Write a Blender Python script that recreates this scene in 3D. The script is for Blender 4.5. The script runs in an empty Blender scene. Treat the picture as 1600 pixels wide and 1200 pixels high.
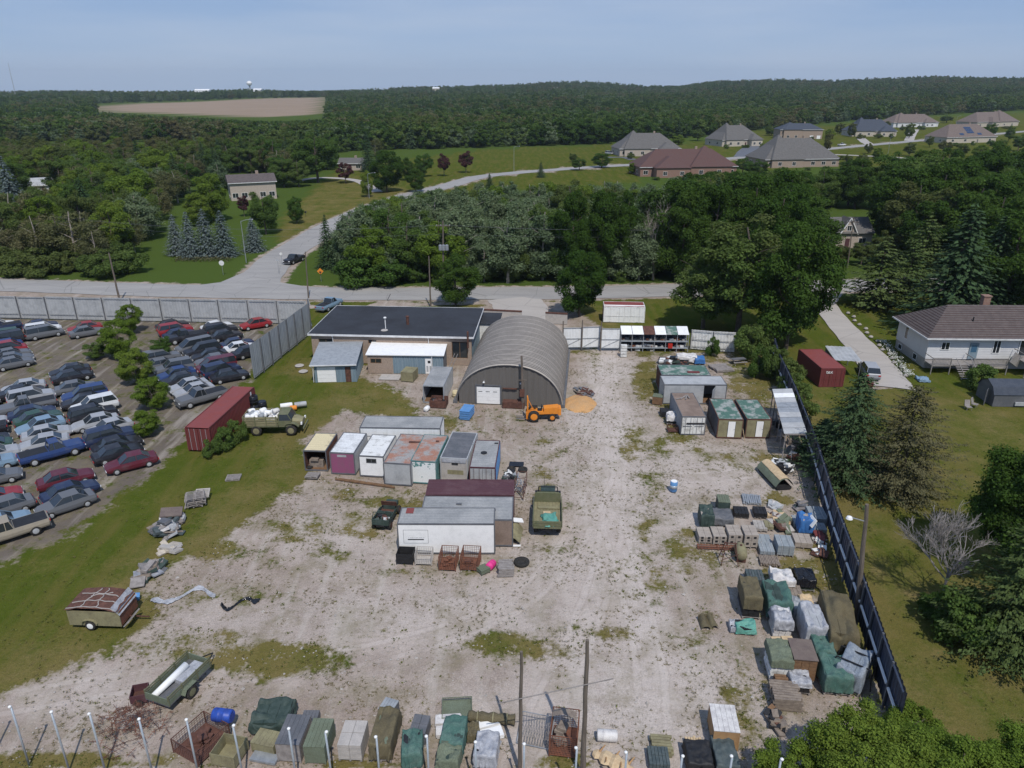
import bpy, math, random
import numpy as np
from mathutils import Vector, Matrix, noise
R = math.radians
random.seed(7)
C = bpy.context.scene.collection
sc = bpy.context.scene

# ---------------------------------------------------------------- camera
CAM_H = 34.0
HAZE = 0.00008
FPX = 1150.0
PITCH = R(22)
cam = bpy.data.cameras.new('camera')
cam.sensor_width = 36; cam.lens = 36*FPX/1600
cam.clip_start = 0.5; cam.clip_end = 20000
camo = bpy.data.objects.new('camera', cam); C.objects.link(camo)
camo.location = (0, 0, CAM_H); camo.rotation_euler = (math.pi/2-PITCH, 0, 0)
sc.camera = camo

# ---------------------------------------------------------------- light
SUN_EL, SUN_AZ = R(56), math.atan2(0.26, -1.0)          # direction towards the sun: (sin az, cos az)
w = bpy.data.worlds.new('World'); sc.world = w; w.use_nodes = True
nt = w.node_tree; nt.nodes.clear()
out = nt.nodes.new('ShaderNodeOutputWorld'); bg = nt.nodes.new('ShaderNodeBackground')
sky = nt.nodes.new('ShaderNodeTexSky'); sky.sky_type = 'NISHITA'; sky.sun_disc = False
sky.sun_elevation = SUN_EL; sky.sun_rotation = SUN_AZ
sky.altitude = 300; sky.air_density = 1.0; sky.dust_density = 0.6; sky.ozone_density = 3.0
tc = nt.nodes.new('ShaderNodeTexCoord'); mp = nt.nodes.new('ShaderNodeMapping')
mp.inputs['Scale'].default_value = (1.0, 1.0, 9)
nz = nt.nodes.new('ShaderNodeTexNoise'); nz.inputs['Scale'].default_value = 2.2; nz.inputs['Detail'].default_value = 7
rp = nt.nodes.new('ShaderNodeMapRange'); rp.inputs[1].default_value = .42; rp.inputs[2].default_value = .72
rp.inputs[3].default_value = 0; rp.inputs[4].default_value = .6
L = nt.links.new
sx = nt.nodes.new('ShaderNodeSeparateXYZ'); L(tc.outputs['Generated'], sx.inputs[0])
gr_ = nt.nodes.new('ShaderNodeValToRGB'); L(sx.outputs[2], gr_.inputs[0])
e_ = gr_.color_ramp.elements
e_[0].position = .0; e_[0].color = (4.1, 5.5, 8.0, 1); e_[1].position = .16; e_[1].color = (2.1, 3.5, 6.6, 1)
m1 = nt.nodes.new('ShaderNodeMixRGB'); m1.inputs[0].default_value = .8
L(sky.outputs[0], m1.inputs[1]); L(gr_.outputs[0], m1.inputs[2])
mx = nt.nodes.new('ShaderNodeMixRGB'); mx.inputs[2].default_value = (5.4, 6.3, 7.8, 1)
L(tc.outputs['Generated'], mp.inputs[0]); L(mp.outputs[0], nz.inputs[0]); L(nz.outputs[0], rp.inputs[0])
L(m1.outputs[0], mx.inputs[1]); L(rp.outputs[0], mx.inputs[0])
L(mx.outputs[0], bg.inputs[0]); L(bg.outputs[0], out.inputs[0]); bg.inputs[1].default_value = .094
sun = bpy.data.lights.new('sun', 'SUN'); sun.energy = 3.4; sun.angle = R(.55); sun.color = (1, .95, .88)
so = bpy.data.objects.new('sun', sun); C.objects.link(so)
sd = Vector((math.sin(SUN_AZ)*math.cos(SUN_EL), math.cos(SUN_AZ)*math.cos(SUN_EL), math.sin(SUN_EL)))
so.rotation_euler = sd.to_track_quat('Z', 'Y').to_euler(); so.location = (0, -20, 80)
sc.view_settings.view_transform = 'Standard'; sc.view_settings.look = 'None'
sc.view_settings.exposure = 0.0; sc.view_settings.gamma = 1
sc.cycles.max_bounces = 6; sc.cycles.diffuse_bounces = 3; sc.cycles.transparent_max_bounces = 4
sc.cycles.volume_bounces = 0

# ---------------------------------------------------------------- projection of a photo pixel (1600x1200) to a point of the place
sp, cp = math.sin(PITCH), math.cos(PITCH)
def ray(px, py):
    v = (py-600)/FPX
    return (px-800)/FPX, cp-v*sp, -(sp+v*cp)
def P(px, py, z=0.0):
    r = ray(px, py); t = (z-CAM_H)/r[2]
    return Vector((r[0]*t, r[1]*t, z))
def zat(px, py, Y):
    r = ray(px, py); return CAM_H+r[2]*Y/r[1]
def to_px(x, y, z=0.0):
    d = y*cp+(CAM_H-z)*sp
    return 800+FPX*x/d, 600+FPX*((CAM_H-z)*cp-y*sp)/d

# ---------------------------------------------------------------- materials
def nodes(name):
    m = bpy.data.materials.new(name); m.use_nodes = True
    n = m.node_tree; b = n.nodes['Principled BSDF']
    return m, n, b
def col(c): return (c[0], c[1], c[2], 1)
_mc = {}
def mat(name, c, rough=.75, c2=None, scale=1.3, amt=.45, metal=0, bump=0, var=.18, stretch=None, edge=.12):
    """two-tone weathered surface: c, patches of c2 (share amt), fine grain var"""
    if name in _mc: return _mc[name]
    m, n, b = nodes(name); L = n.links.new
    tc = n.nodes.new('ShaderNodeTexCoord'); mp = n.nodes.new('ShaderNodeMapping')
    L(tc.outputs['Object'], mp.inputs[0])
    if stretch: mp.inputs['Scale'].default_value = stretch
    oi = n.nodes.new('ShaderNodeObjectInfo')
    ad = n.nodes.new('ShaderNodeVectorMath'); ad.operation = 'ADD'
    L(mp.outputs[0], ad.inputs[0]); 
    ml = n.nodes.new('ShaderNodeMath'); ml.operation = 'MULTIPLY'; ml.inputs[1].default_value = 37
    L(oi.outputs['Random'], ml.inputs[0]); L(ml.outputs[0], ad.inputs[1])
    a = n.nodes.new('ShaderNodeTexNoise'); a.inputs['Scale'].default_value = scale; a.inputs['Detail'].default_value = 8; a.inputs['Roughness'].default_value = .65
    L(ad.outputs[0], a.inputs[0])
    mr = n.nodes.new('ShaderNodeMapRange'); t = .5+(.5-amt)*.5
    mr.inputs[1].default_value = t-edge; mr.inputs[2].default_value = t+edge
    L(a.outputs[0], mr.inputs[0])
    mx = n.nodes.new('ShaderNodeMixRGB'); mx.inputs[1].default_value = col(c)
    mx.inputs[2].default_value = col(c2 if c2 else [x*.78 for x in c]); L(mr.outputs[0], mx.inputs[0])
    f = n.nodes.new('ShaderNodeTexNoise'); f.inputs['Scale'].default_value = scale*14; f.inputs['Detail'].default_value = 4
    L(ad.outputs[0], f.inputs[0])
    fr = n.nodes.new('ShaderNodeMapRange'); fr.inputs[1].default_value = .3; fr.inputs[2].default_value = .7
    fr.inputs[3].default_value = 1-var; fr.inputs[4].default_value = 1+var; L(f.outputs[0], fr.inputs[0])
    mm = n.nodes.new('ShaderNodeVectorMath'); mm.operation = 'SCALE'
    L(mx.outputs[0], mm.inputs[0]); L(fr.outputs[0], mm.inputs['Scale']); L(mm.outputs[0], b.inputs['Base Color'])
    b.inputs['Roughness'].default_value = rough; b.inputs['Metallic'].default_value = metal
    b.inputs['Specular IOR Level'].default_value = .35
    if bump:
        bp = n.nodes.new('ShaderNodeBump'); bp.inputs['Strength'].default_value = bump; bp.inputs['Distance'].default_value = .05
        L(f.outputs[0], bp.inputs['Height']); L(bp.outputs[0], b.inputs['Normal'])
    _mc[name] = m
    return m
def leafmat(name, c1, c2, trans=.4, var=.35, patch=None):
    m, n, b = nodes(name); L = n.links.new
    oi = n.nodes.new('ShaderNodeObjectInfo'); g = n.nodes.new('ShaderNodeNewGeometry')
    mx = n.nodes.new('ShaderNodeMixRGB'); mx.inputs[1].default_value = col(c1); mx.inputs[2].default_value = col(c2)
    L(oi.outputs['Random'], mx.inputs[0]); src = mx.outputs[0]
    if patch:
        nz = n.nodes.new('ShaderNodeTexNoise'); nz.inputs['Scale'].default_value = .007; nz.inputs['Detail'].default_value = 5
        L(g.outputs['Position'], nz.inputs[0])
        mr = n.nodes.new('ShaderNodeMapRange'); mr.inputs[1].default_value = .5; mr.inputs[2].default_value = .66; L(nz.outputs[0], mr.inputs[0])
        m2 = n.nodes.new('ShaderNodeMixRGB'); L(mr.outputs[0], m2.inputs[0]); L(src, m2.inputs[1]); m2.inputs[2].default_value = col(patch); src = m2.outputs[0]
    mr = n.nodes.new('ShaderNodeMapRange'); mr.inputs[3].default_value = 1-var; mr.inputs[4].default_value = 1+var
    L(g.outputs['Random Per Island'], mr.inputs[0])
    mm = n.nodes.new('ShaderNodeVectorMath'); mm.operation = 'SCALE'; L(src, mm.inputs[0]); L(mr.outputs[0], mm.inputs['Scale'])
    L(mm.outputs[0], b.inputs['Base Color']); b.inputs['Roughness'].default_value = .8; b.inputs['Specular IOR Level'].default_value = .06
    tr = n.nodes.new('ShaderNodeBsdfTranslucent')
    t2 = n.nodes.new('ShaderNodeMixRGB'); t2.blend_type = 'MULTIPLY'; t2.inputs[0].default_value = 1; t2.inputs[2].default_value = (1.1, 1.25, .6, 1)
    L(mm.outputs[0], t2.inputs[1]); L(t2.outputs[0], tr.inputs[0])
    ms = n.nodes.new('ShaderNodeMixShader'); ms.inputs[0].default_value = trans
    L(b.outputs[0], ms.inputs[1]); L(tr.outputs[0], ms.inputs[2]); L(ms.outputs[0], n.nodes['Material Output'].inputs[0])
    return m
def glass(name, c=(.02, .025, .03)):
    m, n, b = nodes(name); b.inputs['Base Color'].default_value = col(c); b.inputs['Roughness'].default_value = .08
    b.inputs['Specular IOR Level'].default_value = .8
    return m

M = {}
def dm(k, *a, **kw): M[k] = mat(k, *a, **kw)
dm('white_metal', (.74, .75, .75), .55, (.60, .61, .60), .8, .3, var=.06, stretch=(3, 3, .6))
dm('white_roof', (.66, .67, .67), .7, (.30, .30, .30), .55, .32, var=.12)
dm('clean_white', (.80, .80, .79), .5, (.7, .7, .69), 2, .3, var=.04)
dm('white_dirty', (.68, .68, .66), .6, (.22, .21, .19), 1.6, .25, var=.12)
dm('grey_roof', (.235, .24, .24), .6, (.33, .33, .325), .5, .5, var=.12)
dm('grey_metal', (.30, .32, .34), .5, (.22, .235, .25), .8, .4, var=.08, stretch=(3, 3, .7))
dm('light_grey', (.40, .41, .42), .55, (.3, .31, .32), 1, .4, var=.1)
dm('dark_grey', (.10, .105, .115), .6, (.15, .15, .16), 1, .4, var=.12)
dm('galv', (.36, .38, .40), .4, (.25, .27, .29), 2, .4, metal=.35, var=.1)
dm('rusty_roof', (.30, .29, .28), .75, (.33, .17, .12), .7, .5, var=.18, edge=.06)
dm('green_roof', (.075, .15, .12), .7, (.30, .32, .30), 1.1, .45, var=.25, edge=.05)
dm('brown_roof', (.24, .18, .145), .8, (.17, .125, .10), .8, .4, var=.12)
dm('maroon', (.085, .035, .042), .65, (.12, .065, .07), .8, .3, var=.12)
dm('magenta', (.25, .075, .15), .6, (.21, .09, .14), 1, .4, var=.1, stretch=(3, 3, .6))
dm('cream', (.62, .53, .33), .65, (.30, .25, .17), .7, .25, var=.1, edge=.06)
dm('teal_flake', (.72, .74, .73), .6, (.08, .22, .21), .9, .36, var=.06, edge=.02)
dm('teal_paint', (.07, .17, .17), .6, (.2, .25, .24), 1.2, .3)
dm('rust', (.18, .07, .04), .85, (.10, .05, .035), 3, .4, var=.25)
dm('dark_rust', (.085, .04, .03), .85, (.15, .07, .05), 3, .4, var=.25)
dm('red_cont', (.15, .035, .036), .6, (.14, .04, .035), 1, .35, var=.1)
dm('red_roof', (.21, .055, .05), .65, (.22, .05, .04), 1, .35, var=.1)
dm('blue_paint', (.10, .25, .50), .5, (.16, .3, .5), 2, .3)
dm('blue_grey', (.17, .235, .28), .6, (.23, .29, .33), 1, .4, var=.08, stretch=(4, 4, .5))
dm('brick_tan', (.36, .28, .22), .85, (.27, .21, .17), 5, .5, var=.15)
dm('brick_red', (.22, .12, .09), .85, (.28, .19, .15), 5, .5, var=.2)
dm('brick_pale', (.48, .415, .36), .85, (.36, .30, .25), 5, .5, var=.15)
dm('stone_pale', (.50, .45, .37), .85, (.36, .31, .26), 3, .4)
dm('asphalt_roof', (.034, .037, .044), .75, (.022, .022, .025), .22, .4, var=.12)
dm('black', (.018, .018, .02), .6, (.03, .03, .032), 2, .3)
dm('black_shiny', (.015, .016, .02), .25)
dm('rubber', (.022, .021, .02), .85, (.05, .045, .04), 4, .3)
dm('navy', (.028, .036, .06), .45, (.045, .06, .09), 1.2, .4, var=.1, stretch=(2, 2, .5))
dm('old_wood', (.26, .215, .175), .9, (.16, .13, .11), 3, .45, var=.25, stretch=(1, 1, 1))
dm('grey_wood', (.29, .265, .25), .9, (.19, .17, .16), 3, .45, var=.2)
dm('pale_wood', (.55, .42, .26), .85, (.43, .31, .19), 3, .4, var=.15)
dm('brown_wood', (.20, .115, .06), .85, (.13, .075, .045), 3, .4, var=.2)
dm('card', (.38, .23, .11), .85, (.30, .17, .085), 2, .3, var=.1)
dm('pole_wood', (.17, .14, .115), .9, (.11, .09, .075), 3, .5, var=.2, stretch=(3, 3, .3))
dm('army', (.12, .128, .068), .75, (.16, .155, .095), 1.6, .4, var=.15)
dm('army_pale', (.245, .225, .13), .8, (.17, .15, .09), 1.6, .4, var=.15)
dm('olive_tarp', (.125, .105, .06), .9, (.09, .075, .045), 1.4, .4, var=.26)
dm('green_tarp', (.125, .145, .10), .9, (.15, .18, .13), 1.4, .4, var=.26)
dm('dkgreen', (.03, .05, .042), .7, (.06, .085, .075), 2, .4, var=.15)
dm('teal_tarp', (.055, .125, .105), .8, (.10, .165, .14), 1.4, .4, var=.26)
dm('turq', (.12, .30, .24), .7, (.08, .3, .25), 2, .4)
dm('blue_tarp', (.04, .13, .33), .6, (.05, .2, .5), 2, .3)
dm('blue_barrel', (.025, .06, .28), .45, (.03, .1, .5), 2, .3, var=.05)
dm('grey_tarp', (.20, .235, .28), .75, (.26, .29, .33), 1, .4, var=.26)
dm('silver', (.42, .43, .46), .35, (.24, .25, .28), 2.2, .45, var=.2, bump=.6)
dm('white_wrap', (.66, .64, .62), .5, (.42, .40, .40), 2, .4, var=.15, bump=.5)
dm('concrete', (.42, .39, .36), .9, (.33, .31, .29), 2, .4, var=.15)
dm('block_tan', (.36, .315, .27), .9, (.29, .25, .22), 2, .4, var=.15)
dm('block_grey', (.23, .26, .28), .85, (.30, .33, .35), 2, .4, var=.12)
dm('block_dark', (.055, .075, .08), .85, (.10, .12, .12), 3, .4, var=.2)
dm('orange', (.72, .25, .03), .5, (.6, .2, .03), 2, .3, var=.08)
dm('pink', (.75, .05, .26), .55)
dm('red', (.45, .03, .02), .5)
dm('chrome', (.5, .5, .5), .25, metal=.8)
dm('gutter', (.7, .7, .7), .5, var=.04)
dm('siding', (.62, .62, .62), .6, (.56, .56, .565), 1, .3, var=.04)
dm('shingle_br', (.115, .095, .09), .85, (.085, .07, .068), 1.5, .5, var=.25)
dm('shingle_gr', (.13, .125, .12), .85, (.10, .095, .09), 1.5, .5, var=.2)
dm('shingle_bl', (.045, .055, .075), .85, (.06, .07, .09), 1.5, .5, var=.2)
dm('shingle_rd', (.095, .058, .052), .85, (.10, .05, .045), 1.5, .5, var=.2)
dm('shingle_tn', (.17, .135, .115), .85, (.13, .10, .09), 1.5, .5, var=.2)
dm('bark', (.13, .105, .085), .95, (.08, .065, .055), 4, .4, var=.2)
dm('bark_pale', (.33, .29, .25), .95, (.22, .19, .17), 4, .4, var=.2)
dm('sand', (.52, .29, .12), .95, (.46, .29, .15), 1, .4, var=.2)
dm('stone', (.40, .37, .34), .95, (.26, .24, .22), 2, .4, var=.2)
dm('quonset', (.36, .325, .285), .55, (.28, .25, .22), .5, .4, var=.06, metal=.15)
dm('quonset_end', (.135, .125, .115), .6, (.12, .11, .10), .8, .35, var=.1, stretch=(4, 4, .4))
dm('steel_pipe', (.40, .44, .48), .4, (.32, .36, .4), 2, .3, metal=.3)
dm('deck', (.27, .25, .235), .85, (.2, .18, .17), 2, .4)
dm('flower', (.75, .75, .70), .8)
M['glass'] = glass('glass'); M['glass_blue'] = glass('glass_blue', (.05, .12, .2))
M['solar'] = glass('solar', (.02, .05, .12))
M['foliage'] = None
LEAF = {
 'maple': leafmat('leaf_maple', (.044, .088, .016), (.070, .120, .024)),
 'bright': leafmat('leaf_bright', (.120, .185, .028), (.165, .220, .038)),
 'mid': leafmat('leaf_mid', (.070, .130, .028), (.125, .175, .048), patch=(0.135, 0.120, 0.055)),
 'willow': leafmat('leaf_willow', (.125, .175, .095), (.175, .220, .125)),
 'brown': leafmat('leaf_brown', (.125, .135, .058), (.165, .155, .080)),
 'spruce': leafmat('leaf_spruce', (.034, .068, .030), (.058, .092, .040), trans=.1),
 'blue': leafmat('leaf_blue_spruce', (0.102, 0.135, 0.130), (0.139, 0.169, 0.166), trans=.1),
 'pine': leafmat('leaf_pine', (0.065, 0.099, 0.031), (0.099, 0.127, 0.043), trans=.15),
 'deadcon': leafmat('leaf_dead_conifer', (.105, .092, .048), (.095, .095, .048), trans=.1),
 'purple': leafmat('leaf_purple', (0.085, 0.039, 0.043), (0.106, 0.047, 0.048)),
 'weed': leafmat('leaf_weed', (0.114, 0.143, 0.031), (0.170, 0.163, 0.054)),
 'dryweed': leafmat('leaf_dry_weed', (0.185, 0.156, 0.072), (0.241, 0.189, 0.102)),
}

# ---------------------------------------------------------------- mesh building
class MB:
    def __init__(s): s.v = []; s.f = []
    def add(s, vs, fs):
        o = len(s.v); s.v += [tuple(v) for v in vs]; s.f += [tuple(i+o for i in f) for f in fs]; return s
    def box(s, x0, x1, y0, y1, z0, z1):
        return s.add([(x0,y0,z0),(x1,y0,z0),(x1,y1,z0),(x0,y1,z0),(x0,y0,z1),(x1,y0,z1),(x1,y1,z1),(x0,y1,z1)],
                     [(0,3,2,1),(4,5,6,7),(0,1,5,4),(1,2,6,5),(2,3,7,6),(3,0,4,7)])
    def obox(s, c, sz, rot=(0, 0, 0)):
        from mathutils import Euler
        m = Euler(rot).to_matrix(); c = Vector(c); hx, hy, hz = [q/2 for q in sz]
        vs = [c+m@Vector((a, b, d)) for d in (-hz, hz) for a, b in ((-hx,-hy),(hx,-hy),(hx,hy),(-hx,hy))]
        return s.add(vs, [(0,3,2,1),(4,5,6,7),(0,1,5,4),(1,2,6,5),(2,3,7,6),(3,0,4,7)])
    def bar(s, a, b, r, n=4, r2=None):
        a = Vector(a); b = Vector(b); d = b-a
        if d.length < 1e-6: return s
        q = d.to_track_quat('Z', 'Y'); r2 = r if r2 is None else r2; vs = []
        for p, rr in ((a, r), (b, r2)):
            for i in range(n):
                t = 2*math.pi*(i+.5)/n; vs.append(p+q@Vector((math.cos(t)*rr, math.sin(t)*rr, 0)))
        fs = [(i, (i+1) % n, n+(i+1) % n, n+i) for i in range(n)]+[tuple(range(n))[::-1], tuple(range(n, 2*n))]
        return s.add(vs, fs)
    def prism(s, pts, y0, y1):          # polygon in xz extruded along y
        n = len(pts); vs = [(x, y0, z) for x, z in pts]+[(x, y1, z) for x, z in pts]
        return s.add(vs, [tuple(range(n)), tuple(range(2*n-1, n-1, -1))]+[(i, n+i, n+(i+1) % n, (i+1) % n) for i in range(n)])
    def prismx(s, pts, x0, x1):         # polygon in yz extruded along x
        n = len(pts); vs = [(x0, y, z) for y, z in pts]+[(x1, y, z) for y, z in pts]
        return s.add(vs, [tuple(range(n))[::-1], tuple(range(n, 2*n))]+[(i, (i+1) % n, n+(i+1) % n, n+i) for i in range(n)])
    def lathe(s, prof, n=16, c=(0, 0, 0)):
        vs = []
        for r, z in prof:
            for i in range(n):
                t = 2*math.pi*i/n; vs.append((c[0]+r*math.cos(t), c[1]+r*math.sin(t), c[2]+z))
        fs = []
        for k in range(len(prof)-1):
            for i in range(n):
                j = (i+1) % n; fs.append((k*n+i, k*n+j, (k+1)*n+j, (k+1)*n+i))
        fs += [tuple(range(n))[::-1], tuple(range((len(prof)-1)*n, len(prof)*n))]
        return s.add(vs, fs)
    def loft(s, rings, cap=True):
        n = len(rings[0]); vs = [p for r in rings for p in r]; fs = []
        for k in range(len(rings)-1):
            for i in range(n):
                j = (i+1) % n; fs.append((k*n+i, k*n+j, (k+1)*n+j, (k+1)*n+i))
        if cap: fs += [tuple(range(n))[::-1], tuple(range((len(rings)-1)*n, len(rings)*n))]
        return s.add(vs, fs)
    def grid(s, nu, nv, fn):
        vs = [fn(i/nu, j/nv) for j in range(nv+1) for i in range(nu+1)]
        return s.add(vs, [(j*(nu+1)+i, j*(nu+1)+i+1, (j+1)*(nu+1)+i+1, (j+1)*(nu+1)+i) for j in range(nv) for i in range(nu)])
    def corr(s, a, b, z0, z1, per=.28, dep=.035, th=.03):
        """corrugated sheet standing from a to b (xy), ribs vertical"""
        a = Vector((a[0], a[1])); b = Vector((b[0], b[1])); d = b-a; n = max(2, int(d.length/per)); nrm = Vector((d.y, -d.x)).normalized()
        pts = []
        for i in range(n):
            for f, o in ((0, 0), (.35, 0), (.5, 1), (.85, 1)):
                pts.append(a+d*((i+f)/n)+nrm*dep*o)
        pts.append(b)
        k = len(pts)
        vs = [(p.x, p.y, z0) for p in pts]+[(p.x, p.y, z1) for p in pts]
        return s.add(vs, [(i, i+1, k+i+1, k+i) for i in range(k-1)])
    def build(s, name, m, parent=None, smooth=False, loc=None, rz=0):
        me = bpy.data.meshes.new(name); me.from_pydata(s.v, [], s.f); me.update()
        if smooth: me.polygons.foreach_set('use_smooth', [True]*len(me.polygons))
        if m: me.materials.append(M[m] if isinstance(m, str) else m)
        o = bpy.data.objects.new(name, me); C.objects.link(o)
        if parent: o.parent = parent
        if loc is not None: o.location = loc
        o.rotation_euler.z = rz
        return o
def B(*a): return MB().box(*a)
def tag(o, label, cat, group=None, kind=None):
    if label: o['label'] = label
    if cat: o['category'] = cat
    if group: o['group'] = group
    if kind: o['kind'] = kind
    return o
def thing(name, label, cat, loc=(0, 0, 0), rz=0, group=None):
    o = bpy.data.objects.new(name, None); C.objects.link(o); o.empty_display_size = .3
    o.location = loc; o.rotation_euler = (0, 0, rz)
    return tag(o, label, cat, group)
KIDS = {}
def copy_thing(root, loc=None, rz=None, s=None, label=None, group=None, mats=None):
    """copy of a thing with its parts and sub-parts"""
    if root.name not in KIDS:
        KIDS[root.name] = [(c, list(c.children)) for c in root.children]
    r = root.copy(); C.objects.link(r)
    if loc is not None: r.location = loc
    if rz is not None: r.rotation_euler.z = rz
    if s is not None: r.scale = s if hasattr(s, '__len__') else (s, s, s)
    if label: r['label'] = label
    if group: r['group'] = group
    for c, g in KIDS[root.name]:
        d = c.copy(); C.objects.link(d); d.parent = r
        for h in g:
            e = h.copy(); C.objects.link(e); e.parent = d
    return r
def fast_mesh(name, verts, quads, m):
    me = bpy.data.meshes.new(name); nv, nf = len(verts), len(quads)
    me.vertices.add(nv); me.vertices.foreach_set('co', verts.astype(np.float32).ravel())
    me.loops.add(nf*4); me.loops.foreach_set('vertex_index', quads.astype(np.int32).ravel())
    me.polygons.add(nf); me.polygons.foreach_set('loop_start', np.arange(0, nf*4, 4, dtype=np.int32))
    me.polygons.foreach_set('loop_total', np.full(nf, 4, dtype=np.int32)); me.update(calc_edges=True)
    if m: me.materials.append(m)
    return me
# ---------------------------------------------------------------- terrain, ground, roads
SKY = [(-300,142),(0,142),(190,142),(300,141),(380,139),(480,141),(560,139),(620,136),(700,135),(800,132),(870,128),(950,130),(1000,134),(1060,134),
       (1110,126),(1200,123),(1300,125),(1400,122),(1460,120),(1500,121),(1600,123),(1900,124)]
SX = np.array([s[0] for s in SKY], float); SY = np.array([s[1] for s in SKY], float)
RF = 2500.0
def ridge(u):                    # crest height of the far hills for the bearing u = x / y
    px = 800+FPX*u/cp
    py = np.interp(px, SX, SY)+2
    v = (py-600)/FPX
    return CAM_H-(sp+v*cp)/(cp-v*sp)*RF-9
def terr(x, y):
    x = np.asarray(x, float); y = np.asarray(y, float); r = np.hypot(x, y)
    u = np.clip(x/np.maximum(y, 1), -1.2, 1.2)
    s = np.clip((r-650)/(RF-650), 0, 1)
    h = ridge(u)*s**1.6
    h = h+np.clip((r-650)/600, 0, 1)*2.2*(np.sin(x*.004+1)*np.cos(y*.0052)+.5*np.sin(x*.011+y*.007))
    return h-np.clip((r-RF)/2500, 0, 1)*35
def poly(pts): return np.array([[*P(a, b)[:2]] for a, b in pts])
def sdf(X, Y, pl):               # signed distance, positive inside
    d = np.full(X.shape, 1e9); ins = np.zeros(X.shape, bool); n = len(pl)
    for i in range(n):
        a = pl[i]; b = pl[(i+1) % n]; e = b-a
        t = np.clip(((X-a[0])*e[0]+(Y-a[1])*e[1])/max(e@e, 1e-9), 0, 1)
        d = np.minimum(d, np.hypot(X-a[0]-t*e[0], Y-a[1]-t*e[1]))
        c = ((a[1] > Y) != (b[1] > Y)) & (X < (b[0]-a[0])*(Y-a[1])/(b[1]-a[1]+1e-12)+a[0]); ins ^= c
    return np.where(ins, d, -d)
# gravel yard outline
YARD = poly([(490,572),(640,570),(700,560),(760,470),(880,470),(1000,552),(1150,545),(1215,600),(1270,740),(1330,940),(1400,1200),(1480,1330),(-200,1330),(-200,1150),
             (0,1085),(110,1040),(215,1000),(250,955),(215,925),(260,885),(330,850),(400,800),(470,760),(500,730),(470,690),(540,640),(640,660),(640,620),(600,600),(560,590)])
SCRAP = poly([(-400,520),(60,485),(480,490),(395,592),(320,660),(250,740),(100,850),(0,885),(-500,950)])
SHOULDER = poly([(-300,444),(0,446),(480,464),(485,476),(560,482),(590,470),(660,473),(760,468),(850,470),(840,490),(870,505),(760,505),(760,475),(485,482),(-300,470)])
DRIVE = poly([(1276,478),(1302,478),(1330,508),(1365,545),(1425,603),(1355,610),(1335,560),(1305,520)])
FIELD = poly([(150,167.5),(200,166),(380,161),(508,158.5),(500,178),(425,184),(330,182),(200,176),(150,172)])
LAWN2 = poly([(540,262),(760,233),(960,226),(1120,222),(1200,202),(1330,195),(1450,187),(1700,183),(1700,250),(1250,262),(1000,275),(700,292),(600,300)])
GREEN = [(560,820,70,22,.6),(470,830,60,25,.6),(520,870,40,15,.5),(640,780,30,14,.7),(340,860,40,20,.7),(620,900,60,14,.5),(720,890,60,14,.45),(380,930,70,14,.5),(320,1000,70,16,.6),(500,1010,60,18,.6),(250,1020,50,14,.6),(480,940,60,12,.4),(600,990,50,14,.4),(860,740,30,20,.5),(850,640,40,14,.5),(780,650,40,10,.5),(990,690,24,34,.6),(1030,700,26,20,.6),(1075,700,40,14,.5),(1200,720,40,14,.6),(1010,830,26,40,.5),(1060,840,30,24,.6),(1020,920,40,22,.5),(1080,1000,40,20,.4),(1130,1010,30,24,.4),(930,560,14,20,.4),(960,600,10,24,.3),(1180,660,20,20,.8),(1190,610,16,30,.9),(940,690,50,10,.3),(880,800,24,30,.4),(640,1090,60,14,.3),(1150,1080,30,30,.4),(800,1010,90,22,.75),(430,1030,90,25,.95),(930,990,70,16,.6),(620,790,50,18,.8),(545,770,50,25,.5),(1060,640,22,60,.85),(1040,620,28,20,.8),(1090,870,70,35,.55),(1140,960,60,18,.4),
         (1020,760,30,40,.5),(1180,720,90,20,.5),(1250,900,60,30,.95),(1290,860,40,30,.8),(1215,780,25,12,.9),(1100,1040,60,40,.35),(1170,1100,50,60,.6),(1330,980,25,70,1),(850,700,40,25,.45),(845,770,25,30,.5),
         (700,900,60,20,.35),(1170,590,40,30,.8),(1130,560,60,15,.6),(905,545,30,10,.6),(1010,590,20,30,.9),(700,660,60,20,.6),(830,670,120,12,.35),(420,870,60,20,.4),(300,930,60,16,.5),
         (60,1190,120,14,1),(560,1190,60,12,.8),(890,1190,60,12,.8),(250,1190,100,10,.6),(1010,930,60,20,.4),(960,720,30,30,.25),(1000,890,50,30,.5),(870,850,40,20,.4),(780,830,40,20,.5)]
PALE = [(962,700,16,90,1),(935,760,14,80,.8),(985,900,18,90,.9),(930,900,14,90,.8),(1010,1010,30,60,.9),(905,1000,30,70,.7),(940,640,14,60,.9),(1000,740,70,8,.8),(950,580,30,30,.9),(960,800,60,120,.7),(920,860,120,60,.5),(700,960,200,40,.6),(1000,1100,160,80,.8),(820,1120,120,40,.6),(930,650,60,30,.6),(870,900,110,40,.5),(560,850,80,35,.4),(1110,750,120,40,.6),(1080,805,40,20,.7),(360,980,120,40,.4),(120,1080,100,30,.5)]
def nonuni(a, b, step, lo, hi, g=1.09):
    v = list(np.arange(a, b+1e-6, step)); s = step
    while v[-1] < hi: s *= g; v.append(v[-1]+s)
    s = step; l = []
    x = a
    while x > lo: s *= g; x -= s; l.append(x)
    return np.array(l[::-1]+v)
gx = nonuni(-50, 62, .55, -6500, 6500); gy = nonuni(16, 122, .6, -400, 7500, 1.06)
GX, GY = np.meshgrid(gx, gy)
PXv, PYv = to_px(GX, np.maximum(GY, 5))
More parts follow.
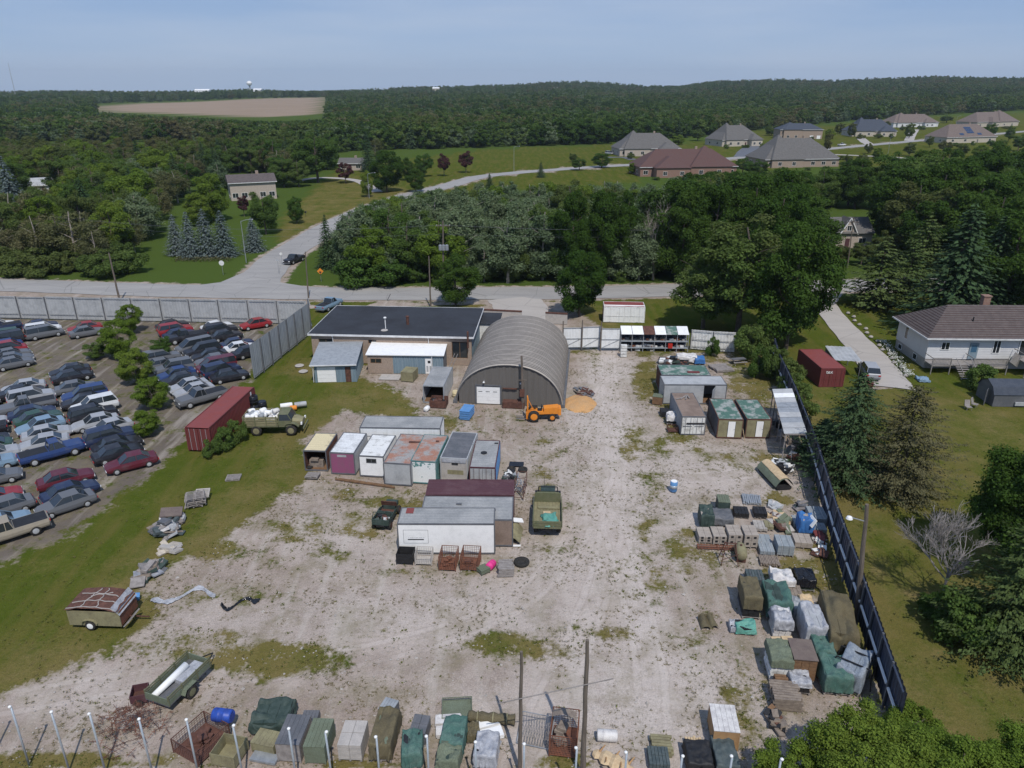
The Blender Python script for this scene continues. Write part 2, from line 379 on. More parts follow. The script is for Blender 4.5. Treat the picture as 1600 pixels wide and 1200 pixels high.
def blob(lst):
    o = np.zeros(GX.shape)
    for a, b, ra, rb, s in lst:
        o = np.maximum(o, s*np.exp(-.55*((((PXv-a)/(ra*1.15))**2+((PYv-b)/(rb*1.15))**2)**1.6)))
    return np.where(GY > 10, o, 0)
sy = sdf(GX, GY, YARD)
grav = np.clip(.5+sy/3.0, 0, 1)
grav = np.maximum(grav, np.clip(.5+sdf(GX, GY, SHOULDER)/1.0, 0, 1))
scr = np.clip(.5+sdf(GX, GY, SCRAP)/3, 0, 1)
grav = np.maximum(grav, scr*.66)
drv = np.clip(.5+sdf(GX, GY, DRIVE)/.8, 0, 1); grav = np.maximum(grav, drv)
sr = np.array([[*P(a_, b_)[:2]] for a_, b_ in [(398,450),(412,428),(438,402),(478,377),(520,352),(580,325),(640,305),(700,290),(746,277),(800,270.5),(870,265),(960,259),(1060,254),(1180,244),(1300,232),(1400,223),(1490,215),(1640,203)]])
mr_ = np.array([[*P(a_, b_)[:2]] for a_, b_ in [(-500,441),(-200,441),(0,445),(120,449),(250,453.5),(400,456.5),(560,459),(760,458),(900,457),(1060,453),(1200,449),(1330,446),(1500,441),(1900,433)]])
for rd in (sr, mr_):
    dd_ = np.full(GX.shape, 1e9)
    for a_, b_ in zip(rd[:-1], rd[1:]):
        e_v = b_-a_; t_ = np.clip(((GX-a_[0])*e_v[0]+(GY-a_[1])*e_v[1])/(e_v@e_v), 0, 1); dd_ = np.minimum(dd_, np.hypot(GX-a_[0]-t_*e_v[0], GY-a_[1]-t_*e_v[1]))
    grav = np.maximum(grav, np.clip((6.4-dd_)/2.4, 0, .8))
gr = blob(GREEN); grav = grav*(1-np.clip(gr, 0, 1)*.84)
pale = blob(PALE)*np.clip(sy, 0, 1)
soil = np.clip(.5+sdf(GX, GY, FIELD)/12, 0, 1)
lawn = np.clip(.5+sdf(GX, GY, LAWN2)/8, 0, 1)
scrapd = scr
wild = np.where((GY > 125) & (lawn < .5), 1.0, 0.0)
RLAWN = poly([(1225,600),(1250,580),(1300,600),(1420,600),(1600,640),(1750,700),(1750,1250),(1500,1250),(1380,1060),(1300,760)])
dry = np.clip(.5+sdf(GX, GY, RLAWN)/5, 0, 1)*.42
LLAWN = poly([(440,340),(520,270),(620,290),(660,300),(530,345),(470,400),(430,375)])
dry = np.maximum(dry, np.clip(.5+sdf(GX, GY, LLAWN)/5, 0, 1)*.5)
dry = np.maximum(dry, np.clip(.75-np.abs(sy+1.5)/6, 0, .62)); wild = wild*(sdf(GX, GY, LLAWN) < 0)
RB = poly([(520,262),(1000,262),(1000,285),(700,300),(560,320)]); wild = wild*(sdf(GX, GY, RB) < 0)
dry = np.maximum(dry, np.clip(gr*1.1, 0, .75)*(sy > 0))
PATHS = [[(950,540),(952,600),(962,700),(958,800),(940,900),(900,1010),(850,1110),(800,1230)], [(960,640),(985,715),(1040,742),(1110,745),(1190,735)],
         [(945,740),(880,870),(770,960),(600,1015),(420,1045),(200,1065),(-60,1110)], [(958,820),(990,930),(1015,1040),(1020,1200)], [(948,600),(900,680),(840,720),(800,700)]]
PD = []
for pth in PATHS:
    pp_ = np.array([[*P(a_, b_)[:2]] for a_, b_ in pth]); q_ = []
    for i_ in range(len(pp_)-1):
        p0, p1, p2, p3 = pp_[max(i_-1, 0)], pp_[i_], pp_[i_+1], pp_[min(i_+2, len(pp_)-1)]
        for k_ in range(6):
            t = k_/6; q_.append(.5*((2*p1)+(p2-p0)*t+(2*p0-5*p1+4*p2-p3)*t*t+(3*p1-p0-3*p2+p3)*t**3))
    q_.append(pp_[-1]); best = np.full(GX.shape, 60.0)
    for a_, b_ in zip(q_[:-1], q_[1:]):
        e_v = b_-a_; t_ = np.clip(((GX-a_[0])*e_v[0]+(GY-a_[1])*e_v[1])/(e_v@e_v), 0, 1); dx_ = GX-a_[0]-t_*e_v[0]; dy_ = GY-a_[1]-t_*e_v[1]; dd_ = np.hypot(dx_, dy_)
        sg = np.sign(e_v[0]*dy_-e_v[1]*dx_); best = np.where(dd_ < np.abs(best), dd_*np.where(sg == 0, 1, sg), best)
    PD.append(best)
GZ = terr(GX, GY); 
nr, ncl = GX.shape
V = np.stack([GX, GY, GZ], -1).reshape(-1, 3)
ii = np.arange(nr*ncl).reshape(nr, ncl)
Q = np.stack([ii[:-1, :-1], ii[:-1, 1:], ii[1:, 1:], ii[1:, :-1]], -1).reshape(-1, 4)
# small mounds of relief in the yard
near = (GX > -50) & (GX < 62) & (GY > 16) & (GY < 120)
rel = np.zeros(GX.shape)
for a, b, c in ((.31, .27, .04), (.8, .7, .02), (1.7, 2.1, .012)):
    rel += c*np.sin(GX*a+np.sin(GY*b)*2)*np.cos(GY*b*1.1+GX*.13)
V[:, 2] += np.where(near, rel-.05, -.05).ravel()*(1-0*GX.ravel())

def ground_mat():
    m, n, b = nodes('ground'); L = n.links.new; N = n.nodes.new
    g = N('ShaderNodeNewGeometry')
    def at(nm):
        a = N('ShaderNodeAttribute'); a.attribute_name = nm; return a.outputs['Fac']
    def noi(s, d=6, r=.6, st=None):
        t = N('ShaderNodeTexNoise'); t.inputs['Scale'].default_value = s; t.inputs['Detail'].default_value = d; t.inputs['Roughness'].default_value = r
        if st:
            mp = N('ShaderNodeMapping'); mp.inputs['Scale'].default_value = st; L(g.outputs['Position'], mp.inputs[0]); L(mp.outputs[0], t.inputs[0])
        else: L(g.outputs['Position'], t.inputs[0])
        return t.outputs[0]
    def rng(s, a, b_, c=0, d=1):
        t = N('ShaderNodeMapRange'); t.inputs[1].default_value = a; t.inputs[2].default_value = b_; t.inputs[3].default_value = c; t.inputs[4].default_value = d
        L(s, t.inputs[0]); return t.outputs[0]
    def mix(f, a, b_, mode='MIX'):
        t = N('ShaderNodeMixRGB'); t.blend_type = mode
        for k, s in ((0, f), (1, a), (2, b_)):
            if isinstance(s, (int, float)): t.inputs[k].default_value = s
            elif isinstance(s, tuple): t.inputs[k].default_value = col(s)
            else: L(s, t.inputs[k])
        return t.outputs[0]
    def mth(op, a, b_):
        t = N('ShaderNodeMath'); t.operation = op
        for k, s in ((0, a), (1, b_)):
            if isinstance(s, (int, float)): t.inputs[k].default_value = s
            else: L(s, t.inputs[k])
        return t.outputs[0]
    big, med, fine, tiny = noi(.09), noi(.5, 8), noi(3.2, 6, .7), noi(14, 3, .7)
    # gravel
    gc = mix(rng(med, .35, .65), (.295, .240, .204), (.425, .360, .312))
    gc = mix(rng(big, .38, .6, 0, .65), gc, (.27, .212, .175))
    gc = mix(mth('MULTIPLY', at('pale'), rng(med, .2, .5)), gc, (.51, .455, .415))
    pb = N('ShaderNodeTexVoronoi'); pb.inputs['Scale'].default_value = 5.5; L(g.outputs['Position'], pb.inputs[0])
    gc = mix(rng(pb.outputs['Distance'], .06, .2, .3, 0), gc, (.12, .10, .085))
    gc = mix(1.0, gc, rng(tiny, .25, .75, .62, 1.38), 'MULTIPLY')
    gc = mix(mth('MULTIPLY', at('dirt'), .85), gc, (.105, .09, .075))
    # dark clods and weeds scattered in the gravel
    gc = mix(rng(noi(.33, 8, .75), .47, .64, 0, .65), gc, (.20, .172, .105))
    sp1 = rng(noi(2.6, 5, .85), .56, .64)
    gc = mix(mth('MULTIPLY', sp1, rng(noi(.16, 5, .6), .35, .62, .12, .85)), gc, (.15, .13, .085))
    sp2 = rng(noi(7, 3, .8), .62, .68)
    gc = mix(mth('MULTIPLY', sp2, .5), gc, (.12, .10, .075))
    tr = rng(noi(.9, 4, .55, (1.0, .10, 1)), .52, .66, 0, .35)
    gc = mix(tr, gc, (.50, .455, .405))
    # wheel tracks: two compacted lanes either side of each path
    brk = rng(noi(.45, 5, .7), .34, .55)
    for i in range(len(PD)):
        ab = N('ShaderNodeMath'); ab.operation = 'ABSOLUTE'; L(at('track%d' % i), ab.inputs[0]); wv = mth('ADD', ab.outputs[0], mth('MULTIPLY', mth('SUBTRACT', noi(.8, 3, .5), .5), .35))
        a2 = N('ShaderNodeMath'); a2.operation = 'ABSOLUTE'; L(mth('SUBTRACT', wv, .85), a2.inputs[0])
        gc = mix(mth('MULTIPLY', rng(wv, 1.4, 2.6, .3, 0), brk), gc, (.48, .415, .37))
        gc = mix(mth('MULTIPLY', rng(a2.outputs[0], .12, .24, .26, 0), brk), gc, (.56, .50, .46))
        a3 = N('ShaderNodeMath'); a3.operation = 'ABSOLUTE'; L(mth('SUBTRACT', a2.outputs[0], .28), a3.inputs[0])
        gc = mix(mth('MULTIPLY', rng(a3.outputs[0], .02, .08, .16, 0), brk), gc, (.22, .18, .15))
    # grass
    grc = mix(rng(med, .35, .65), (.064, .088, .012), (.092, .106, .020))
    grc = mix(rng(fine, .3, .7), mix(.5, grc, (.052, .070, .012)), grc)
    dr = mth('ADD', at('dry'), rng(noi(.22, 7, .65), .35, .7, -.25, .6))
    dc = mix(rng(med, .3, .7), (.205, .155, .070), (.140, .120, .038))
    grc = mix(rng(mth('ADD', dr, mth('SUBTRACT', fine, .5)), .25, .95, 0, .85), grc, dc)
    grc = mix(rng(noi(.5, 4, .6, (1.1, .12, 1)), .45, .62, 0, .5), grc, (.135, .112, .035))
    grc = mix(at('wild'), grc, (.062, .094, .020))
    grc = mix(1.0, grc, rng(tiny, .25, .75, .65, 1.35), 'MULTIPLY')
    f = mth('ADD', at('gravel'), mth('ADD', mth('MULTIPLY', mth('SUBTRACT', med, .5), 1.5), mth('MULTIPLY', mth('SUBTRACT', fine, .5), .8)))
    c = mix(rng(f, .40, .62), grc, gc)
    sc_ = mix(rng(noi(.02, 5, .6, (.3, 3, 1)), .3, .7), (.25, .19, .14), (.31, .24, .18))
    c = mix(at('soil'), c, sc_)
    L(c, b.inputs['Base Color']); b.inputs['Roughness'].default_value = 1; b.inputs['Specular IOR Level'].default_value = 0
    bp = N('ShaderNodeBump'); bp.inputs['Strength'].default_value = .7; bp.inputs['Distance'].default_value = .12
    L(mth('ADD', fine, mth('MULTIPLY', tiny, .4)), bp.inputs['Height']); L(bp.outputs[0], b.inputs['Normal'])
    return m
me = fast_mesh('ground', V, Q, ground_mat())
for nm, arr in (('gravel', grav), ('dry', dry), ('pale', pale), ('soil', soil), ('wild', wild), ('dirt', scrapd), *[('track%d' % i, d_) for i, d_ in enumerate(PD)]):
    a = me.attributes.new(nm, 'FLOAT', 'POINT'); a.data.foreach_set('value', arr.astype(np.float32).ravel())
me.polygons.foreach_set('use_smooth', [True]*len(me.polygons))
gnd = bpy.data.objects.new('ground', me); C.objects.link(gnd); gnd['kind'] = 'structure'

def road_mat(name, c, c2):
    m, n, b = nodes(name); L = n.links.new; N = n.nodes.new
    g = N('ShaderNodeNewGeometry'); t = N('ShaderNodeTexNoise'); t.inputs['Scale'].default_value = .25; t.inputs['Detail'].default_value = 9; t.inputs['Roughness'].default_value = .7
    mp = N('ShaderNodeMapping'); mp.inputs['Scale'].default_value = (.35, 1.6, 1); L(g.outputs['Position'], mp.inputs[0]); L(mp.outputs[0], t.inputs[0])
    mr = N('ShaderNodeMapRange'); mr.inputs[1].default_value = .35; mr.inputs[2].default_value = .68; L(t.outputs[0], mr.inputs[0])
    mx = N('ShaderNodeMixRGB'); mx.inputs[1].default_value = col(c); mx.inputs[2].default_value = col(c2); L(mr.outputs[0], mx.inputs[0])
    # tar-sealed cracks
    vo = N('ShaderNodeTexVoronoi'); vo.feature = 'DISTANCE_TO_EDGE'; vo.inputs['Scale'].default_value = .16; L(g.outputs['Position'], vo.inputs[0])
    m2 = N('ShaderNodeMapRange'); m2.inputs[1].default_value = .004; m2.inputs[2].default_value = .012; m2.inputs[3].default_value = .3; m2.inputs[4].default_value = 0; L(vo.outputs['Distance'], m2.inputs[0])
    m3 = N('ShaderNodeMixRGB'); L(m2.outputs[0], m3.inputs[0]); L(mx.outputs[0], m3.inputs[1]); m3.inputs[2].default_value = (.05, .05, .05, 1)
    L(m3.outputs[0], b.inputs['Base Color']); b.inputs['Roughness'].default_value = .9
    return m
RM = road_mat('asphalt', (.26, .25, .24), (.335, .32, .30)); RG = road_mat('gravel_lane', (.36, .33, .30), (.42, .385, .35))
def ribbon(name, pts, width, m, z=.02, sub=6, tap=None):
    c = [Vector((*P(a, b)[:2],)) for a, b in pts]
    q = []
    for i in range(len(c)-1):                       # Catmull-Rom through the points
        p0 = c[max(i-1, 0)]; p1 = c[i]; p2 = c[i+1]; p3 = c[min(i+2, len(c)-1)]
        for k in range(sub):
            t = k/sub; q.append(.5*((2*p1)+(p2-p0)*t+(2*p0-5*p1+4*p2-p3)*t*t+(3*p1-p0-3*p2+p3)*t**3))
    q.append(c[-1]); vs = []; n = len(q)
    for i, p in enumerate(q):
        d = (q[min(i+1, n-1)]-q[max(i-1, 0)]).normalized(); nn = Vector((-d.y, d.x))
        wd = width if tap is None else np.interp(i/(n-1), [0, 1], tap)
        for s in (-.5, -.17, .17, .5):
            e = p+nn*wd*s*(1+.03*math.sin(i*1.7+s*5)); vs.append((e.x, e.y, float(terr(e.x, e.y))+z+(.04 if abs(s) < .3 else 0)))
    fs = [(i*4+k, (i+1)*4+k, (i+1)*4+k+1, i*4+k+1) for i in range(n-1) for k in range(3)]
    mb = MB(); mb.add(vs, fs); o = mb.build(name, m); o['kind'] = 'structure'; return o
MAIN = [(-500,441),(-200,441),(0,445),(120,449),(250,453.5),(400,456.5),(560,459),(760,458),(900,457),(1060,453),(1200,449),(1330,446),(1500,441),(1900,433)]
ribbon('main_road', MAIN, 8.4, RM, .024)
ribbon('side_road', [(398,450),(412,428),(438,402),(478,377),(520,352),(580,325),(640,305),(700,290),(746,277),(800,270.5),(870,265),(960,259),(1060,254),(1180,244),(1300,232),(1400,223),(1490,215),(1640,203)], 8.0, RM, .030)
# flared mouth of the junction
jm = [P(*q) for q in [(300,447),(345,441),(385,424),(412,408),(445,400),(462,398),(432,420),(428,434),(440,442),(480,448),(520,452),(480,457),(360,456)]]
mb = MB(); mb.add([(p.x, p.y, .036) for p in jm], [tuple(range(len(jm)))]); o = mb.build('road_junction', RM); o['kind'] = 'structure'
ribbon('house_driveway', [(455,285),(485,279),(520,278),(560,283),(590,300)], 4, RG, .03)
ribbon('lane_path', [(-60,345),(0,334),(40,328),(62,322)], 6, RG, .03)
ribbon('crescent_road', [(1290,241),(1340,243),(1400,246),(1470,252)], 5, RG, .03)
ribbon('gravel_driveway', [(1287,470),(1300,492),(1330,526),(1358,556),(1385,592),(1392,606)], 4.5, RG, .05, tap=(3.4, 5.4))
ribbon('yard_entrance', [(800,466),(812,478),(815,500)], 9, RG, .012)
ribbon('driveway_mouth', [(1306,447),(1296,458),(1287,470)], 4.2, RG, .04)
ribbon('court_driveway', [(1160,245),(1170,233),(1185,228)], 9, M['dark_grey'], .05)
def text(s, size, loc, m, parent, rot=(math.pi/2, 0, 0), name='lettering', ext=.006):
    cu = bpy.data.curves.new('t', 'FONT'); cu.body = s; cu.size = size; cu.extrude = ext; cu.align_x = 'CENTER'
    o = bpy.data.objects.new('t', cu); me = bpy.data.meshes.new_from_object(o); bpy.data.objects.remove(o)
    me.name = name; me.materials.clear(); me.materials.append(M[m]); o = bpy.data.objects.new(name, me); C.objects.link(o)
    o.parent = parent; o.location = loc; o.rotation_euler = rot; return o
# ---------------------------------------------------------------- storage boxes and containers (roof corners of the photo, real height)
def cont(name, label, FL, FR, BL, h, side, roof, front='plain', fmat=None, cat='container', group=None, trim='dark_grey', corr=True, right=None, rim=.07, depth=None):
    a, b, c = P(*FL, h), P(*FR, h), P(*BL, h)
    w_ = (b-a).length; a1 = math.atan2(b.y-a.y, b.x-a.x); a2 = math.atan2(c.y-a.y, c.x-a.x)-math.pi/2
    ang = (a1+a2)/2; d = depth or (c-a).length
    t = thing(name, label, cat, (a.x, a.y, 0), ang, group)
    fmat = fmat or side
    z0 = .12
    for sx, nm in ((0, 'side_wall'), (w_, 'side_wall')):
        mb = MB(); mt = (right or side) if sx else side
        if corr: mb.corr(*(((0, d-.05), (0, .05)) if not sx else ((w_, .05), (w_, d-.05))), z0, h-.02)
        else: mb.box(sx-(.04 if sx else 0), sx+(0 if sx else .04), .05, d-.05, z0, h-.02)
        mb.build(nm, mt, t)
    mb = MB()
    if corr: mb.corr((w_-.05, d), (.05, d), z0, h-.02)
    else: mb.box(.05, w_-.05, d-.04, d, z0, h-.02)
    mb.build('rear_wall', side, t)
    mb = MB()                                     # roof with shallow cross ribs and dents
    ny = max(6, int(d/.45)); sd_ = random.random()*50
    mb.grid(10, ny*2, lambda u, v: (u*w_*.98+.01*w_, v*d*.98+.01*d, h+.012+.03*noise.noise((u*w_*.8+sd_, v*d*.8, 0))+(.018 if int(v*ny*2) % 2 else 0)))
    mb.build('roof', roof, t)
    mb = MB()
    for q in ((-.02, rim, -.02, d+.02), (w_-rim, w_+.02, -.02, d+.02), (rim, w_-rim, -.02, rim), (rim, w_-rim, d-rim, d+.02)):
        mb.box(q[0], q[1], q[2], q[3], h-.09, h+.035)
    for x, y in ((0, 0), (w_, 0), (0, d), (w_, d)): mb.box(x-.045, x+.045, y-.045, y+.045, .03, h-.09)
    for y in (0, d): mb.box(.05, w_-.05, y-.05, y+.05, .03, .14)
    for x in (0, w_): mb.box(x-.05, x+.05, .05, d-.05, .03, .14)
    mb.build('frame', trim, t)
    B(.06, w_-.06, .06, d-.06, .13, .19).build('floor', 'brown_wood', t)
    if front == 'plain':
        B(.05, w_-.05, -.01, .03, z0, h-.09).build('front_wall', fmat, t)
    elif front == 'window':
        fw = MB(); fw.box(.05, w_*.3, -.01, .03, z0, h-.09).box(w_*.7, w_-.05, -.01, .03, z0, h-.09).box(w_*.3, w_*.7, -.01, .03, z0, h*.68).box(w_*.3, w_*.7, -.01, .03, h*.88, h-.09)
        fw.build('front_wall', fmat, t)
        f = MB(); 
        for q in ((w_*.29, w_*.71, h*.67, h*.7), (w_*.29, w_*.71, h*.86, h*.89), (w_*.29, w_*.31, h*.7, h*.86), (w_*.69, w_*.71, h*.7, h*.86), (w_*.49, w_*.51, h*.7, h*.86)): f.box(q[0], q[1], -.03, .01, q[2], q[3])
        f = f.build('window', 'dark_grey', t); B(w_*.31, w_*.69, .0, .015, h*.7, h*.86).build('pane', 'glass', f)
    elif front == 'doors':
        for k, (x0, x1) in enumerate(((.06, w_/2-.012), (w_/2+.012, w_-.06))):
            dmb = MB(); dmb.corr((x0, -.005), (x1, -.005), z0, h-.1, per=.4, dep=.025)
            dr = dmb.build('door', fmat, t)
            bars = MB()
            for f in (.3, .75): bars.bar((x0+(x1-x0)*f, -.06, z0+.02), (x0+(x1-x0)*f, -.06, h-.12), .018, 6)
            bars.box(x0+.1, x1-.1, -.07, -.05, 1.0, 1.04); bars.build('lock_bar', trim, dr)
    elif front == 'door':
        B(.05, w_*.40, -.01, .03, z0, h-.09).build('front_wall', fmat, t); B(w_*.72, w_-.05, -.01, .03, z0, h-.09).build('front_wall', fmat, t)
        B(w_*.40, w_*.72, -.01, .03, h*.9, h-.09).build('door_header', fmat, t)
        dr = B(w_*.42, w_*.70, -.035, .0, z0+.06, h*.89).build('door', 'clean_white', t)
        B(w_*.66, w_*.68, -.07, -.036, 1.0, 1.06).build('handle', 'dark_grey', dr)
    return t, w_, d, h

TR = 'truck box sheds parked side by side in the yard'
t, w_, d, h = cont('storage_trailer', 'long white box with plain grey roof lying crosswise behind the row of truck box sheds', (562,668),(688,669),(572,650),2.5,'white_metal','grey_roof','plain',group=None,cat='trailer')
mb = MB()
for q in ((.15,1.1,1.55,1.6),(.15,1.1,.25,.3),(.12,.17,.25,1.6),(1.08,1.13,.25,1.6)): mb.box(q[0],q[1],-.035,-.012,q[2],q[3])
mb.build('door_frame','dark_grey',t)
# cream topped box, open at the front
t, w_, d, h = cont('open_truck_box', 'cream topped truck box with an open dark front, leftmost of the row', (474,704),(509,704.5),(495,677),2.15,'dark_rust','cream','open',group=TR,cat='truck box')
mb = MB(); mb.box(.3,w_-.5,.4,1.1,.19,.95).box(.5,w_-.9,.2,.7,.95,1.15); mb.build('stored_crate','old_wood',t)
MB().lathe([(.25,0),(.3,.05),(.3,.12),(.18,.14)],12,(.35,.25,.2)).build('stored_wheel','rubber',t)
t, w_, d, h = cont('truck_box_shed', 'truck box shed with faded magenta front and white roof', (515,707),(553,708),(539.5,676),2.25,'white_metal','white_roof','plain','magenta',group=TR,cat='truck box',right='light_grey')
B(w_*.3,w_*.68,-.02,-.012,h-.42,h-.2).build('patch','light_grey',t)
t, w_, d, h = cont('truck_box_shed', 'white truck box shed with a small front window and grey stained roof', (560.5,712),(599,713.5),(584,679),2.15,'clean_white','white_dirty','window',group=TR,cat='truck box')
t, w_, d, h = cont('truck_box_shed', 'truck box shed with plain grey front and rust blotched roof', (599,723),(641,725.5),(626.5,678),2.25,'grey_metal','rusty_roof','plain','light_grey',group=TR,cat='truck box')
mb = MB()
text('III II', .4, (w_*.5,-.013,1.2), 'grey_metal', t, ext=.002)
MB().obox((w_*.75,d*.72,h+.07),(1.2,.28,.04),(.0,.05,.12)).build('torn_roof_flap','dark_rust',t)
t, w_, d, h = cont('truck_box_shed', 'truck box shed with white paint flaking off a teal front', (641.5,720),(681,722),(665,679),2.3,'teal_paint','rusty_roof','plain','teal_flake',group=TR,cat='truck box',trim='teal_paint')
B(w_*.62,w_*.75,d*.72,d*.77,h+.05,h+.08).build('roof_hatch','dark_rust',t)
t, w_, d, h = cont('truck_box_shed', 'truck box shed with charcoal roof and bent silver strip over its grey front', (688,715),(730,717),(709.5,675),2.45,'light_grey','dark_grey','plain','concrete',group=TR,cat='truck box',trim='light_grey')
B(.12,w_-.12,-.06,-.013,h-.42,h-.1).build('bent_strip','silver',t); B(w_*.42,w_*.66,-.07,-.061,h-.62,h-.42).build('vent','black',t)
B(w_*.25,w_*.85,-.02,-.012,.8,1.25).build('faded_sign','army_pale',t)
t, w_, d, h = cont('truck_box_shed', 'truck box shed with blue side and round roof vent, rightmost of the row', (733.5,730),(774,730),(749,688),2.2,'brown_wood','grey_roof','doors','light_grey',group=TR,cat='truck box',right='blue_paint',trim='maroon')
MB().lathe([(.0,0),(.24,.0),(.3,.08),(.0,.12)],16,(w_*.45,d*.5,h+.03)).build('roof_vent','black',t)
B(w_*.8,w_*.95,d*.86,d*.9,h+.05,h+.08).build('roof_hatch','black',t)
# maroon, grey and white long boxes
t, w_, d, h = cont('storage_trailer', 'long box with plain maroon roof standing between truck box sheds and grey roofed box', (665,773),(803,774),(670,749.5),2.5,'maroon','maroon','plain',cat='trailer',trim='maroon')
t, w_, d, h = cont('storage_trailer', 'long box with scuffed grey roof between the maroon box and the white box', (655,811),(801,811),(665,775.5),2.45,'grey_metal','grey_roof','plain','brown_roof',cat='trailer',right='dark_rust')
B(w_*.37,w_*.43,d*.6,d*.66,h+.05,h+.12).build('roof_hatch','dark_grey',t)
t, w_, d, h = cont('storage_trailer', 'long white box trailer with grey roof, red corner patch and a black bar lettered panel', (620.6,818.6),(772.5,819.7),(627,793.5),2.73,'white_metal','grey_roof','plain','clean_white',cat='trailer',corr=False,right='grey_metal')
B(.45,1.05,1.45,d-.1,h+.045,h+.05).build('red_patch','red_roof',t)
MB().obox((-.045,d*.45,1.5),(.03,d*.8,1.6)).build('side_panel','grey_metal',t)
mb = MB()
for q in ((.42,2.35,2.18,2.2),(.42,2.35,.98,1.0),(.42,.44,1.0,2.18),(2.33,2.35,1.0,2.18)): mb.box(q[0],q[1],-.02,-.012,q[2],q[3])
mb.build('panel_outline','dark_grey',t); B(.75,2.0,-.02,-.012,1.28,1.37).build('black_bar','black',t)
mb = MB(); x = .8
for k in range(11): mb.box(x,x+.06+.03*(k % 3),-.017,-.012,1.47,1.51); x += .115
mb.build('small_lettering','light_grey',t)
# right side group
t, w_, d, h = cont('storage_container', 'container with faded green roof and red roof hatch, rearmost on the right side', (1034,586),(1110,586),(1029,570),2.4,'dark_rust','green_roof','plain',cat='container')
MB().box(w_*.55,w_*.80,.7,1.15,h+.04,h+.12).build('roof_hatch','red_cont',t)
t, w_, d, h = cont('storage_container', 'pale grey container with a dark open doorway and its door swung out', (1038,601),(1134,599),(1034,587.5),2.4,'light_grey','light_grey','open','light_grey',cat='container',corr=False)
MB().box(.05,w_*.64,-.01,.03,.12,h-.09).box(w_*.82,w_-.05,-.01,.03,.12,h-.09).build('front_wall','light_grey',t)
dr = MB().obox((w_*.78,-.55,1.15),(.05,1.2,2.0),(0,0,R(-28))).build('door','grey_metal',t)
t, w_, d, h = cont('truck_box_shed', 'truck box shed with flat brown roof and white front caught with black grime', (1066,651),(1102.5,650),(1056,614),2.1,'grey_metal','brown_roof','doors','white_dirty',cat='truck box')
B(.5,w_-.1,-.09,-.07,h*.60,h*.68).build('dark_slot','black',t)
for k in range(4): MB().obox((w_*.35+k*.25,d*.75+.2*(k % 2),h+.08+.03*k),(1.5-.2*k,.12,.05),(0,0,.5+.4*k)).build('loose_plank','grey_wood',t)
t, w_, d, h = cont('shed', 'small shed with mottled green roof and tan front, left one of the green roofed pair', (1123,655),(1161,655),(1114,623),2.15,'dark_grey','green_roof','door','army_pale',cat='shed',group='green roofed sheds beside the fence',trim='dark_rust')
MB().bar((w_+.02,-.1,1.2),(w_+.28,-.45,.0),.03).build('leaning_stick','pale_wood',t)
t, w_, d, h = cont('shed', 'small shed with mottled green roof and tan front, right one of the green roofed pair', (1167.5,655),(1205,655),(1151,624),2.15,'dark_grey','green_roof','door','army_pale',cat='shed',group='green roofed sheds beside the fence',trim='dark_rust')
# red container by the lane at right
t, w_, d, h = cont('shipping_container', 'red shipping container with white letters beside the gravel driveway', (1284,576),(1319,574),(1259,546),2.4,'red_cont','red_roof','doors','red_cont',cat='container',trim='red_cont',right='red_cont')
text('tex', .62, (w_*.34,-.09,h-.62), 'clean_white', t)
# white fronted container with red roof outside the back fence
t, w_, d, h = cont('shipping_container', 'white fronted container with red roof standing behind the back fence', (944,479),(1008,480),(943,471),2.5,'red_cont','red_roof','doors','clean_white',cat='container',trim='white_dirty')
MB().add([(-.03,-.05,h-.1),(w_+.03,-.05,h-.1),(w_+.03,.85,h+.07),(-.03,.85,h+.07)],[(0,1,2,3)]).build('sloped_cap','clean_white',t)
# long red container at the left edge of the yard
a = P(332,706); b = P(401,638); di = (b-a); di.z = 0; rt = Vector((di.y, -di.x, 0)).normalized()
t = thing('shipping_container', 'long weathered red container along the scrapyard edge behind the army truck', 'container', a-rt*2.4, math.atan2(di.y, di.x)-math.pi/2)
w_, d, h = 2.4, di.length, 2.6
for k, (p, q) in enumerate((((0, d), (0, 0)), ((w_, 0), (w_, d)))):
    MB().corr(p, q, .12, h, per=.3, dep=.045).build('side_wall', 'red_cont', t)
MB().corr((w_, d), (0, d), .12, h).build('rear_wall', 'red_cont', t)
for x0, x1 in ((.05, 1.18), (1.22, 2.35)):
    dr = MB().corr((x0, 0), (x1, 0), .12, h-.08, per=.38).build('door', 'red_cont', t)
    MB().bar((x0+.3,-.05,.15),(x0+.3,-.05,h-.1),.02).bar((x1-.3,-.05,.15),(x1-.3,-.05,h-.1),.02).build('lock_bar', 'light_grey', dr)
MB().grid(8, 60, lambda u, v: (u*w_, v*d, h+.02+.03*noise.noise((u*3, v*14, 2)))).build('roof', 'red_roof', t)
mb = MB()
for x in (0, w_):
    mb.box(x-.06,x+.06,0,d,.0,.14).box(x-.05,x+.05,0,d,h-.07,h+.06)
    for y in (0, d): mb.box(x-.07,x+.07,y-.07,y+.07,.14,h-.07)
mb.build('frame', 'red_cont', t)
B(w_+.055,w_+.06,d-1.2,d-.9,h-.55,h-.15).build('label_plate','clean_white',t)

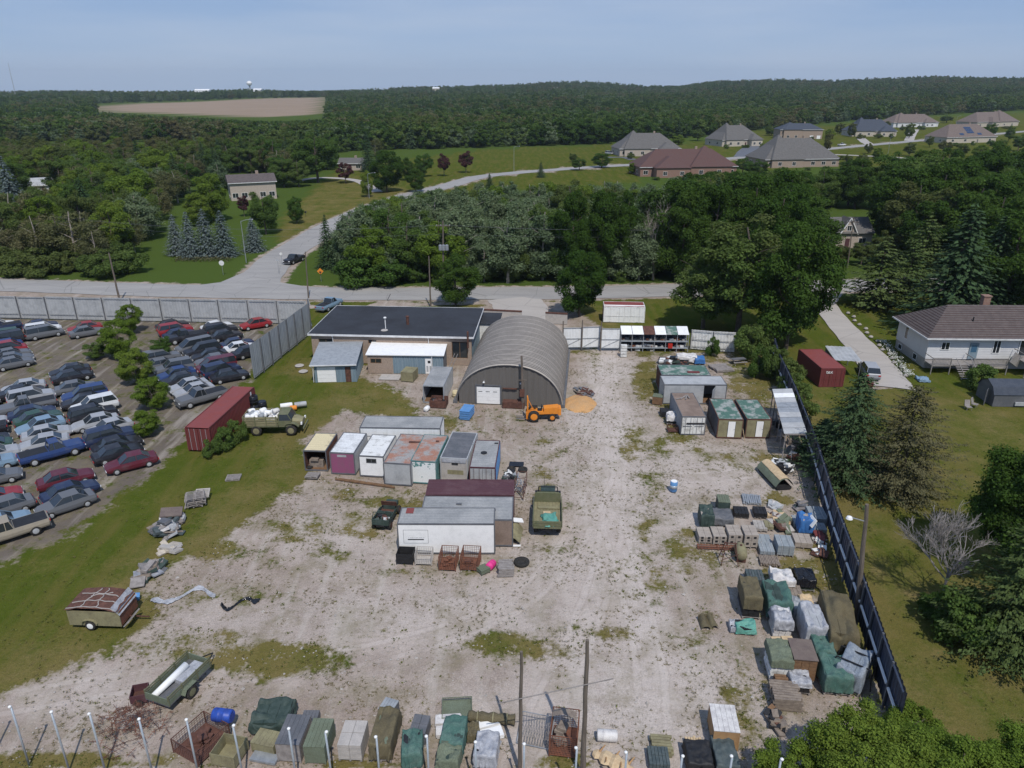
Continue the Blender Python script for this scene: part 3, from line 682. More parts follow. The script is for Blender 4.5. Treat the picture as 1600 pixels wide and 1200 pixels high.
# ---------------------------------------------------------------- quonset hut
a, b, rr = P(713, 629), P(885, 645.5), P(890, 556)
W_ = 12.25; rz = math.atan2(b.y-a.y, b.x-a.x); 
LQ = 19.5; HQ = 4.95
q = thing('quonset_hut', 'large arched corrugated steel hut with ribbed roof', 'hut', (a.x, a.y, 0), R(-6))
def arch(u, sc_=1.0):
    t = math.pi*(1-u); k = .93
    return (W_/2+math.copysign(abs(math.cos(t))**k, math.cos(t))*W_/2*sc_, abs(math.sin(t))**.98*HQ*sc_)
NR = 44
mb = MB()
prof = []
for i in range(NR):
    for f, o in ((0, 0), (.22, .0), (.42, .10), (.78, .10)): prof.append(((i+f)/NR, o))
prof.append((1, 0))
nseg = 40; vs = []
for v, o in prof:
    for i in range(nseg+1):
        x, z = arch(i/nseg, 1+o/6); vs.append((x, -.25+v*LQ, z))
k = nseg+1
mb.add(vs, [(j*k+i, j*k+i+1, (j+1)*k+i+1, (j+1)*k+i) for j in range(len(prof)-1) for i in range(nseg)])
mb.build('arched_roof', 'quonset', q)
for j in range(1, NR):
    mb = MB(); pr = None
    for i in range(0, nseg+1, 1):
        x, z = arch(i/nseg, 1.012); cu = (x, -.25+(j+.1)/NR*LQ, z)
        if pr: mb.bar(pr, cu, .05, 4)
        pr = cu
    mb.build('roof_seam', 'quonset_end' if j % 4 else 'grey_wood', q)
for y0 in (0, LQ-.6):
    mb = MB(); nx = 34
    for i in range(nx):
        x0, x1 = W_*i/nx, W_*(i+1)/nx
        def zt(x):
            c = max(-1, min(1, (x-W_/2)/(W_/2))); c = math.copysign(abs(c)**(1/.93), c); return max(.02, (1-c*c)**.49*HQ-.03)
        if y0 == 0 and 2.35 < (x0+x1)/2 < 5.2: zb = 2.25
        else: zb = .0
        za, zc = zt(x0), zt(x1-.05)
        if za < zb+.05: continue
        yy = y0-(.05 if i % 2 else 0)
        mb.add([(x0,yy,zb),(x1,yy,zb),(x1,yy,zc),(x0,yy,za),(x0,y0+.06,zb),(x1,y0+.06,zb),(x1,y0+.06,zc),(x0,y0+.06,za)],[(0,1,2,3),(7,6,5,4),(0,3,7,4),(1,5,6,2),(2,6,7,3),(0,4,5,1)])
    mb.build('end_wall', 'quonset_end', q)
mb = MB()
for i in range(nseg):
    x0, z0 = arch(i/nseg, .985); x1, z1 = arch((i+1)/nseg, .985); mb.bar((x0,-.1,z0),(x1,-.1,z1),.07)
mb.build('arch_trim', 'dark_grey', q)
mb = MB()
for k in range(5): mb.box(2.42,5.12,-.03,.02,.05+k*.42,.05+k*.42+.405)
gd = mb.build('garage_door', 'clean_white', q)
mb = MB()
for k in range(3): mb.box(2.62+k*.85,3.08+k*.85,-.04,-.031,1.5,1.58)
mb.build('door_window', 'dark_grey', gd)
mb = MB().box(2.25,2.41,-.12,.0,0,2.25).box(5.13,5.29,-.12,.0,0,2.25).box(2.25,5.29,-.12,.0,2.251,2.42); mb.build('door_frame','dark_grey',q)
for k, x in enumerate((3.3, 7.55)):
    MB().lathe([(.02,0),(.13,.03),(.12,.1),(.02,.16)],10,(x,-.35,2.75)).bar((x,-.3,2.85),(x,0,2.9),.02).build('yard_light','clean_white',q)
B(5.45,7.1,-.3,-.1,2.05,2.15).build('ledge','dark_rust',q)
MB().box(5.5,8.0,-1.0,-.12,.0,.75).build('junk_bench','dark_rust',q)
mb = MB()
for s in (-.12,W_+.12): mb.box(s-.22,s+.22,-.2,LQ-.3,0,.35)
mb.build('footing','dark_grey',q)

# wooden pole in front of the hut
def pole(label, top, base, r=.15, m='pole_wood', name='utility_pole', group=None, cat='pole', lean=0):
    p = P(*base); h = zat(top[0], top[1], p.y)
    xt = ray(*top)[0]*p.y/ray(*top)[1]-p.x
    t = thing(name, label, cat, p, 0, group); mb = MB(); n = 8
    prev = (0, 0, -.1)
    for i in range(1, n+1):
        f = i/n; c = (xt*f+.015*math.sin(i*2.1), .012*math.cos(i*1.3), h*f); mb.bar(prev, c, r*(1.12-.45*(i-1)/n), 8, r*(1.12-.45*i/n)); prev = c
    mb.build('shaft', m, t); return t, p, h, xt
t, p, h, xt = pole('thick wooden pole standing against the front of the arched hut', (815,556), (817,638), .17)
MB().obox((-.1,-.25,2.0),(.55,.12,.9)).build('meter_box','dark_rust',t)
MB().bar((-.5,-.1,h*.55),(.4,-.1,h*.55),.06).build('crossbar','pole_wood',t)
# ---------------------------------------------------------------- main flat roofed building with lean-tos
h = 4.0
a, b, c = P(485,521,h), P(737,526,h), P(525,478.5,h)
W_ = (b-a).length; D_ = 13.0; rz = math.atan2(b.y-a.y, b.x-a.x)
m_ = thing('workshop_building', 'long tan brick workshop with flat black roof', 'workshop', (a.x, a.y, 0), rz)
mb = MB()                                            # front wall with openings
ops = [(1.0, 2.9, 1.0, 3.3), (7.6, 8.7, 2.75, 3.3), (18.6, 20.7, .95, 3.25)]
xs = 0.05
for x0, x1, z0, z1 in ops:
    mb.box(xs, x0, 0, .25, 0, h-.2).box(x0, x1, 0, .25, 0, z0).box(x0, x1, 0, .25, z1, h-.2); xs = x1
mb.box(xs, W_-.05, 0, .25, 0, h-.2).build('front_wall', 'brick_tan', m_)
B(.05,.3,.26,D_-.3,0,h-.2).build('side_wall','brick_tan',m_)
MB().corr((W_-.04,.26),(W_-.04,D_-.3),0,h-.2,per=.5).build('side_wall','blue_grey',m_)
B(.05,W_-.05,D_-.29,D_-.04,0,h-.2).build('rear_wall','brick_tan',m_)
for x0, x1, z0, z1 in ops:
    f = MB(); e = .07
    f.box(x0,x1,.1,.16,z0,z0+e).box(x0,x1,.1,.16,z1-e,z1).box(x0,x0+e,.1,.16,z0+e,z1-e).box(x1-e,x1,.1,.16,z0+e,z1-e).box((x0+x1)/2-.03,(x0+x1)/2+.03,.1,.16,z0+e,z1-e)
    f = f.build('window','brown_wood',m_); B(x0+e,x1-e,.12,.14,z0+e,z1-e).build('pane','glass',f)
B(1.25,1.9,-.3,.1,1.1,1.75).build('air_conditioner','clean_white',m_)
MB().grid(40,20,lambda u,v:(-.25+u*(W_+.5),-.3+v*(D_+.5),h+.02+.035*noise.noise((u*7,v*4,1)))).build('roof','asphalt_roof',m_)
mb = MB()
for x0,x1,y0,y1 in ((-.3,W_+.3,-.36,-.3),(-.3,W_+.3,D_+.2,D_+.26),(-.31,-.25,-.3,D_+.2),(W_+.25,W_+.31,-.3,D_+.2)): mb.box(x0,x1,y0,y1,h-.2,h+.05)
mb.build('fascia','gutter',m_)
MB().box(-.24,W_+.24,-.29,0,h-.19,h-.1).build('soffit','dark_grey',m_)
mb = MB()
for x in (2.95, 15.6): mb.bar((x,-.38,h-.15),(x,-.1,h-.5),.05,6).bar((x,-.1,h-.5),(x,-.1,2.3),.05,6)
mb.build('downpipe','gutter',m_)
MB().bar((9.4,2.6,h),(9.4,2.6,h+1.5),.06,8).lathe([(.16,0),(.2,.04),(.2,.16),(.02,.22)],10,(9.4,2.6,h+1.45)).build('vent_pipe','clean_white',m_)
MB().lathe([(.5,0),(.42,.08),(.1,.12)],14,(9.4,1.9,h)).build('roof_flashing','concrete',m_)
MB().bar((12.0,4.6,h),(12.0,4.6,h+1.15),.2,10).lathe([(.26,0),(.26,.1),(.02,.2)],10,(12,4.6,h+1.1)).build('chimney','dark_rust',m_)
MB().bar((20.8,-.45,2.6),(20.8,-.45,h+.85),.13,8).build('stove_pipe','dark_rust',m_)
# shed roof lean-to with the white garage door
a, b, c = P(484,569,2.45), P(557.5,566.5,2.45), P(510,536,3.0)
w1 = (b-a).length; r1 = math.atan2(b.y-a.y, b.x-a.x)*.6; d1 = 6.7
l1 = thing('garage_shed', 'blue grey garage with white roller door and grey sloping roof in front of the workshop', 'garage', (a.x,a.y,0), r1)
x0, x1 = .45, w1-.15
mb = MB(); hz = 2.35
mb.corr((x0,0),(x0+.3,0),0,hz).corr((x0+2.6,0),(x0+3.75,0),0,hz,per=.2).corr((x0+4.45,0),(x1,0),0,hz,per=.2).box(x0+.3,x0+2.6,0,.04,2.05,hz).box(x0+3.75,x0+4.45,0,.04,2.0,hz)
mb.build('front_wall','blue_grey',l1)
for xx in (x0,x1): MB().corr(*(((xx,.05),(xx,d1-.3)) if xx==x1 else ((xx,d1-.3),(xx,.05))),0,2.35).build('side_wall','blue_grey',l1)
MB().add([(x0,.05,2.35),(x0,d1-.3,2.35),(x0,d1-.3,2.95),(x1,.05,2.35),(x1,d1-.3,2.35),(x1,d1-.3,2.95)],[(0,1,2),(5,4,3)]).build('gable_infill','blue_grey',l1)
B(x0,x1,d1-.3,d1-.25,0,2.93).build('rear_wall','blue_grey',l1)
mb = MB()
for k in range(4): mb.box(x0+.32,x0+2.58,.01,.05,.03+k*.5,.03+k*.5+.485)
mb.build('garage_door','clean_white',l1)
MB().box(x0+3.78,x0+4.42,-.01,.03,.03,1.97).build('door','dark_rust',l1)
MB().add([(0,-.35,2.42),(w1,-.35,2.42),(w1,d1,3.05),(0,d1,3.05),(0,-.35,2.36),(w1,-.35,2.36),(w1,d1,2.99),(0,d1,2.99)],[(0,1,2,3),(7,6,5,4),(0,4,5,1),(1,5,6,2),(2,6,7,3),(3,7,4,0)]).build('roof','grey_metal',l1)
MB().box(-.02,w1+.02,-.45,-.36,2.3,2.42).bar((.1,-.4,2.3),(.35,-.15,1.9),.05,6).bar((.35,-.15,1.9),(.3,-.15,.1),.05,6).build('gutter','gutter',l1)
# white roofed lean-to
a, b, c = P(571.5,553,2.6), P(694,554.5,2.6), P(581,526,3.1)
w1 = (b-a).length; d1 = 6.3; r1 = math.atan2(b.y-a.y, b.x-a.x)
l2 = thing('lean_to_shed', 'low shed with bright white roof and blue grey front attached to the workshop', 'lean-to', (a.x,a.y,0), r1)
B(.15,.5,0,.2,0,2.45).build('front_wall','brick_tan',l2)
MB().box(.5,1.95,0,.2,0,1.35).box(.5,1.95,0,.2,2.0,2.45).box(1.95,3.4,0,.2,0,2.45).build('front_wall','brick_tan',l2)
f = MB().box(.5,1.95,.02,.1,1.35,1.42).box(.5,1.95,.02,.1,1.93,2.0).box(.5,.58,.02,.1,1.42,1.93).box(1.87,1.95,.02,.1,1.42,1.93).box(1.15,1.22,.02,.1,1.42,1.93).build('window','brown_wood',l2)
B(.58,1.87,.05,.07,1.42,1.93).build('pane','glass',f)
MB().corr((3.4,.02),(7.5,.02),0,2.45,per=.3).corr((8.45,.02),(w1-.15,.02),0,2.45,per=.3).box(7.5,8.45,.0,.05,2.05,2.45).build('metal_cladding','blue_grey',l2)
dr = B(7.52,8.43,-.03,.02,.03,2.04).build('door','clean_white',l2); B(7.85,8.2,-.04,-.031,1.45,1.8).build('door_window','black',dr); MB().box(7.65,7.9,-.04,-.031,.3,1.1).box(8.05,8.3,-.04,-.031,.3,1.1).build('door_panel','light_grey',dr)
MB().corr((w1-.15,.05),(w1-.15,d1-.4),0,2.45).add([(w1-.15,.05,2.45),(w1-.15,d1-.4,2.45),(w1-.15,d1-.4,3.0)],[(0,1,2)]).build('side_wall','dark_grey',l2)
B(.15,.19,.2,d1-.4,0,2.45).build('side_wall','brick_tan',l2)
MB().add([(0,-.25,2.6),(w1,-.25,2.6),(w1,d1-.3,3.2),(0,d1-.3,3.2),(0,-.25,2.5),(w1,-.25,2.5),(w1,d1-.3,3.1),(0,d1-.3,3.1)],[(0,1,2,3),(7,6,5,4),(0,4,5,1),(1,5,6,2),(2,6,7,3),(3,7,4,0)]).build('roof','clean_white',l2)
MB().bar((w1*.84,-.12,2.5),(w1*.84,-.12,.1),.05,6).build('downpipe','gutter',l2)
tag(MB().bar((0,0,0),(1.1,.9,2.5),.04).bar((.4,-.1,0),(1.5,.8,2.5),.04).bar((.3,.2,.7),(.68,.1,.7),.03).bar((.6,.5,1.4),(.98,.4,1.4),.03).build('ladder','grey_wood',None,loc=P(697,585)),'wooden ladder leaning at the right end of the white roofed shed','ladder')
# white lean-to between workshop and hut
a = P(741,545,0)
l3 = thing('lean_to_shed', 'small white walled lean-to with dark roof squeezed between workshop and arched hut', 'lean-to', (a.x+.3,a.y+3.2,0), R(-5))
B(0,3.1,0,.1,0,2.7).build('front_wall','white_dirty',l3); B(0,3.1,.1,4.2,0,.1).build('floor','concrete',l3)
MB().add([(-.1,-.2,2.75),(3.2,-.2,2.75),(3.2,4.3,3.1),(-.1,4.3,3.1),(-.1,-.2,2.68),(3.2,-.2,2.68),(3.2,4.3,3.02),(-.1,4.3,3.02)],[(0,1,2,3),(7,6,5,4),(0,4,5,1),(1,5,6,2),(2,6,7,3),(3,7,4,0)]).build('roof','asphalt_roof',l3)
for y in (2.2,): B(0,3.1,4.0,4.1,.1,2.95).build('rear_wall','white_dirty',l3)
MB().lathe([(.2,-.02),(.2,0),(.14,.03)],12,(0,0,0)).build('round_hole','black',l3).matrix_local = Matrix.Translation((1.3,-.02,1.1))@Matrix.Rotation(math.pi/2,4,'X')
# low red capped wall joining the buildings behind the hut
for lab,(p0,p1) in (('low concrete wall with rusty red beam between workshop and arched hut',((752,500),(815,503))),('low concrete wall with rusty red beam between arched hut and back fence',((852,505),(886,507)))):
    a, b = P(*p0), P(*p1); dd = (b-a); t = thing('low_wall', lab, 'wall', a, math.atan2(dd.y,dd.x))
    B(0,dd.length,0,.2,0,1.6).build('wall','concrete',t); B(-.02,dd.length+.02,-.06,.26,1.6,1.78).build('beam','dark_rust',t)
# ---------------------------------------------------------------- fences
def fence_line(name, label, pts, h, m, post_every=2.6, rails=(), brace=True, face=1, wall_th=.05, corrg=True, group=None):
    """pts: ground points; panels, posts and rails as parts of one fence"""
    o = pts[0]; t = thing(name, label, 'fence', o, 0, group)
    pn = MB(); pb = MB(); rb = MB(); bb = MB()
    for a, b in zip(pts[:-1], pts[1:]):
        a = a-o; b = b-o; d = b-a; n = max(1, round(d.length/post_every)); u = d.normalized(); nn = Vector((-u.y, u.x, 0))*face
        for k in range(n):
            p, q = a+d*k/n, a+d*(k+1)/n
            pn = MB()
            if corrg: pn.corr((p.x,p.y),(q.x,q.y),.15+random.uniform(-.06,.06),h+random.uniform(-.07,.07),per=.42,dep=.04)
            pn.build('panel', m, t)
            c = p+nn*.12; pb = MB(); pb.obox((c.x,c.y,h/2),(.12,.12,h)); pb.build('post', 'dark_grey', t)
            for z, mt_, th in rails:
                r0, r1 = p+nn*.16+d/n*.08, q+nn*.16-d/n*.06
                rb = MB().bar((r0.x,r0.y,z),(r1.x,r1.y,z),th); rb.build('rail', mt_, t)
            if brace:
                e = p+nn*1.0; bb = MB().bar((c.x,c.y,h*.9),(e.x,e.y,.1),.05); bb.build('brace','grey_metal',t)
    return t
FB = [(1207,568),(1213,592),(1238,650),(1269,737),(1300,852),(1330,940),(1367,1060),(1398,1160)]
FP = [P(*q) for q in FB]
fence_line('yard_fence', 'tall dark navy metal fence running along the right side of the yard', FP, 3.5, 'navy', 2.5, rails=((1.75,'clean_white',.085),(3.45,'navy',.07)), brace=False, face=-1)
# upper braces catching the sun, outside face
# back fence of white panels
BK = [((879,547),(908,546.5)),((908.5,547),(937,546)),((938,548),(968,548))]
for i,(p,q) in enumerate(BK):
    a,b = P(*p),P(*q); d=b-a; t=thing('gate_panel',['white metal sheet panel nearest the arched hut in the back fence','tallest white metal sheet panel, second from the arched hut in the back fence','white metal sheet panel just left of the open shelving'][i],'fence panel',a,math.atan2(d.y,d.x),'white sheet panels of the back fence')
    w_=d.length; h=3.25+.12*(i==1)
    MB().corr((.05,0),(w_-.05,0),.35,h,per=.22,dep=.02).build('sheet','white_metal',t)
    mb=MB()
    for z in (.38,h*.5,h-.08): mb.box(.05,w_-.05,-.09,-.03,z,z+.07)
    for x in (.02,w_-.1): mb.box(x,x+.08,-.09,-.03,.3,h)
    mb.build('frame','galv',t)
    MB().bar((.15,-.07,.45),(w_-.15,-.07,h*.5),.025).build('brace','galv',t)
    MB().bar((-.03,-.15,0),(-.03,-.15,h+1.0),.08,8).build('post','pole_wood',t)
a=P(1078,546); b=P(1112,549); c=P(1147,551); 
fence_line('back_fence','weathered white sheet fence at right end of the back fence beside the shrubs',[a,b,c],2.9,'white_dirty',2.4,rails=((.6,'galv',.04),(1.6,'galv',.04),(2.8,'galv',.04)),brace=False,face=-1)
# open shelving
a,b=P(969,549),P(1074,550); d=b-a; w_=d.length; t=thing('storage_rack','long open two tier shelving full of parts along the back fence','shelving',a,math.atan2(d.y,d.x))
MB().corr((0,1.35),(w_,1.35),.2,3.1).build('back_panel','navy',t)
nb=6
for k in range(nb+1):
    x=w_*k/nb; mb=MB()
    for y in (0,1.3): mb.box(x-.05,x+.05,y-.05,y+.05,0,2.75+.35*(y>0))
    mb.build('upright','galv',t)
for z in (.55,1.5):
    B(.05,w_-.05,-.05,1.28,z,z+.06).build('shelf','galv',t)
    mb=MB().box(.05,w_-.05,-.11,-.06,z-.04,z+.08); mb.build('beam','steel_pipe',t)
roofm=['clean_white','clean_white','dark_rust','clean_white','green_roof','white_metal']
for k in range(nb):
    x0,x1=w_*k/nb+.03,w_*(k+1)/nb-.03
    MB().add([(x0,-.3,2.6),(x1,-.3,2.6),(x1,1.5,3.25),(x0,1.5,3.25),(x0,-.3,2.57),(x1,-.3,2.57),(x1,1.5,3.22),(x0,1.5,3.22)],[(0,1,2,3),(7,6,5,4),(0,4,5,1)]).build('roof_sheet',roofm[k],t)
gm=['dark_rust','rust','dark_grey','old_wood','grey_metal','dark_grey','white_dirty','concrete','black','black']
for k in range(70):
    x=random.uniform(.3,w_-.6); z=random.choice((.02,.61,.61,1.56)); s=random.uniform(.15,.5); y=random.uniform(.05,.5)
    if 9.3<x<10 : m='red'
    MB().obox((x,y+s/2,z+s*.35),(s*random.uniform(.8,1.8),s,s*.7),(random.uniform(-.2,.2),random.uniform(-.1,.1),random.uniform(-.6,.6))).build('stored_part',random.choice(gm),t)
MB().obox((w_*.735,-.05,.61+.3),(.6,.45,.6)).build('stored_part','red',t)
# scrapyard fences
def wall(label,p,q,h,m,post=2.5,face=1,z0=.1):
    a,b=P(*p),P(*q); return fence_line('scrapyard_fence',label,[a,b],h,m,post,rails=((.9,'galv',.04),(h-.1,'galv',.04)),brace=False,face=face)
wall('long pale corrugated metal fence between the scrapyard and the main road',(-140,495),(482,507),3.7,'light_grey',4.5,-1)
wall('dark grey metal fence between the scrapyard and the workshop lawn',(484,508),(487,519),4.2,'grey_metal',2.5)
a,b=P(486,521),P(397,594)
fence_line('scrapyard_fence','tall grey metal fence slanting from the workshop corner to the red container',[a,b],4.6,'grey_metal',2.6,rails=((.5,'dark_grey',.05),),brace=False,face=1)
# low white sheet wall beside workshop
a,b=P(463,487),P(486,505)
# ---------------------------------------------------------------- corrugated roof shelter on the fence
hs_=3.0
a,b,c,d_=P(1227,678,hs_),P(1257,678,hs_),P(1208,608,hs_),P(1234,607,hs_)
L_=(c-a).length; t=thing('lean_to_roof','narrow corrugated roof shelter standing against the navy fence','shelter',(a.x,a.y,0),math.atan2(c.y-a.y,c.x-a.x)-math.pi/2)
w_=(b-a).length
for k in range(9):
    y0=L_*k/9; y1=L_*(k+1)/9
    mb=MB(); nn=5
    mb.grid(2,nn*2,lambda u,v:(-.1+u*(w_+.2),y0+.03+v*(y1-y0-.02),hs_+.02*(k%2)+(.05 if int(v*nn*2)%2 else 0)+.25*u)); mb.build('roof_sheet',random.choice(['light_grey','white_metal','galv','light_grey']),t)
for k in range(6):
    y=L_*k/5
    MB().bar((.05,y,0),(.05,y,hs_-.05),.07).build('post','grey_wood',t); MB().bar((.0,y,hs_-.06),(w_,y,hs_+.12),.06).build('rafter','grey_wood',t)
for k in range(14):
    y=random.uniform(.5,L_-1); s=random.uniform(.3,.7)
    MB().obox((random.uniform(.3,w_-.3),y,s/2),(s,s*1.3,s),(0,0,random.uniform(0,3))).build('stored_part',random.choice(gm),t)

# ---------------------------------------------------------------- generic yard goods
def bb(x0,x1,y0,y1,d,h=None):
    """footprint and height of something whose picture box is x0..x1, y0..y1 and whose depth is d metres"""
    xc=(x0+x1)/2; p=P(xc,y1); dep=p.y*cp+CAM_H*sp; w_=(x1-x0)/FPX*dep
    hh=zat(xc,y0,p.y+d) if h is None else h
    return Vector((p.x*(1+d/2/p.y),p.y+d/2,0)),w_*.93,max(.12,hh*(.93 if h is None else 1))
YAW=R(-7)
def drape(w_,d,h,seed,sag=.08,flare=.1,n=34,top=.62,bottom=.05):
    mb=MB()
    def f(u,v):
        a,b=u*2-1,v*2-1; m_=max(abs(a),abs(b)); s=max(0,(m_-top)/(1-top))
        k=top if m_<top else m_
        x=a/k*w_/2 if m_>=top else a/top*w_/2; y=b/k*d/2 if m_>=top else b/top*d/2
        r=noise.noise((a*2.2+seed,b*2.2,seed*.7)); r2=noise.noise((a*6+seed,b*6,seed*1.7)); r3=1-abs(noise.noise((a*3.1+seed,b*4.3,seed*.3)))*3.2
        fo=.055*max(-.6,r3); k2=abs(a)+abs(b)*.6
        z=h*(1-sag*.3)+h*sag*r*1.8+.03*r2+fo if s<=0 else (h*(1-sag*.3)+h*sag*r*1.8+fo)*(1-s)+(bottom+.10*r+.06*r2)*s
        o=1+flare*s*(.6+1.2*r+1.6*r2+.9*r3*.3)
        return (x*o,y*o,max(.02,z))
    return mb.grid(n,n,f)
def pal(mb,w_,d,z=0,n=7):
    for k in range(3):
        x=-w_/2+.05+(w_-.1)*k/2; mb.box(x-.05,x+.05,-d/2,d/2,z+.02,z+.11)
    for k in range(n):
        y=-d/2+.02+(d-.14)*k/(n-1); mb.box(-w_/2,w_/2,y,y+.1,z+.112,z+.135)
    return mb
sid=[1]
def tarp_pile(name,label,cat,box,d,tarp,under='old_wood',rz=YAW,h=None,group=None,smooth=True,cover=.78,sag=.1,flare=.08):
    sid[0]+=3.7; loc,w_,h=bb(*box,d,h); t=thing(name,label,cat,loc,rz,group)
    pal(MB(),w_*.98,d*.98).build('pallet','grey_wood',t)
    mb=MB(); n=max(2,int(h*(1-0)/.22)); 
    for k in range(n):
        z0=.14+(h-.22)*k/n; z1=.14+(h-.22)*(k+1)/n-.02; j=.02*math.sin(k*3+sid[0])
        mb=MB(); nx=3
        for i in range(nx): mb.box(-w_*.46+w_*.92*i/nx+j,-w_*.46+w_*.92*(i+1)/nx-.02+j,-d*.46,d*.46,z0,z1)
        mb.build('layer',under,t)
    drape(w_*1.02,d*1.02,h+.02,sid[0],sag,flare,bottom=h*(1-cover)).build('tarp',tarp,t,smooth)
    return t
def block_stack(name,label,cat,box,d,m,nx=2,ny=2,layers=4,rz=YAW,h=None,group=None,slots=True,strap=None,gap=.02):
    loc,w_,h=bb(*box,d,h); t=thing(name,label,cat,loc,rz,group); pal(MB(),w_,d).build('pallet','grey_wood',t)
    for k in range(layers):
        z0=.14+(h-.14)*k/layers; z1=.14+(h-.14)*(k+1)/layers-gap; mb=MB()
        for i in range(nx):
            for j in range(ny):
                e=random.uniform(-.012,.012); mb.box(-w_/2+w_*i/nx+gap/2,-w_/2+w_*(i+1)/nx-gap/2,-d/2+d*j/ny+gap/2+e,-d/2+d*(j+1)/ny-gap/2+e,z0,z1)
        mb.build('layer',m,t)
    if slots:
        for k in range(2):
            mb=MB()
            for i in range(2):
                x=-w_*.25+w_*.5*i-.1; z=.14+(h-.14)*(.2+.5*k)
                mb.box(x,x+.2,-d/2-.02,-d/2+.0,z,z+.17)
            mb.build('opening','black',t)
    if strap:
        for i in (-.25,.25):
            MB().box(w_*i-.02,w_*i+.02,-d/2-.025,d/2+.025,.1,h+.012).build('strap',strap,t)
    return t
def cage(name,label,cat,box,d,m,h=None,rz=0,fill=None,group=None,step=.16,r=.012,closed=False):
    loc,w_,h=bb(*box,d,h); t=thing(name,label,cat,loc,rz,group); x,y=w_/2,d/2
    mb=MB()
    for sx in (-x,x):
        for sy in (-y,y): mb.box(sx-.03,sx+.03,sy-.03,sy+.03,0,h)
    for z in (.12,h):
        for s in (-y,y): mb.bar((-x,s,z),(x,s,z),.028)
        for s in (-x,x): mb.bar((s,-y,z),(s,y,z),.028)
    mb.build('frame',m,t)
    for (a,b) in (((-x,-y),(x,-y)),((x,-y),(x,y)),((x,y),(-x,y)),((-x,y),(-x,-y))):
        a=Vector((*a,0)); b=Vector((*b,0)); n=max(3,int((b-a).length/step)); mb=MB()
        for i in range(1,n): c=a+(b-a)*i/n; mb.bar((c.x,c.y,.12),(c.x,c.y,h),r,3)
        n2=max(3,int(h/step))
        for k in range(1,n2): mb.bar((a.x,a.y,.12+(h-.12)*k/n2),(b.x,b.y,.12+(h-.12)*k/n2),r,3)
        mb.build('mesh_side',m,t)
    B(-x,x,-y,y,.08,.12).build('base',m,t)
    if fill:
        mm,fh=fill; 
        for k in range(5): s=random.uniform(.25,.5)*w_; MB().obox((random.uniform(-.2,.2)*w_,random.uniform(-.2,.2)*d,.12+fh*(k+.5)/5),(s,s*.9,fh/5*.9),(0,0,random.uniform(0,3))).build('content',mm,t)
    return t
def crate(name,label,cat,box,d,m,h=None,rz=0,lid=None,group=None,n=4,open_=False):
    loc,w_,h=bb(*box,d,h); t=thing(name,label,cat,loc,rz,group); x,y=w_/2,d/2
    for s,ax in ((-y,0),(y-.03,0),(-x,1),(x-.03,1)):
        mb=MB()
        for k in range(n):
            z0=.08+(h-.1)*k/n; z1=.08+(h-.1)*(k+1)/n-.018
            if ax==0: mb.box(-x+.03,x-.03,s,s+.03,z0,z1)
            else: mb.box(s,s+.03,-y,y,z0,z1)
        mb.build('side',m,t)
    for sx in (-x-.012,x-.048):
        for sy in (-y-.012,y-.048): B(sx,sx+.06,sy,sy+.06,0,h-.02).build('corner_post',m,t)
    if not open_:
        mb=MB(); nl=5
        for k in range(nl): mb.box(-x-.02+(w_+.04)*k/nl,-x-.02+(w_+.04)*(k+1)/nl-.012,-y-.02,y+.02,h-.02,h+.02)
        mb.build('lid',lid or m,t)
    else: B(-x+.03,x-.03,-y+.03,y-.03,.05,.09).build('floor',m,t)
    return t
def planks(name,label,cat,box,d,m,h=None,rz=0,group=None,n=9,layers=3,along='x'):
    loc,w_,h=bb(*box,d,h); t=thing(name,label,cat,loc,rz,group)
    for k in range(layers):
        for i in range(n):
            z=.03+(h-.03)*k/layers; th=(h-.03)/layers*.85
            if along=='x':
                y=-d/2+d*(i+.5)/n; MB().obox((random.uniform(-.05,.05)*w_,y,z+th/2),(w_*random.uniform(.85,1.03),d/n*.82,th),(0,0,random.uniform(-.03,.03))).build('plank',m,t)
            else:
                x=-w_/2+w_*(i+.5)/n; MB().obox((x,random.uniform(-.05,.05)*d,z+th/2),(w_/n*.82,d*random.uniform(.85,1.03),th),(0,0,random.uniform(-.03,.03))).build('plank',m,t)
    return t
def heap(name,label,cat,box,d,mats,h=None,rz=0,n=14,group=None,flat=.15,part='scrap_piece'):
    loc,w_,h=bb(*box,d,h); t=thing(name,label,cat,loc,rz,group)
    for k in range(n):
        a=random.uniform(0,6.28); r=math.sqrt(random.random())*.42; f=1-r*1.7
        s=(random.uniform(.3,.9)*min(w_,1.6),random.uniform(.2,.6)*min(d,1.4),random.uniform(.4,1)*flat)
        MB().obox((math.cos(a)*r*w_,math.sin(a)*r*d,max(.06,h*f*random.uniform(.3,.9))),s,(random.uniform(-.35,.35),random.uniform(-.35,.35),random.uniform(0,3.1))).build(part,random.choice(mats),t)
    return t
def barrel(label,px,py,m,r=.3,h=.9,lying=False,rz=0,lidm=None,name='barrel',group=None,z=0,loc=None):
    p=loc or P(px,py); t=thing(name,label,'barrel',p+Vector((0,0,z+(r if lying else 0))),rz,group)
    prof=[(r*.9,0),(r,.05),(r,h*.32),(r*1.05,h*.34),(r,h*.37),(r,h*.63),(r*1.05,h*.66),(r,h*.69),(r,h-.05),(r*.9,h)]
    o=MB().lathe(prof,16).build('drum',m,t,True)
    l=MB().lathe([(r*.86,h),(r*.86,h+.03),(.0,h+.03)],14).build('lid',lidm or m,t)
    if lying:
        for q in (o,l): q.rotation_euler=(0,math.pi/2,0); q.location=(-h/2,0,0)
    return t
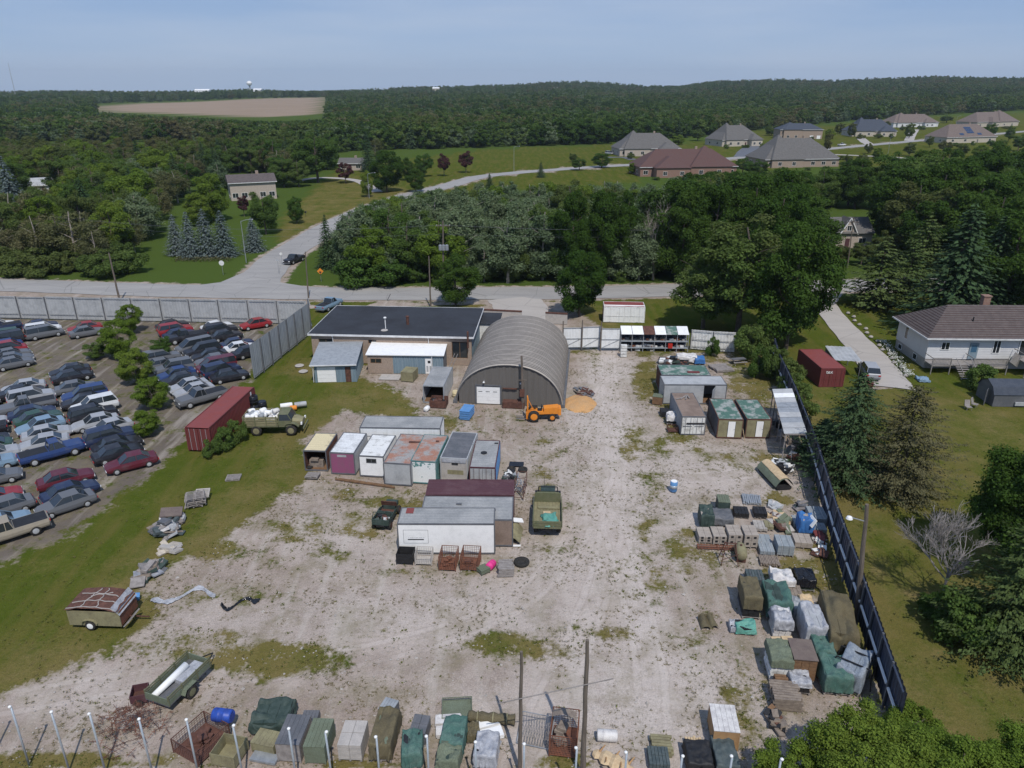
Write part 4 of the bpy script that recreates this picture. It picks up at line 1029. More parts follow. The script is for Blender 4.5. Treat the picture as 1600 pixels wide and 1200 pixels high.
def tire(label,px,py,r=.5,group=None,z=0,name='tire',loc=None):
    p=loc or P(px,py); w_=.24
    t=tag(MB().lathe([(r*.55,.02),(r*.8,0),(r*.97,.04),(r,w_/2),(r*.97,w_-.04),(r*.8,w_),(r*.55,w_-.02),(r*.5,w_/2)],24).build(name,'rubber',None,True,p+Vector((0,0,z))),label,'tire',group); return t
def pallet(label,px,py,m='grey_wood',s=1.15,rz=0,group=None,tilt=0,z=0,name='pallet'):
    mb=MB(); pal(mb,s,s*.85); 
    for k in range(4): mb.box(-s/2,s/2,-s*.42+k*s*.25,-s*.42+k*s*.25+.09,-.005,.018)
    o=mb.build(name,m,None,False,P(px,py)+Vector((0,0,z)),rz); o.rotation_euler.x=tilt; return tag(o,label,'pallet',group)

# ---- in front of the white trailer
crate('plastic_bin','black slatted plastic bin, leftmost before the white trailer','bin',(621,649,852,882),1.1,'black',rz=R(-4),open_=True,n=5)
G='wire cages standing in front of the white trailer'
cage('wire_cage','low greyish wire cage next to the black plastic bin','cage',(650,677,853,883),1.0,'concrete',rz=R(-3),group=G)
cage('wire_cage','rust red wire cage with pale blocks inside, in the middle before the white trailer','cage',(688,716,851,892),1.5,'rust',rz=R(-5),fill=('rust',.5),group=G)
cage('wire_cage','rust red wire cage before the right end of the white trailer','cage',(721,751,851,892),1.5,'rust',rz=R(-6),fill=('dark_rust',.35),group=G)
crate('wooden_box','small grey green box set askew beside the pink drum','box',(747,764,881,898),.7,'green_tarp',h=.4,rz=R(35),lid='green_tarp')
barrel('bright pink drum lying beside the log pile',767,888,'pink',.3,.75,True,R(60))
planks('log_pile','pile of grey split logs and boards right of the white trailer','wood pile',(777,804,872,902),1.3,'grey_wood',rz=R(3),n=6,layers=4)
tire('large black tire lying flat on gravel right of the log pile',815,880,.62)
o=thing('bent_sheet','crumpled olive metal sheet leaning beside the white trailer','metal sheet',P(801,850)+Vector((0,.9,0)),R(-8))
MB().grid(14,10,lambda u,v:((u-.5)*1.5,(v-.5)*2.0,.25+.75*math.sin(u*math.pi)*(.5+.5*v)+.12*noise.noise((u*5,v*5,3)))).build('sheet','army_pale',o)
MB().obox((.3,1.0,1.05),(.9,.5,.06),(.2,.3,.5)).build('torn_top','clean_white',o)
MB().obox((.5,-1.15,.05),(.6,.2,.06),(0,0,.1)).build('fallen_strip','clean_white',o)
# ---- around the rightmost truck box
tag(B(-.7,.7,-.45,.45,.03,.09).build('solar_panel','black_shiny',None,False,P(807,726),R(-4)),'flat black panel lying on the gravel right of the truck boxes','panel')
tire('brown rusty wheel lying left of the other rusty wheel by the black panel',799,734,.42); 
tire('brown rusty wheel lying right of the other rusty wheel by the black panel',817,735,.46)
heap('scrap_heap','heap of black and white scrap beside the rightmost truck box','scrap heap',(785,808,734,752),1.6,['black','dkgreen','white_dirty','grey_metal','dark_grey'],h=.6,n=16)
t=thing('metal_rack','narrow rusty metal rack at the right end of the maroon box','rack',P(811,781)+Vector((.1,1.2,0)),R(-8))
mb=MB()
for x in (-.45,.45):
    for y in (-1.3,0,1.3): mb.box(x-.03,x+.03,y-.03,y+.03,0,1.5)
for z in (.3,.9,1.48):
    for x in (-.45,.45): mb.bar((x,-1.3,z),(x,1.3,z),.025)
    for y in (-1.3,0,1.3): mb.bar((-.45,y,z),(.45,y,z),.025)
mb.build('frame','dark_rust',t)
for k in range(12): MB().bar((random.uniform(-.4,.4),random.uniform(-1.2,0),.35+.1*k),(random.uniform(-.4,.4),random.uniform(0,1.2),.35+.1*k),.04).build('stored_pipe',random.choice(['concrete','dark_rust','galv']),t)
tag(MB().bar((0,0,.1),((P(617,763)-P(524,750)).length,0,.1),.09).bar((.3,.22,.08),(5.6,.2,.08),.07).build('timber_beam','brown_wood',None,False,P(524,750),math.atan2(P(617,763).y-P(524,750).y,P(617,763).x-P(524,750).x)),'long brown timber beam lying on the ground before the truck boxes','beam')
pallet('grey pallet lying before the open cream topped truck box',489,747,'grey_wood',1.2,R(-5),z=.25); pallet('grey pallet lying flat in the grass near the red container',365,747,'grey_wood',1.3,R(8))
# ---- near the workshop and the hut
t,w_,d,h=cont('storage_trailer','grey truck box with open end beside the arched hut',(661,602.5),(693,603),(681,573),2.15,'light_grey','grey_roof','open',cat='truck box',trim='grey_metal')
crate('wooden_box','weathered tan box beside the white shed door','box',(630,651,582,597),2.0,'army_pale',h=1.25,rz=R(-12),lid='army_pale')
tag(B(-1.3,1.3,-.9,.9,.02,.12).build('concrete_slab','concrete',None,False,P(610,590),R(-4)),'flat concrete slab on the lawn before the white roofed shed','slab')
t=thing('scrap_bin','dark maroon rusty bin in front of the grey truck box','bin',P(685,639)+Vector((0,.9,0)),R(-6))
for q in ((-.95,.95,-.8,-.74),(-.95,.95,.74,.8),(-.95,-.89,-.74,.74),(.89,.95,-.74,.74)): B(*q,.1,.95).build('side','dark_rust',t)
B(-.9,.9,-.75,.75,.1,.15).build('floor','dark_rust',t); heapm=['black','dark_grey','dark_rust']
for k in range(6): MB().obox((random.uniform(-.6,.6),random.uniform(-.5,.5),.6),(.5,.4,.5),(.3*k,.2,k)).build('scrap_piece',random.choice(heapm),t)
barrel('white plastic drum lying on the grass before the maroon bin',667,642,'clean_white',.28,.7,True,R(70))
barrel('pale cream tank standing left of the arched hut',712,620,'cream',.4,.75)
for k,(x,y,l) in enumerate(((485,592,0),(478,583,1))): tag(MB().lathe([(.55,0),(.6,.1),(.5,.16)],16).build('well_cover','concrete',None,False,P(468+6*k,572+9*k)),['round concrete well cover, the farther of two on the lawn','round concrete well cover, the nearer of two on the lawn'][k],'well cover')
t=thing('bin_stack','stack of bright blue plastic bins left of the hut garage door','bins',P(729,657)+Vector((0,1.0,0)),R(-14))
for k in range(4): MB().box(-.55,.55,-.95,.95,.05+k*.26,.05+k*.26+.2).box(-.6,.6,-1.0,1.0,.25+k*.26,.285+k*.26).build('bin','blue_paint',t)
heap('burn_pile','patch of charred debris behind the orange sand','debris',(890,930,598,622),3.5,['dark_grey','dark_rust','old_wood','grey_wood'],h=.2,n=26,flat=.06)
# sand mound
a=P(906,630)
mb=MB(); mb.grid(24,24,lambda u,v:((u-.5)*4.4,(v-.5)*6.2,-.22+.62*max(0,1-((u-.5)**2+(v-.5)**2)*4.1-.35*abs(noise.noise((u*4,v*4,3))))**.8+.05*noise.noise((u*9,v*9,1))))
o=mb.build('sand_pile','sand',None,True,a,R(-6)); tag(o,'low mound of orange sand beside the arched hut','sand pile',kind=None)
# ---- junk at the back right
heap('scrap_heap','wide heap of black bags and scrap in front of the shelving','scrap heap',(1018,1082,550,574),3.0,['black','black_shiny','dark_grey','dkgreen','dark_rust','white_dirty'],h=1.1,n=46,flat=.35)
tarp_pile('covered_pile','pale crumpled tarp thrown over scrap behind the green roofed container','tarp pile',(1056,1088,554,568),1.6,'white_wrap','dark_grey',h=.9)
tarp_pile('covered_pile','blue crumpled tarp at right end of the black scrap heap','tarp pile',(1084,1100,555,570),1.5,'blue_tarp','dark_grey',h=.8)
planks('board_pile','flat heap of grey boards right of the blue crumpled tarp','board pile',(1110,1142,566,582),2.4,'grey_wood',h=.35,rz=R(14),n=7,layers=2)
t=thing('picnic_table','small weathered picnic table in the grass by the shrubs','table',P(1155,571)+Vector((0,.6,0)),R(12))
MB().box(-.95,.95,-.4,.4,.7,.75).build('tabletop','dark_grey',t)
for s in (-.75,.6): MB().box(-.95,.95,s,s+.25,.4,.44).build('bench','grey_wood',t)
for s in (-.7,.7): MB().bar((s,-.7,0),(s,.1,.7),.04).bar((s,.7,0),(s,-.1,.7),.04).build('leg','grey_wood',t)
t=thing('crate_tower','white slatted crate standing before the shelving','crate',P(974,557),R(-3))
for k in range(4): B(-.4,.4,-.35,.35,.03+k*.42,.38+k*.42).build('tray','white_dirty',t)
# left of the brown roofed box
crate('cabinet','wooden cabinet with green top left of the grey container','cabinet',(1019,1035,617,633),1.0,'brown_wood',h=1.0,rz=R(-18),lid='green_tarp')
crate('crate','black crate behind the white bagged stack','crate',(1031,1045,636,652),1.2,'black',h=.6)
tarp_pile('wrapped_stack','stack wrapped in shiny white plastic left of the brown roofed box','wrapped stack',(1040,1057,641,664),1.3,'white_wrap','black',h=1.0,cover=.55)
cage('wire_cage','small rusty cage below the white wrapped stack','cage',(1042,1059,662,676),.8,'dark_rust',h=.55)
B_=barrel('bright blue barrel standing alone on the open gravel',1052,767,'blue_paint',.33,1.0,lidm='clean_white')
MB().lathe([(.345,.34),(.345,.66)],16).build('pale_band','steel_pipe',B_,True)
# ---------------------------------------------------------------- goods along the right fence
PG='pallet stacks of blocks beside the fence'
crate('crate','tall dark green covered box standing behind the tan block stacks','crate',(1118,1137,779,804),1.3,'dkgreen',h=1.2,rz=YAW,lid='green_tarp',n=3)
B_=bb(1158,1188,770,790,1.6)
planks('post_pile','silvery pile of old posts above the black box stacks','post pile',(1158,1188,771,790),1.6,'galv',rz=R(-10),n=9,layers=3,along='y')
heap('slab_pile','little pile of pale hexagonal slabs on weeds beside the silvery post pile','slab pile',(1198,1217,779,797),1.4,['white_wrap','concrete','light_grey'],h=.5,n=12,flat=.3)
block_stack('box_stack','low stack of black boxes, left of the two under the silvery posts','box stack',(1144,1168,795,811),1.2,'black',4,2,2,h=.55,slots=False)
block_stack('box_stack','low stack of black boxes, right of the two under the silvery posts','box stack',(1175,1196,794,811),1.2,'black',4,2,2,h=.55,slots=False)
tarp_pile('covered_pile','dark green tarp heap with white strip on top of the leftmost tan block stack','tarp pile',(1090,1112,806,828),1.8,'dkgreen','block_tan',h=1.35)
tarp_pile('covered_pile','flat dark grey tarp pile behind the second tan block stack','tarp pile',(1110,1142,802,824),1.8,'dark_grey','block_dark',h=.8)
for k,(x0,x1,y0,y1) in enumerate(((1087,1109,822,850),(1109,1131,821,852),(1132,1155,818,854),(1156,1179,818,857))):
    block_stack('block_stack','cube of pale tan wrapped blocks, '+['leftmost of four','second from the left of four','third from the left of four','rightmost of four'][k],'block stack',(x0,x1,y0,y1),1.5,'block_tan',2,3,4,group=PG,rz=R(-3))
t=thing('pipe_rack','long rusty pipe frame lying in front of the tan block stacks','pipe frame',P(1121,858),R(-4))
for k in range(4): MB().bar((-1.6,-.1+k*.12,.1+.08*(k%2)),(2.1,-.1+k*.12,.1+.08*(k%2)),.05,6).build('pipe','rust',t)
for k in range(14): MB().bar((-1.5+k*.26,-.2,.02),(-1.5+k*.26,.35,.25),.025).build('tie','rust',t)
t=thing('iron_trestle','open rust brown iron trestle before the tan block stacks','trestle',P(1138,878),R(-6))
for s in (-.65,.65):
    for y in (-.6,.6): MB().bar((s,y,0),(s*.55,y*.3,1.7),.035,5).build('leg','dark_rust',t)
    MB().bar((s*.8,-.45,.7),(s*.8,.45,.7),.025).bar((s*.55,-.2,1.7),(s*.55,.2,1.7),.03).build('brace','dark_rust',t)
MB().bar((-.5,0,1.7),(.5,0,1.7),.04).bar((-.6,-.5,.5),(.6,-.5,1.1),.025).bar((-.6,.5,.5),(.6,.5,1.1),.025).build('crosspiece','dark_rust',t)
p=P(1160,880); t=thing('fuel_tank','small rounded olive brown tank in front of the tan blocks','tank',p+Vector((0,.7,0)),R(-8))
o=MB().lathe([(.02,-.85),(.3,-.8),(.42,-.6),(.45,0),(.42,.6),(.3,.8),(.02,.85)],18).build('tank_shell','army_pale',t,True); o.rotation_euler=(math.pi/2,0,0); o.location=(0,0,.62)
MB().box(-.35,.35,-.6,-.5,0,.4).box(-.35,.35,.5,.6,0,.4).build('stand','dark_rust',t); MB().lathe([(.09,0),(.09,.1)],10,(0,.1,1.05)).build('cap','dark_rust',t)
GG='stacks of grey blocks near the fence'
block_stack('block_stack','short cube of bluish grey blocks next to the tan stacks','block stack',(1183,1207,846,869),1.3,'block_grey',4,2,3,group=GG,strap='light_grey',slots=False)
block_stack('block_stack','bluish grey block stack behind the short bluish cube','block stack',(1179,1203,834,850),1.2,'block_grey',3,2,3,group=GG,slots=False)
block_stack('block_stack','tall bluish grey block cube with pale bands right of the short one','block stack',(1208,1235,834,870),1.6,'block_grey',3,2,4,group=GG,strap='light_grey',slots=False)
block_stack('block_stack','tan slab stack beneath the blue and white tarp','block stack',(1236,1265,832,858),1.4,'block_tan',3,2,4,group=PG,slots=False)
tarp_pile('blue_tarp_bundle','bright blue tarp with white edge bundled on the slabs','tarp bundle',(1243,1266,819,838),1.3,'blue_tarp','block_tan',h=1.5)
tag(MB().obox((0,0,1.35),(.12,.9,.7),(0,.5,.1)).build('white_sheet','clean_white',None,False,P(1268,842)+Vector((0,.5,0))),'narrow white sheet hanging beside the blue tarp bundle','sheet')
block_stack('block_stack','grey block stack left of the largest light grey stack near the fence','block stack',(1236,1256,804,826),1.4,'block_grey',3,2,3,group=GG,slots=False)
block_stack('block_stack','largest light grey block stack close to the navy fence','block stack',(1259,1287,790,822),2.0,'block_grey',3,3,4,group=GG,slots=False,strap='light_grey')
block_stack('block_stack','lower light grey stack just before the largest one','block stack',(1264,1288,815,836),1.1,'block_grey',3,2,3,group=GG,slots=False)
heap('scrap_heap','dark jumble of posts and boxes behind the largest light grey stack','scrap heap',(1240,1262,783,802),1.4,['black','dark_grey','grey_wood','dkgreen'],h=.9,n=18)
heap('scrap_heap','brown mixed scrap between the black boxes and grey blocks','scrap heap',(1198,1236,798,834),3.2,['old_wood','dark_rust','pale_wood','dark_grey','concrete','green_tarp'],h=.8,n=34,flat=.3)
block_stack('slab_stack','pale banded slab stack under the right black box stack','slab stack',(1175,1196,812,832),1.3,'stone',3,2,3,slots=False)
block_stack('slab_stack','small olive slab stack right of the pale banded one','slab stack',(1192,1206,812,830),1.0,'army_pale',2,2,3,slots=False)
heap('scrap_heap','red sleds and rubbish against the foot of the fence','scrap heap',(1270,1288,832,852),1.5,['dark_rust','concrete','red_cont','white_dirty'],h=.8,n=12)
heap('scrap_heap','white and brown rubbish nearest the fence below the slabs','scrap heap',(1270,1290,856,874),1.3,['white_dirty','dark_rust','brown_wood'],h=.7,n=10)
planks('board_pile','dark slatted board pile lying in weeds below the grey block stacks','board pile',(1184,1216,870,886),1.2,'old_wood',h=.28,rz=R(-6),n=12,layers=2,along='y')
t=thing('covered_canoe','rounded trailer load under a peach and green cover','covered load',P(1217,766)+Vector((.2,1.9,0)),R(8))
MB().grid(12,18,lambda u,v:((u-.5)*1.75,(v-.5)*3.9,.12+1.05*math.sin(math.pi*min(max(u,.02),.98))**.5+.04*noise.noise((u*5,v*7,9)))).build('side_cover','green_tarp',t,True)
MB().grid(8,18,lambda u,v:((u-.5)*1.0,(v-.5)*3.7,.165+1.05*math.sin(math.pi*(.22+.56*u))**.5+.04*noise.noise(((.22+.56*u)*5,v*7,9)))).build('top_cover','pale_wood',t,True)
MB().box(-.7,.7,-1.9,1.9,.05,.3).build('frame','black',t)
heap('scrap_heap','white bags and dark scrap under the end of the roof shelter','scrap heap',(1207,1236,706,740),2.2,['clean_white','black','dark_grey','light_grey'],h=1.0,n=22,flat=.35)
# row at y 900
block_stack('block_stack','cube of dark slate blocks alone on the gravel','block stack',(1162,1190,897,921),1.3,'block_dark',6,2,4,h=.85,slots=False,strap='dark_grey')
tarp_pile('covered_pile','lumber stack under a crumpled whitish tarp right of the dark slate cube','tarp pile',(1200,1235,892,927),1.6,'white_wrap','light_grey',h=1.1,cover=.4,sag=.2)
tarp_pile('covered_pile','stack under a shiny black cover beside the whitish tarp','tarp pile',(1238,1268,895,925),1.5,'black_shiny','dkgreen',h=1.05,cover=.6)
block_stack('bundle_stack','brown bundles standing in four rows below the black cover','bundle stack',(1222,1250,921,944),1.5,'old_wood',4,1,2,h=.6,slots=False)
tarp_pile('covered_pile','tall stack under a neat olive canvas, leftmost of the big tarped row','tarp pile',(1151,1181,924,968),2.3,'olive_tarp','black',h=1.9,cover=.55,sag=.04,flare=.03)
tarp_pile('turquoise_tarp','turquoise and grey crumpled tarp at the foot of the olive canvas stack','tarp',(1146,1178,966,993),1.0,'turq','black',h=.6,sag=.3)
tarp_pile('silver_sheet','grey plastic bundle left of the turquoise tarp','plastic sheet',(1138,1156,970,990),.9,'silver','black',h=.45,sag=.3)
t=thing('folded_cover','half folded olive cover standing on the open gravel','folded cover',P(1109,985)+Vector((0,.6,0)),R(6))
MB().grid(16,10,lambda u,v:((u-.5)*1.0+.25*(u-.5)*(1-v),(v-.5)*1.1,.05+.5*abs(math.sin(u*math.pi*2))**.5*(.5+.5*v)+.05*noise.noise((u*5,v*5,2)))).build('cover','olive_tarp',t,True)
MB().box(-.5,.5,.5,.55,0,.45).build('back_flap','olive_tarp',t)
tarp_pile('covered_pile','teal tarp draped over the stack right of the olive canvas','tarp pile',(1188,1228,935,970),2.4,'teal_tarp','dkgreen',h=1.6,sag=.15)
tarp_pile('wrapped_stack','pale board stack in torn silver wrap in front of the teal tarp','wrapped stack',(1200,1231,960,998),1.5,'silver','white_wrap',h=1.5,cover=.5,sag=.12)
tarp_pile('wrapped_stack','dark blue flecked stack between the teal tarp and the brown bundles','wrapped stack',(1226,1250,944,972),1.4,'grey_metal','dark_grey',h=1.2)
tarp_pile('wrapped_stack','tall pale grey plastic wrapped stack beside the big olive tarp','wrapped stack',(1244,1277,966,1018),2.4,'silver','light_grey',h=2.0,cover=.85)
tarp_pile('covered_pile','small tan board pile behind the tall pale grey wrapped stack','tarp pile',(1244,1266,952,968),1.2,'pale_wood','pale_wood',h=1.2)
tarp_pile('covered_pile','very large pile under a brown olive tarpaulin next to the fence','tarp pile',(1274,1320,958,1034),4.6,'olive_tarp','olive_tarp',h=2.1,sag=.13,rz=R(-14))
t1=planks('plywood_stack','left stack of fresh yellow plywood sheets','plywood',(1202,1219,1010,1028),1.2,'pale_wood',h=.8,n=1,layers=6); planks('plywood_stack','right stack of fresh yellow plywood sheets','plywood',(1219,1237,1010,1028),1.2,'pale_wood',h=.85,n=1,layers=6)
tarp_pile('covered_pile','stack topped by a faded green blanket in the lowest tarped row','tarp pile',(1192,1228,1030,1066),1.9,'green_tarp','white_dirty',h=1.7,cover=.35,sag=.05,flare=.04)
planks('timber_stack','short brown timber stack in front of the faded green blanket','timber stack',(1206,1228,1064,1086),.9,'brown_wood',h=.8,n=4,layers=6,rz=YAW)
block_stack('brick_stack','square stack of red brown bricks under a slate board','brick stack',(1226,1264,1030,1066),1.8,'brown_wood',3,2,6,h=1.7,slots=False)
tag(B(-.72,.72,-.95,.95,1.72,1.76).build('slate_board','shingle_tn',None,False,bb(1226,1264,1030,1066,1.8)[0],YAW),'flat slate coloured board covering the brick stack','board')
tarp_pile('wrapped_stack','black stack in white plastic in front of the brick stack','wrapped stack',(1229,1261,1062,1086),1.1,'silver','black',h=.9,cover=.35)
tarp_pile('covered_pile','low green tarp stack right of the brick stack','tarp pile',(1262,1294,1022,1046),1.8,'teal_tarp','dkgreen',h=1.35)
heap('rubble_pile','rusty and white rubble on top of the teal covered stack','rubble',(1272,1304,1034,1060),1.6,['rust','white_wrap','clean_white','old_wood'],h=1.5,n=30,flat=.3)
tarp_pile('covered_pile','bulging teal tarp pile lowest in the right hand rows','tarp pile',(1274,1318,1052,1088),2.0,'teal_tarp','teal_tarp',h=1.5)
t=tarp_pile('covered_pile','big blue grey tarp bundle crossed by black straps','tarp pile',(1304,1345,1030,1086),2.3,'grey_tarp','grey_tarp',h=1.7,rz=R(-38),sag=.12)
for y in (-.45,.65):
    MB().bar((-1.0,y,1.72),(1.0,y,1.72),.05).bar((1.0,y,1.72),(1.2,y,.2),.05).bar((-1.0,y,1.72),(-1.2,y,.2),.05).build('strap','black',t)
planks('board_pile','wide pile of old grey boards below the timber stack','board pile',(1198,1246,1086,1112),1.6,'old_wood',h=.9,n=8,layers=4,rz=YAW)
heap('debris_pile','dark brown debris with a curved white pipe by the leafy tree','debris',(1194,1220,1112,1148),1.8,['dark_rust','old_wood','black','brown_wood'],h=.8,n=16)
# ---------------------------------------------------------------- bottom row along the near fence
t=cage('wire_cage','dark red steel cage with rods, below the blue barrel','cage',(292,352,1142,1190),2.2,'dark_rust',h=1.0,rz=R(-28),fill=('dark_rust',.5))
barrel('deep blue barrel lying on its side above the dark red cage',352,1138,'blue_barrel',.38,1.1,True,R(-8),z=.6)
crate('crate','olive box with broken lid right of the dark red cage','crate',(342,386,1164,1200),1.4,'army_pale',h=.9,rz=R(-12),open_=True)
tarp_pile('covered_pile','dark green net covered mound behind the olive chests','tarp pile',(403,463,1112,1150),1.9,'dkgreen','dkgreen',h=1.0,sag=.3,rz=0)
crate('chest','olive metal chest in front of the green net mound','chest',(400,442,1150,1178),1.0,'army_pale',h=.65,rz=R(-14),lid='army_pale',n=1)
tag(B(-.75,.75,-.3,.3,.02,.16).build('grey_panels','galv',None,False,P(414,1186),R(-12)),'flat bundle of grey panels in front of the olive chest','panels')
crate('crate','big faded brown crate behind a steel post, left of the green grey crate','crate',(446,486,1140,1191),2.0,'grey_wood',h=1.3,rz=R(-4),lid='dark_grey',n=3)
crate('crate','green grey crate right of the big faded brown crate','crate',(487,522,1143,1194),1.9,'green_tarp',h=1.25,rz=R(-3),lid='green_tarp',n=2)
crate('crate','small dark grey box behind the two big crates','crate',(474,500,1124,1140),.9,'dark_grey',h=.5)
block_stack('slab_stack','stack of pale grey banded slabs with loose boards on top','slab stack',(536,576,1142,1190),1.7,'concrete',2,2,5,h=1.2,slots=False,rz=R(-3))
tarp_pile('covered_pile','olive green tarp stack with grey box and white paper on it','tarp pile',(588,624,1120,1192),2.5,'olive_tarp','green_tarp',h=1.4,rz=R(-4))
crate('crate','grey lidded box leaning on the olive green tarp stack','crate',(598,622,1112,1136),.9,'dark_grey',h=1.2,rz=R(-20),lid='grey_metal')
block_stack('box_stack','dark boxes stacked behind the left teal tarp','box stack',(644,672,1134,1166),1.3,'dark_grey',2,2,4,h=1.0,slots=False,rz=R(-8))
tarp_pile('covered_pile','teal tarp pile, left one of two at the bottom','tarp pile',(630,664,1160,1204),1.7,'teal_tarp','black',h=1.2,rz=R(6))
cage('mesh_sheets','bundle of dark green mesh sheets lying behind white boards','mesh sheets',(690,740,1112,1128),1.5,'green_tarp',h=.35,rz=R(4))
planks('sheet_stack','white flat boards stacked below the dark green mesh sheets','sheets',(680,726,1126,1156),1.6,'white_wrap',h=.35,n=2,layers=3,rz=R(4))
tarp_pile('covered_pile','teal tarp pile, right one of two with a grey green cover below','tarp pile',(692,730,1142,1186),1.9,'teal_tarp','dkgreen',h=1.2,rz=R(-5))
tarp_pile('covered_pile','grey green cover bulging below the right teal tarp','tarp pile',(684,722,1176,1212),1.2,'green_tarp','dkgreen',h=1.1,rz=R(-8))
t=thing('rolled_tarp','long rolled olive tarp lying across behind white panels','rolled tarp',P(768,1132)+Vector((0,.2,0)),R(-6))
mb=MB()
rings=[]
for i in range(15):
    f=i/14; r=.3+.05*math.sin(i*1.9); rings.append([(-1.35+2.7*f,math.cos(a)*r,.3+math.sin(a)*r*.9) for a in [j*math.pi/5 for j in range(10)]])
mb.loft(rings).build('roll','olive_tarp',t,True)
for x in (-.8,.1,.9): MB().lathe([(.34,-.03),(.34,.03)],12).build('tie','army_pale',t).matrix_local=Matrix.Translation((x,0,.3))@Matrix.Rotation(math.pi/2,4,'Y')
tarp_pile('rolled_tarp','olive folded tarp standing upright beside the white panels','rolled tarp',(730,750,1118,1162),1.0,'olive_tarp','olive_tarp',h=.6,rz=R(4))
planks('sheet_stack','tilted white panels lying between the olive roll and silver wrap','sheets',(748,784,1122,1160),1.7,'clean_white',h=.3,n=2,layers=2,rz=R(18))
tarp_pile('wrapped_stack','silver plastic wrapped stack at the bottom by a steel post','wrapped stack',(742,780,1158,1204),1.6,'silver','black',h=1.1,rz=R(-6))
# mesh fence roll / panel
t=thing('wire_fence','bent diamond wire fence section leaning behind the wooden pole','wire panel',P(836,1160)+Vector((0,.4,0)),R(-14)); mb=MB()
for k in range(12):
    f=k/11*1.7-.85; mb=MB().bar((f,-.7,.05),(f+.25,.9,.75),.012,3).bar((f+.25,-.7,.05),(f,.9,.75),.012,3); mb.build('wire','dark_grey',t)
MB().bar((-.9,-.7,.05),(.95,-.7,.05),.025).bar((-.9,.9,.75),(.95,.9,.75),.025).bar((-.9,-.7,.05),(-.9,.9,.75),.025).bar((.95,-.7,.05),(.95,.9,.75),.025).build('frame','galv',t)
t=cage('wire_cage','tall rust red cage holding yellow boards between the two wooden poles','cage',(858,903,1112,1184),2.0,'rust',h=1.5,rz=R(-9),fill=('old_wood',1.0))
loc,w_,h=bb(858,903,1112,1184,2.0,1.5)
tag(MB().bar((0,0,0),(0,0,0.001),.01).grid(10,4,lambda u,v:((u-.5)*1.3,(v-.5)*.5,1.55+.25*math.sin(u*math.pi))).build('curved_board','old_wood',None,False,loc+Vector((0,.5,0)),R(-9)),'curved old board lying over the top of the rust red cage','board')
t=barrel('white roll lying on the gravel right of the right wooden pole',948,1156,'white_wrap',.33,1.1,True,R(-4),name='roll')
t=thing('driftwood_log','carved pale orange log slab lying beside the right wooden pole','log',P(956,1194),R(-28)); rings=[]
for i in range(12):
    f=i/11; r=.38*math.sin(math.pi*(.12+.8*f))+.08*math.sin(i*2.3); rings.append([(-1.1+2.3*f,math.cos(a)*r*1.25,.28+math.sin(a)*r*.6) for a in [j*math.pi/4 for j in range(8)]])
MB().loft(rings).build('trunk','pale_wood',t)
for k in range(5): MB().bar((-.8+k*.42,.1,.35),(-.6+k*.42,.5*(-1)**k,.6),.07,6,.03).build('knot','card',t)
planks('slat_stack','pale olive slatted stack by the lower right wire fence','slat stack',(1013,1050,1158,1184),1.2,'army_pale',h=.45,n=6,layers=3,rz=R(-5))
block_stack('block_stack','dark slate block stack below the pale olive slats','block stack',(1009,1044,1180,1206),1.2,'block_dark',6,2,3,h=.55,slots=False,rz=R(-3))
planks('plank_bundle','cream bundle of planks left of the cardboard covered crate','plank bundle',(1068,1096,1161,1179),.9,'pale_wood',h=.4,n=6,layers=2,along='y',rz=R(-4))
crate('crate','big orange brown board crate topped with grey shingles','crate',(1104,1146,1122,1172),1.9,'card',h=1.35,rz=R(-6),lid='white_wrap',n=2)
loc,w_,h=bb(1104,1146,1122,1172,1.9,1.35)
tarp_pile('covered_pile','black ribbed cover pile under two steel posts','tarp pile',(1066,1108,1176,1214),1.6,'black','black',h=.9,rz=R(-4),sag=.04)
tarp_pile('covered_pile','teal edged dark cover pile nearest the leafy tree','tarp pile',(1108,1146,1170,1214),2.0,'block_dark','teal_tarp',h=.8,rz=R(-4))
# ---------------------------------------------------------------- steel fence posts of the near fence
PT=[(15,1104),(80,1112),(139,1115),(217,1123),(291,1124),(365,1133),(451,1138),(510,1143),(587,1151),(666,1150),(743,1159),(819,1162),(900,1168),(978,1175),(1067,1181),(1143,1181),(-48,1098),(1222,1186)]
hp=4.15
p0=None
for k,(x,y) in enumerate(PT):
    q=P(x,y,hp); q.z=0
    t=tag(thing('fence_post','','post',q,random.uniform(0,3),'grey steel posts of the unfinished near fence'),'plain grey steel fence post with a white cap on the near edge of the yard','post')
    MB().bar((0,0,-.1),(random.uniform(-.05,.05),random.uniform(-.04,.04),hp-.05),.052,10).build('tube','steel_pipe',t,True); MB().lathe([(.08,0),(.085,.06),(.03,.11)],10,(0,0,hp-.05)).build('cap','clean_white',t)
# wooden poles at the bottom with the loose wire between them
ta,pa,ha,xa=pole('left one of two tall wooden poles at the near edge of the yard',(815,1018),(812,1207),.11)
tb,pb_,hb,xb=pole('right and thicker one of two tall wooden poles at the near edge',(918,1000),(910,1218),.14)
za=zat(815,1088,pa.y); zb_=zat(916,1066,pb_.y); A0=Vector((pa.x+xa*za/ha,pa.y-.15,za)); B0=Vector((pb_.x+xb*zb_/hb,pb_.y-.15,zb_)); dv=B0-A0
tag(MB().bar((0,0,0),dv*1.75,.03,5).build('crossbar','grey_wood',None,False,A0-dv*.35),'thin grey crossbar strung between the two tall wooden poles','crossbar')
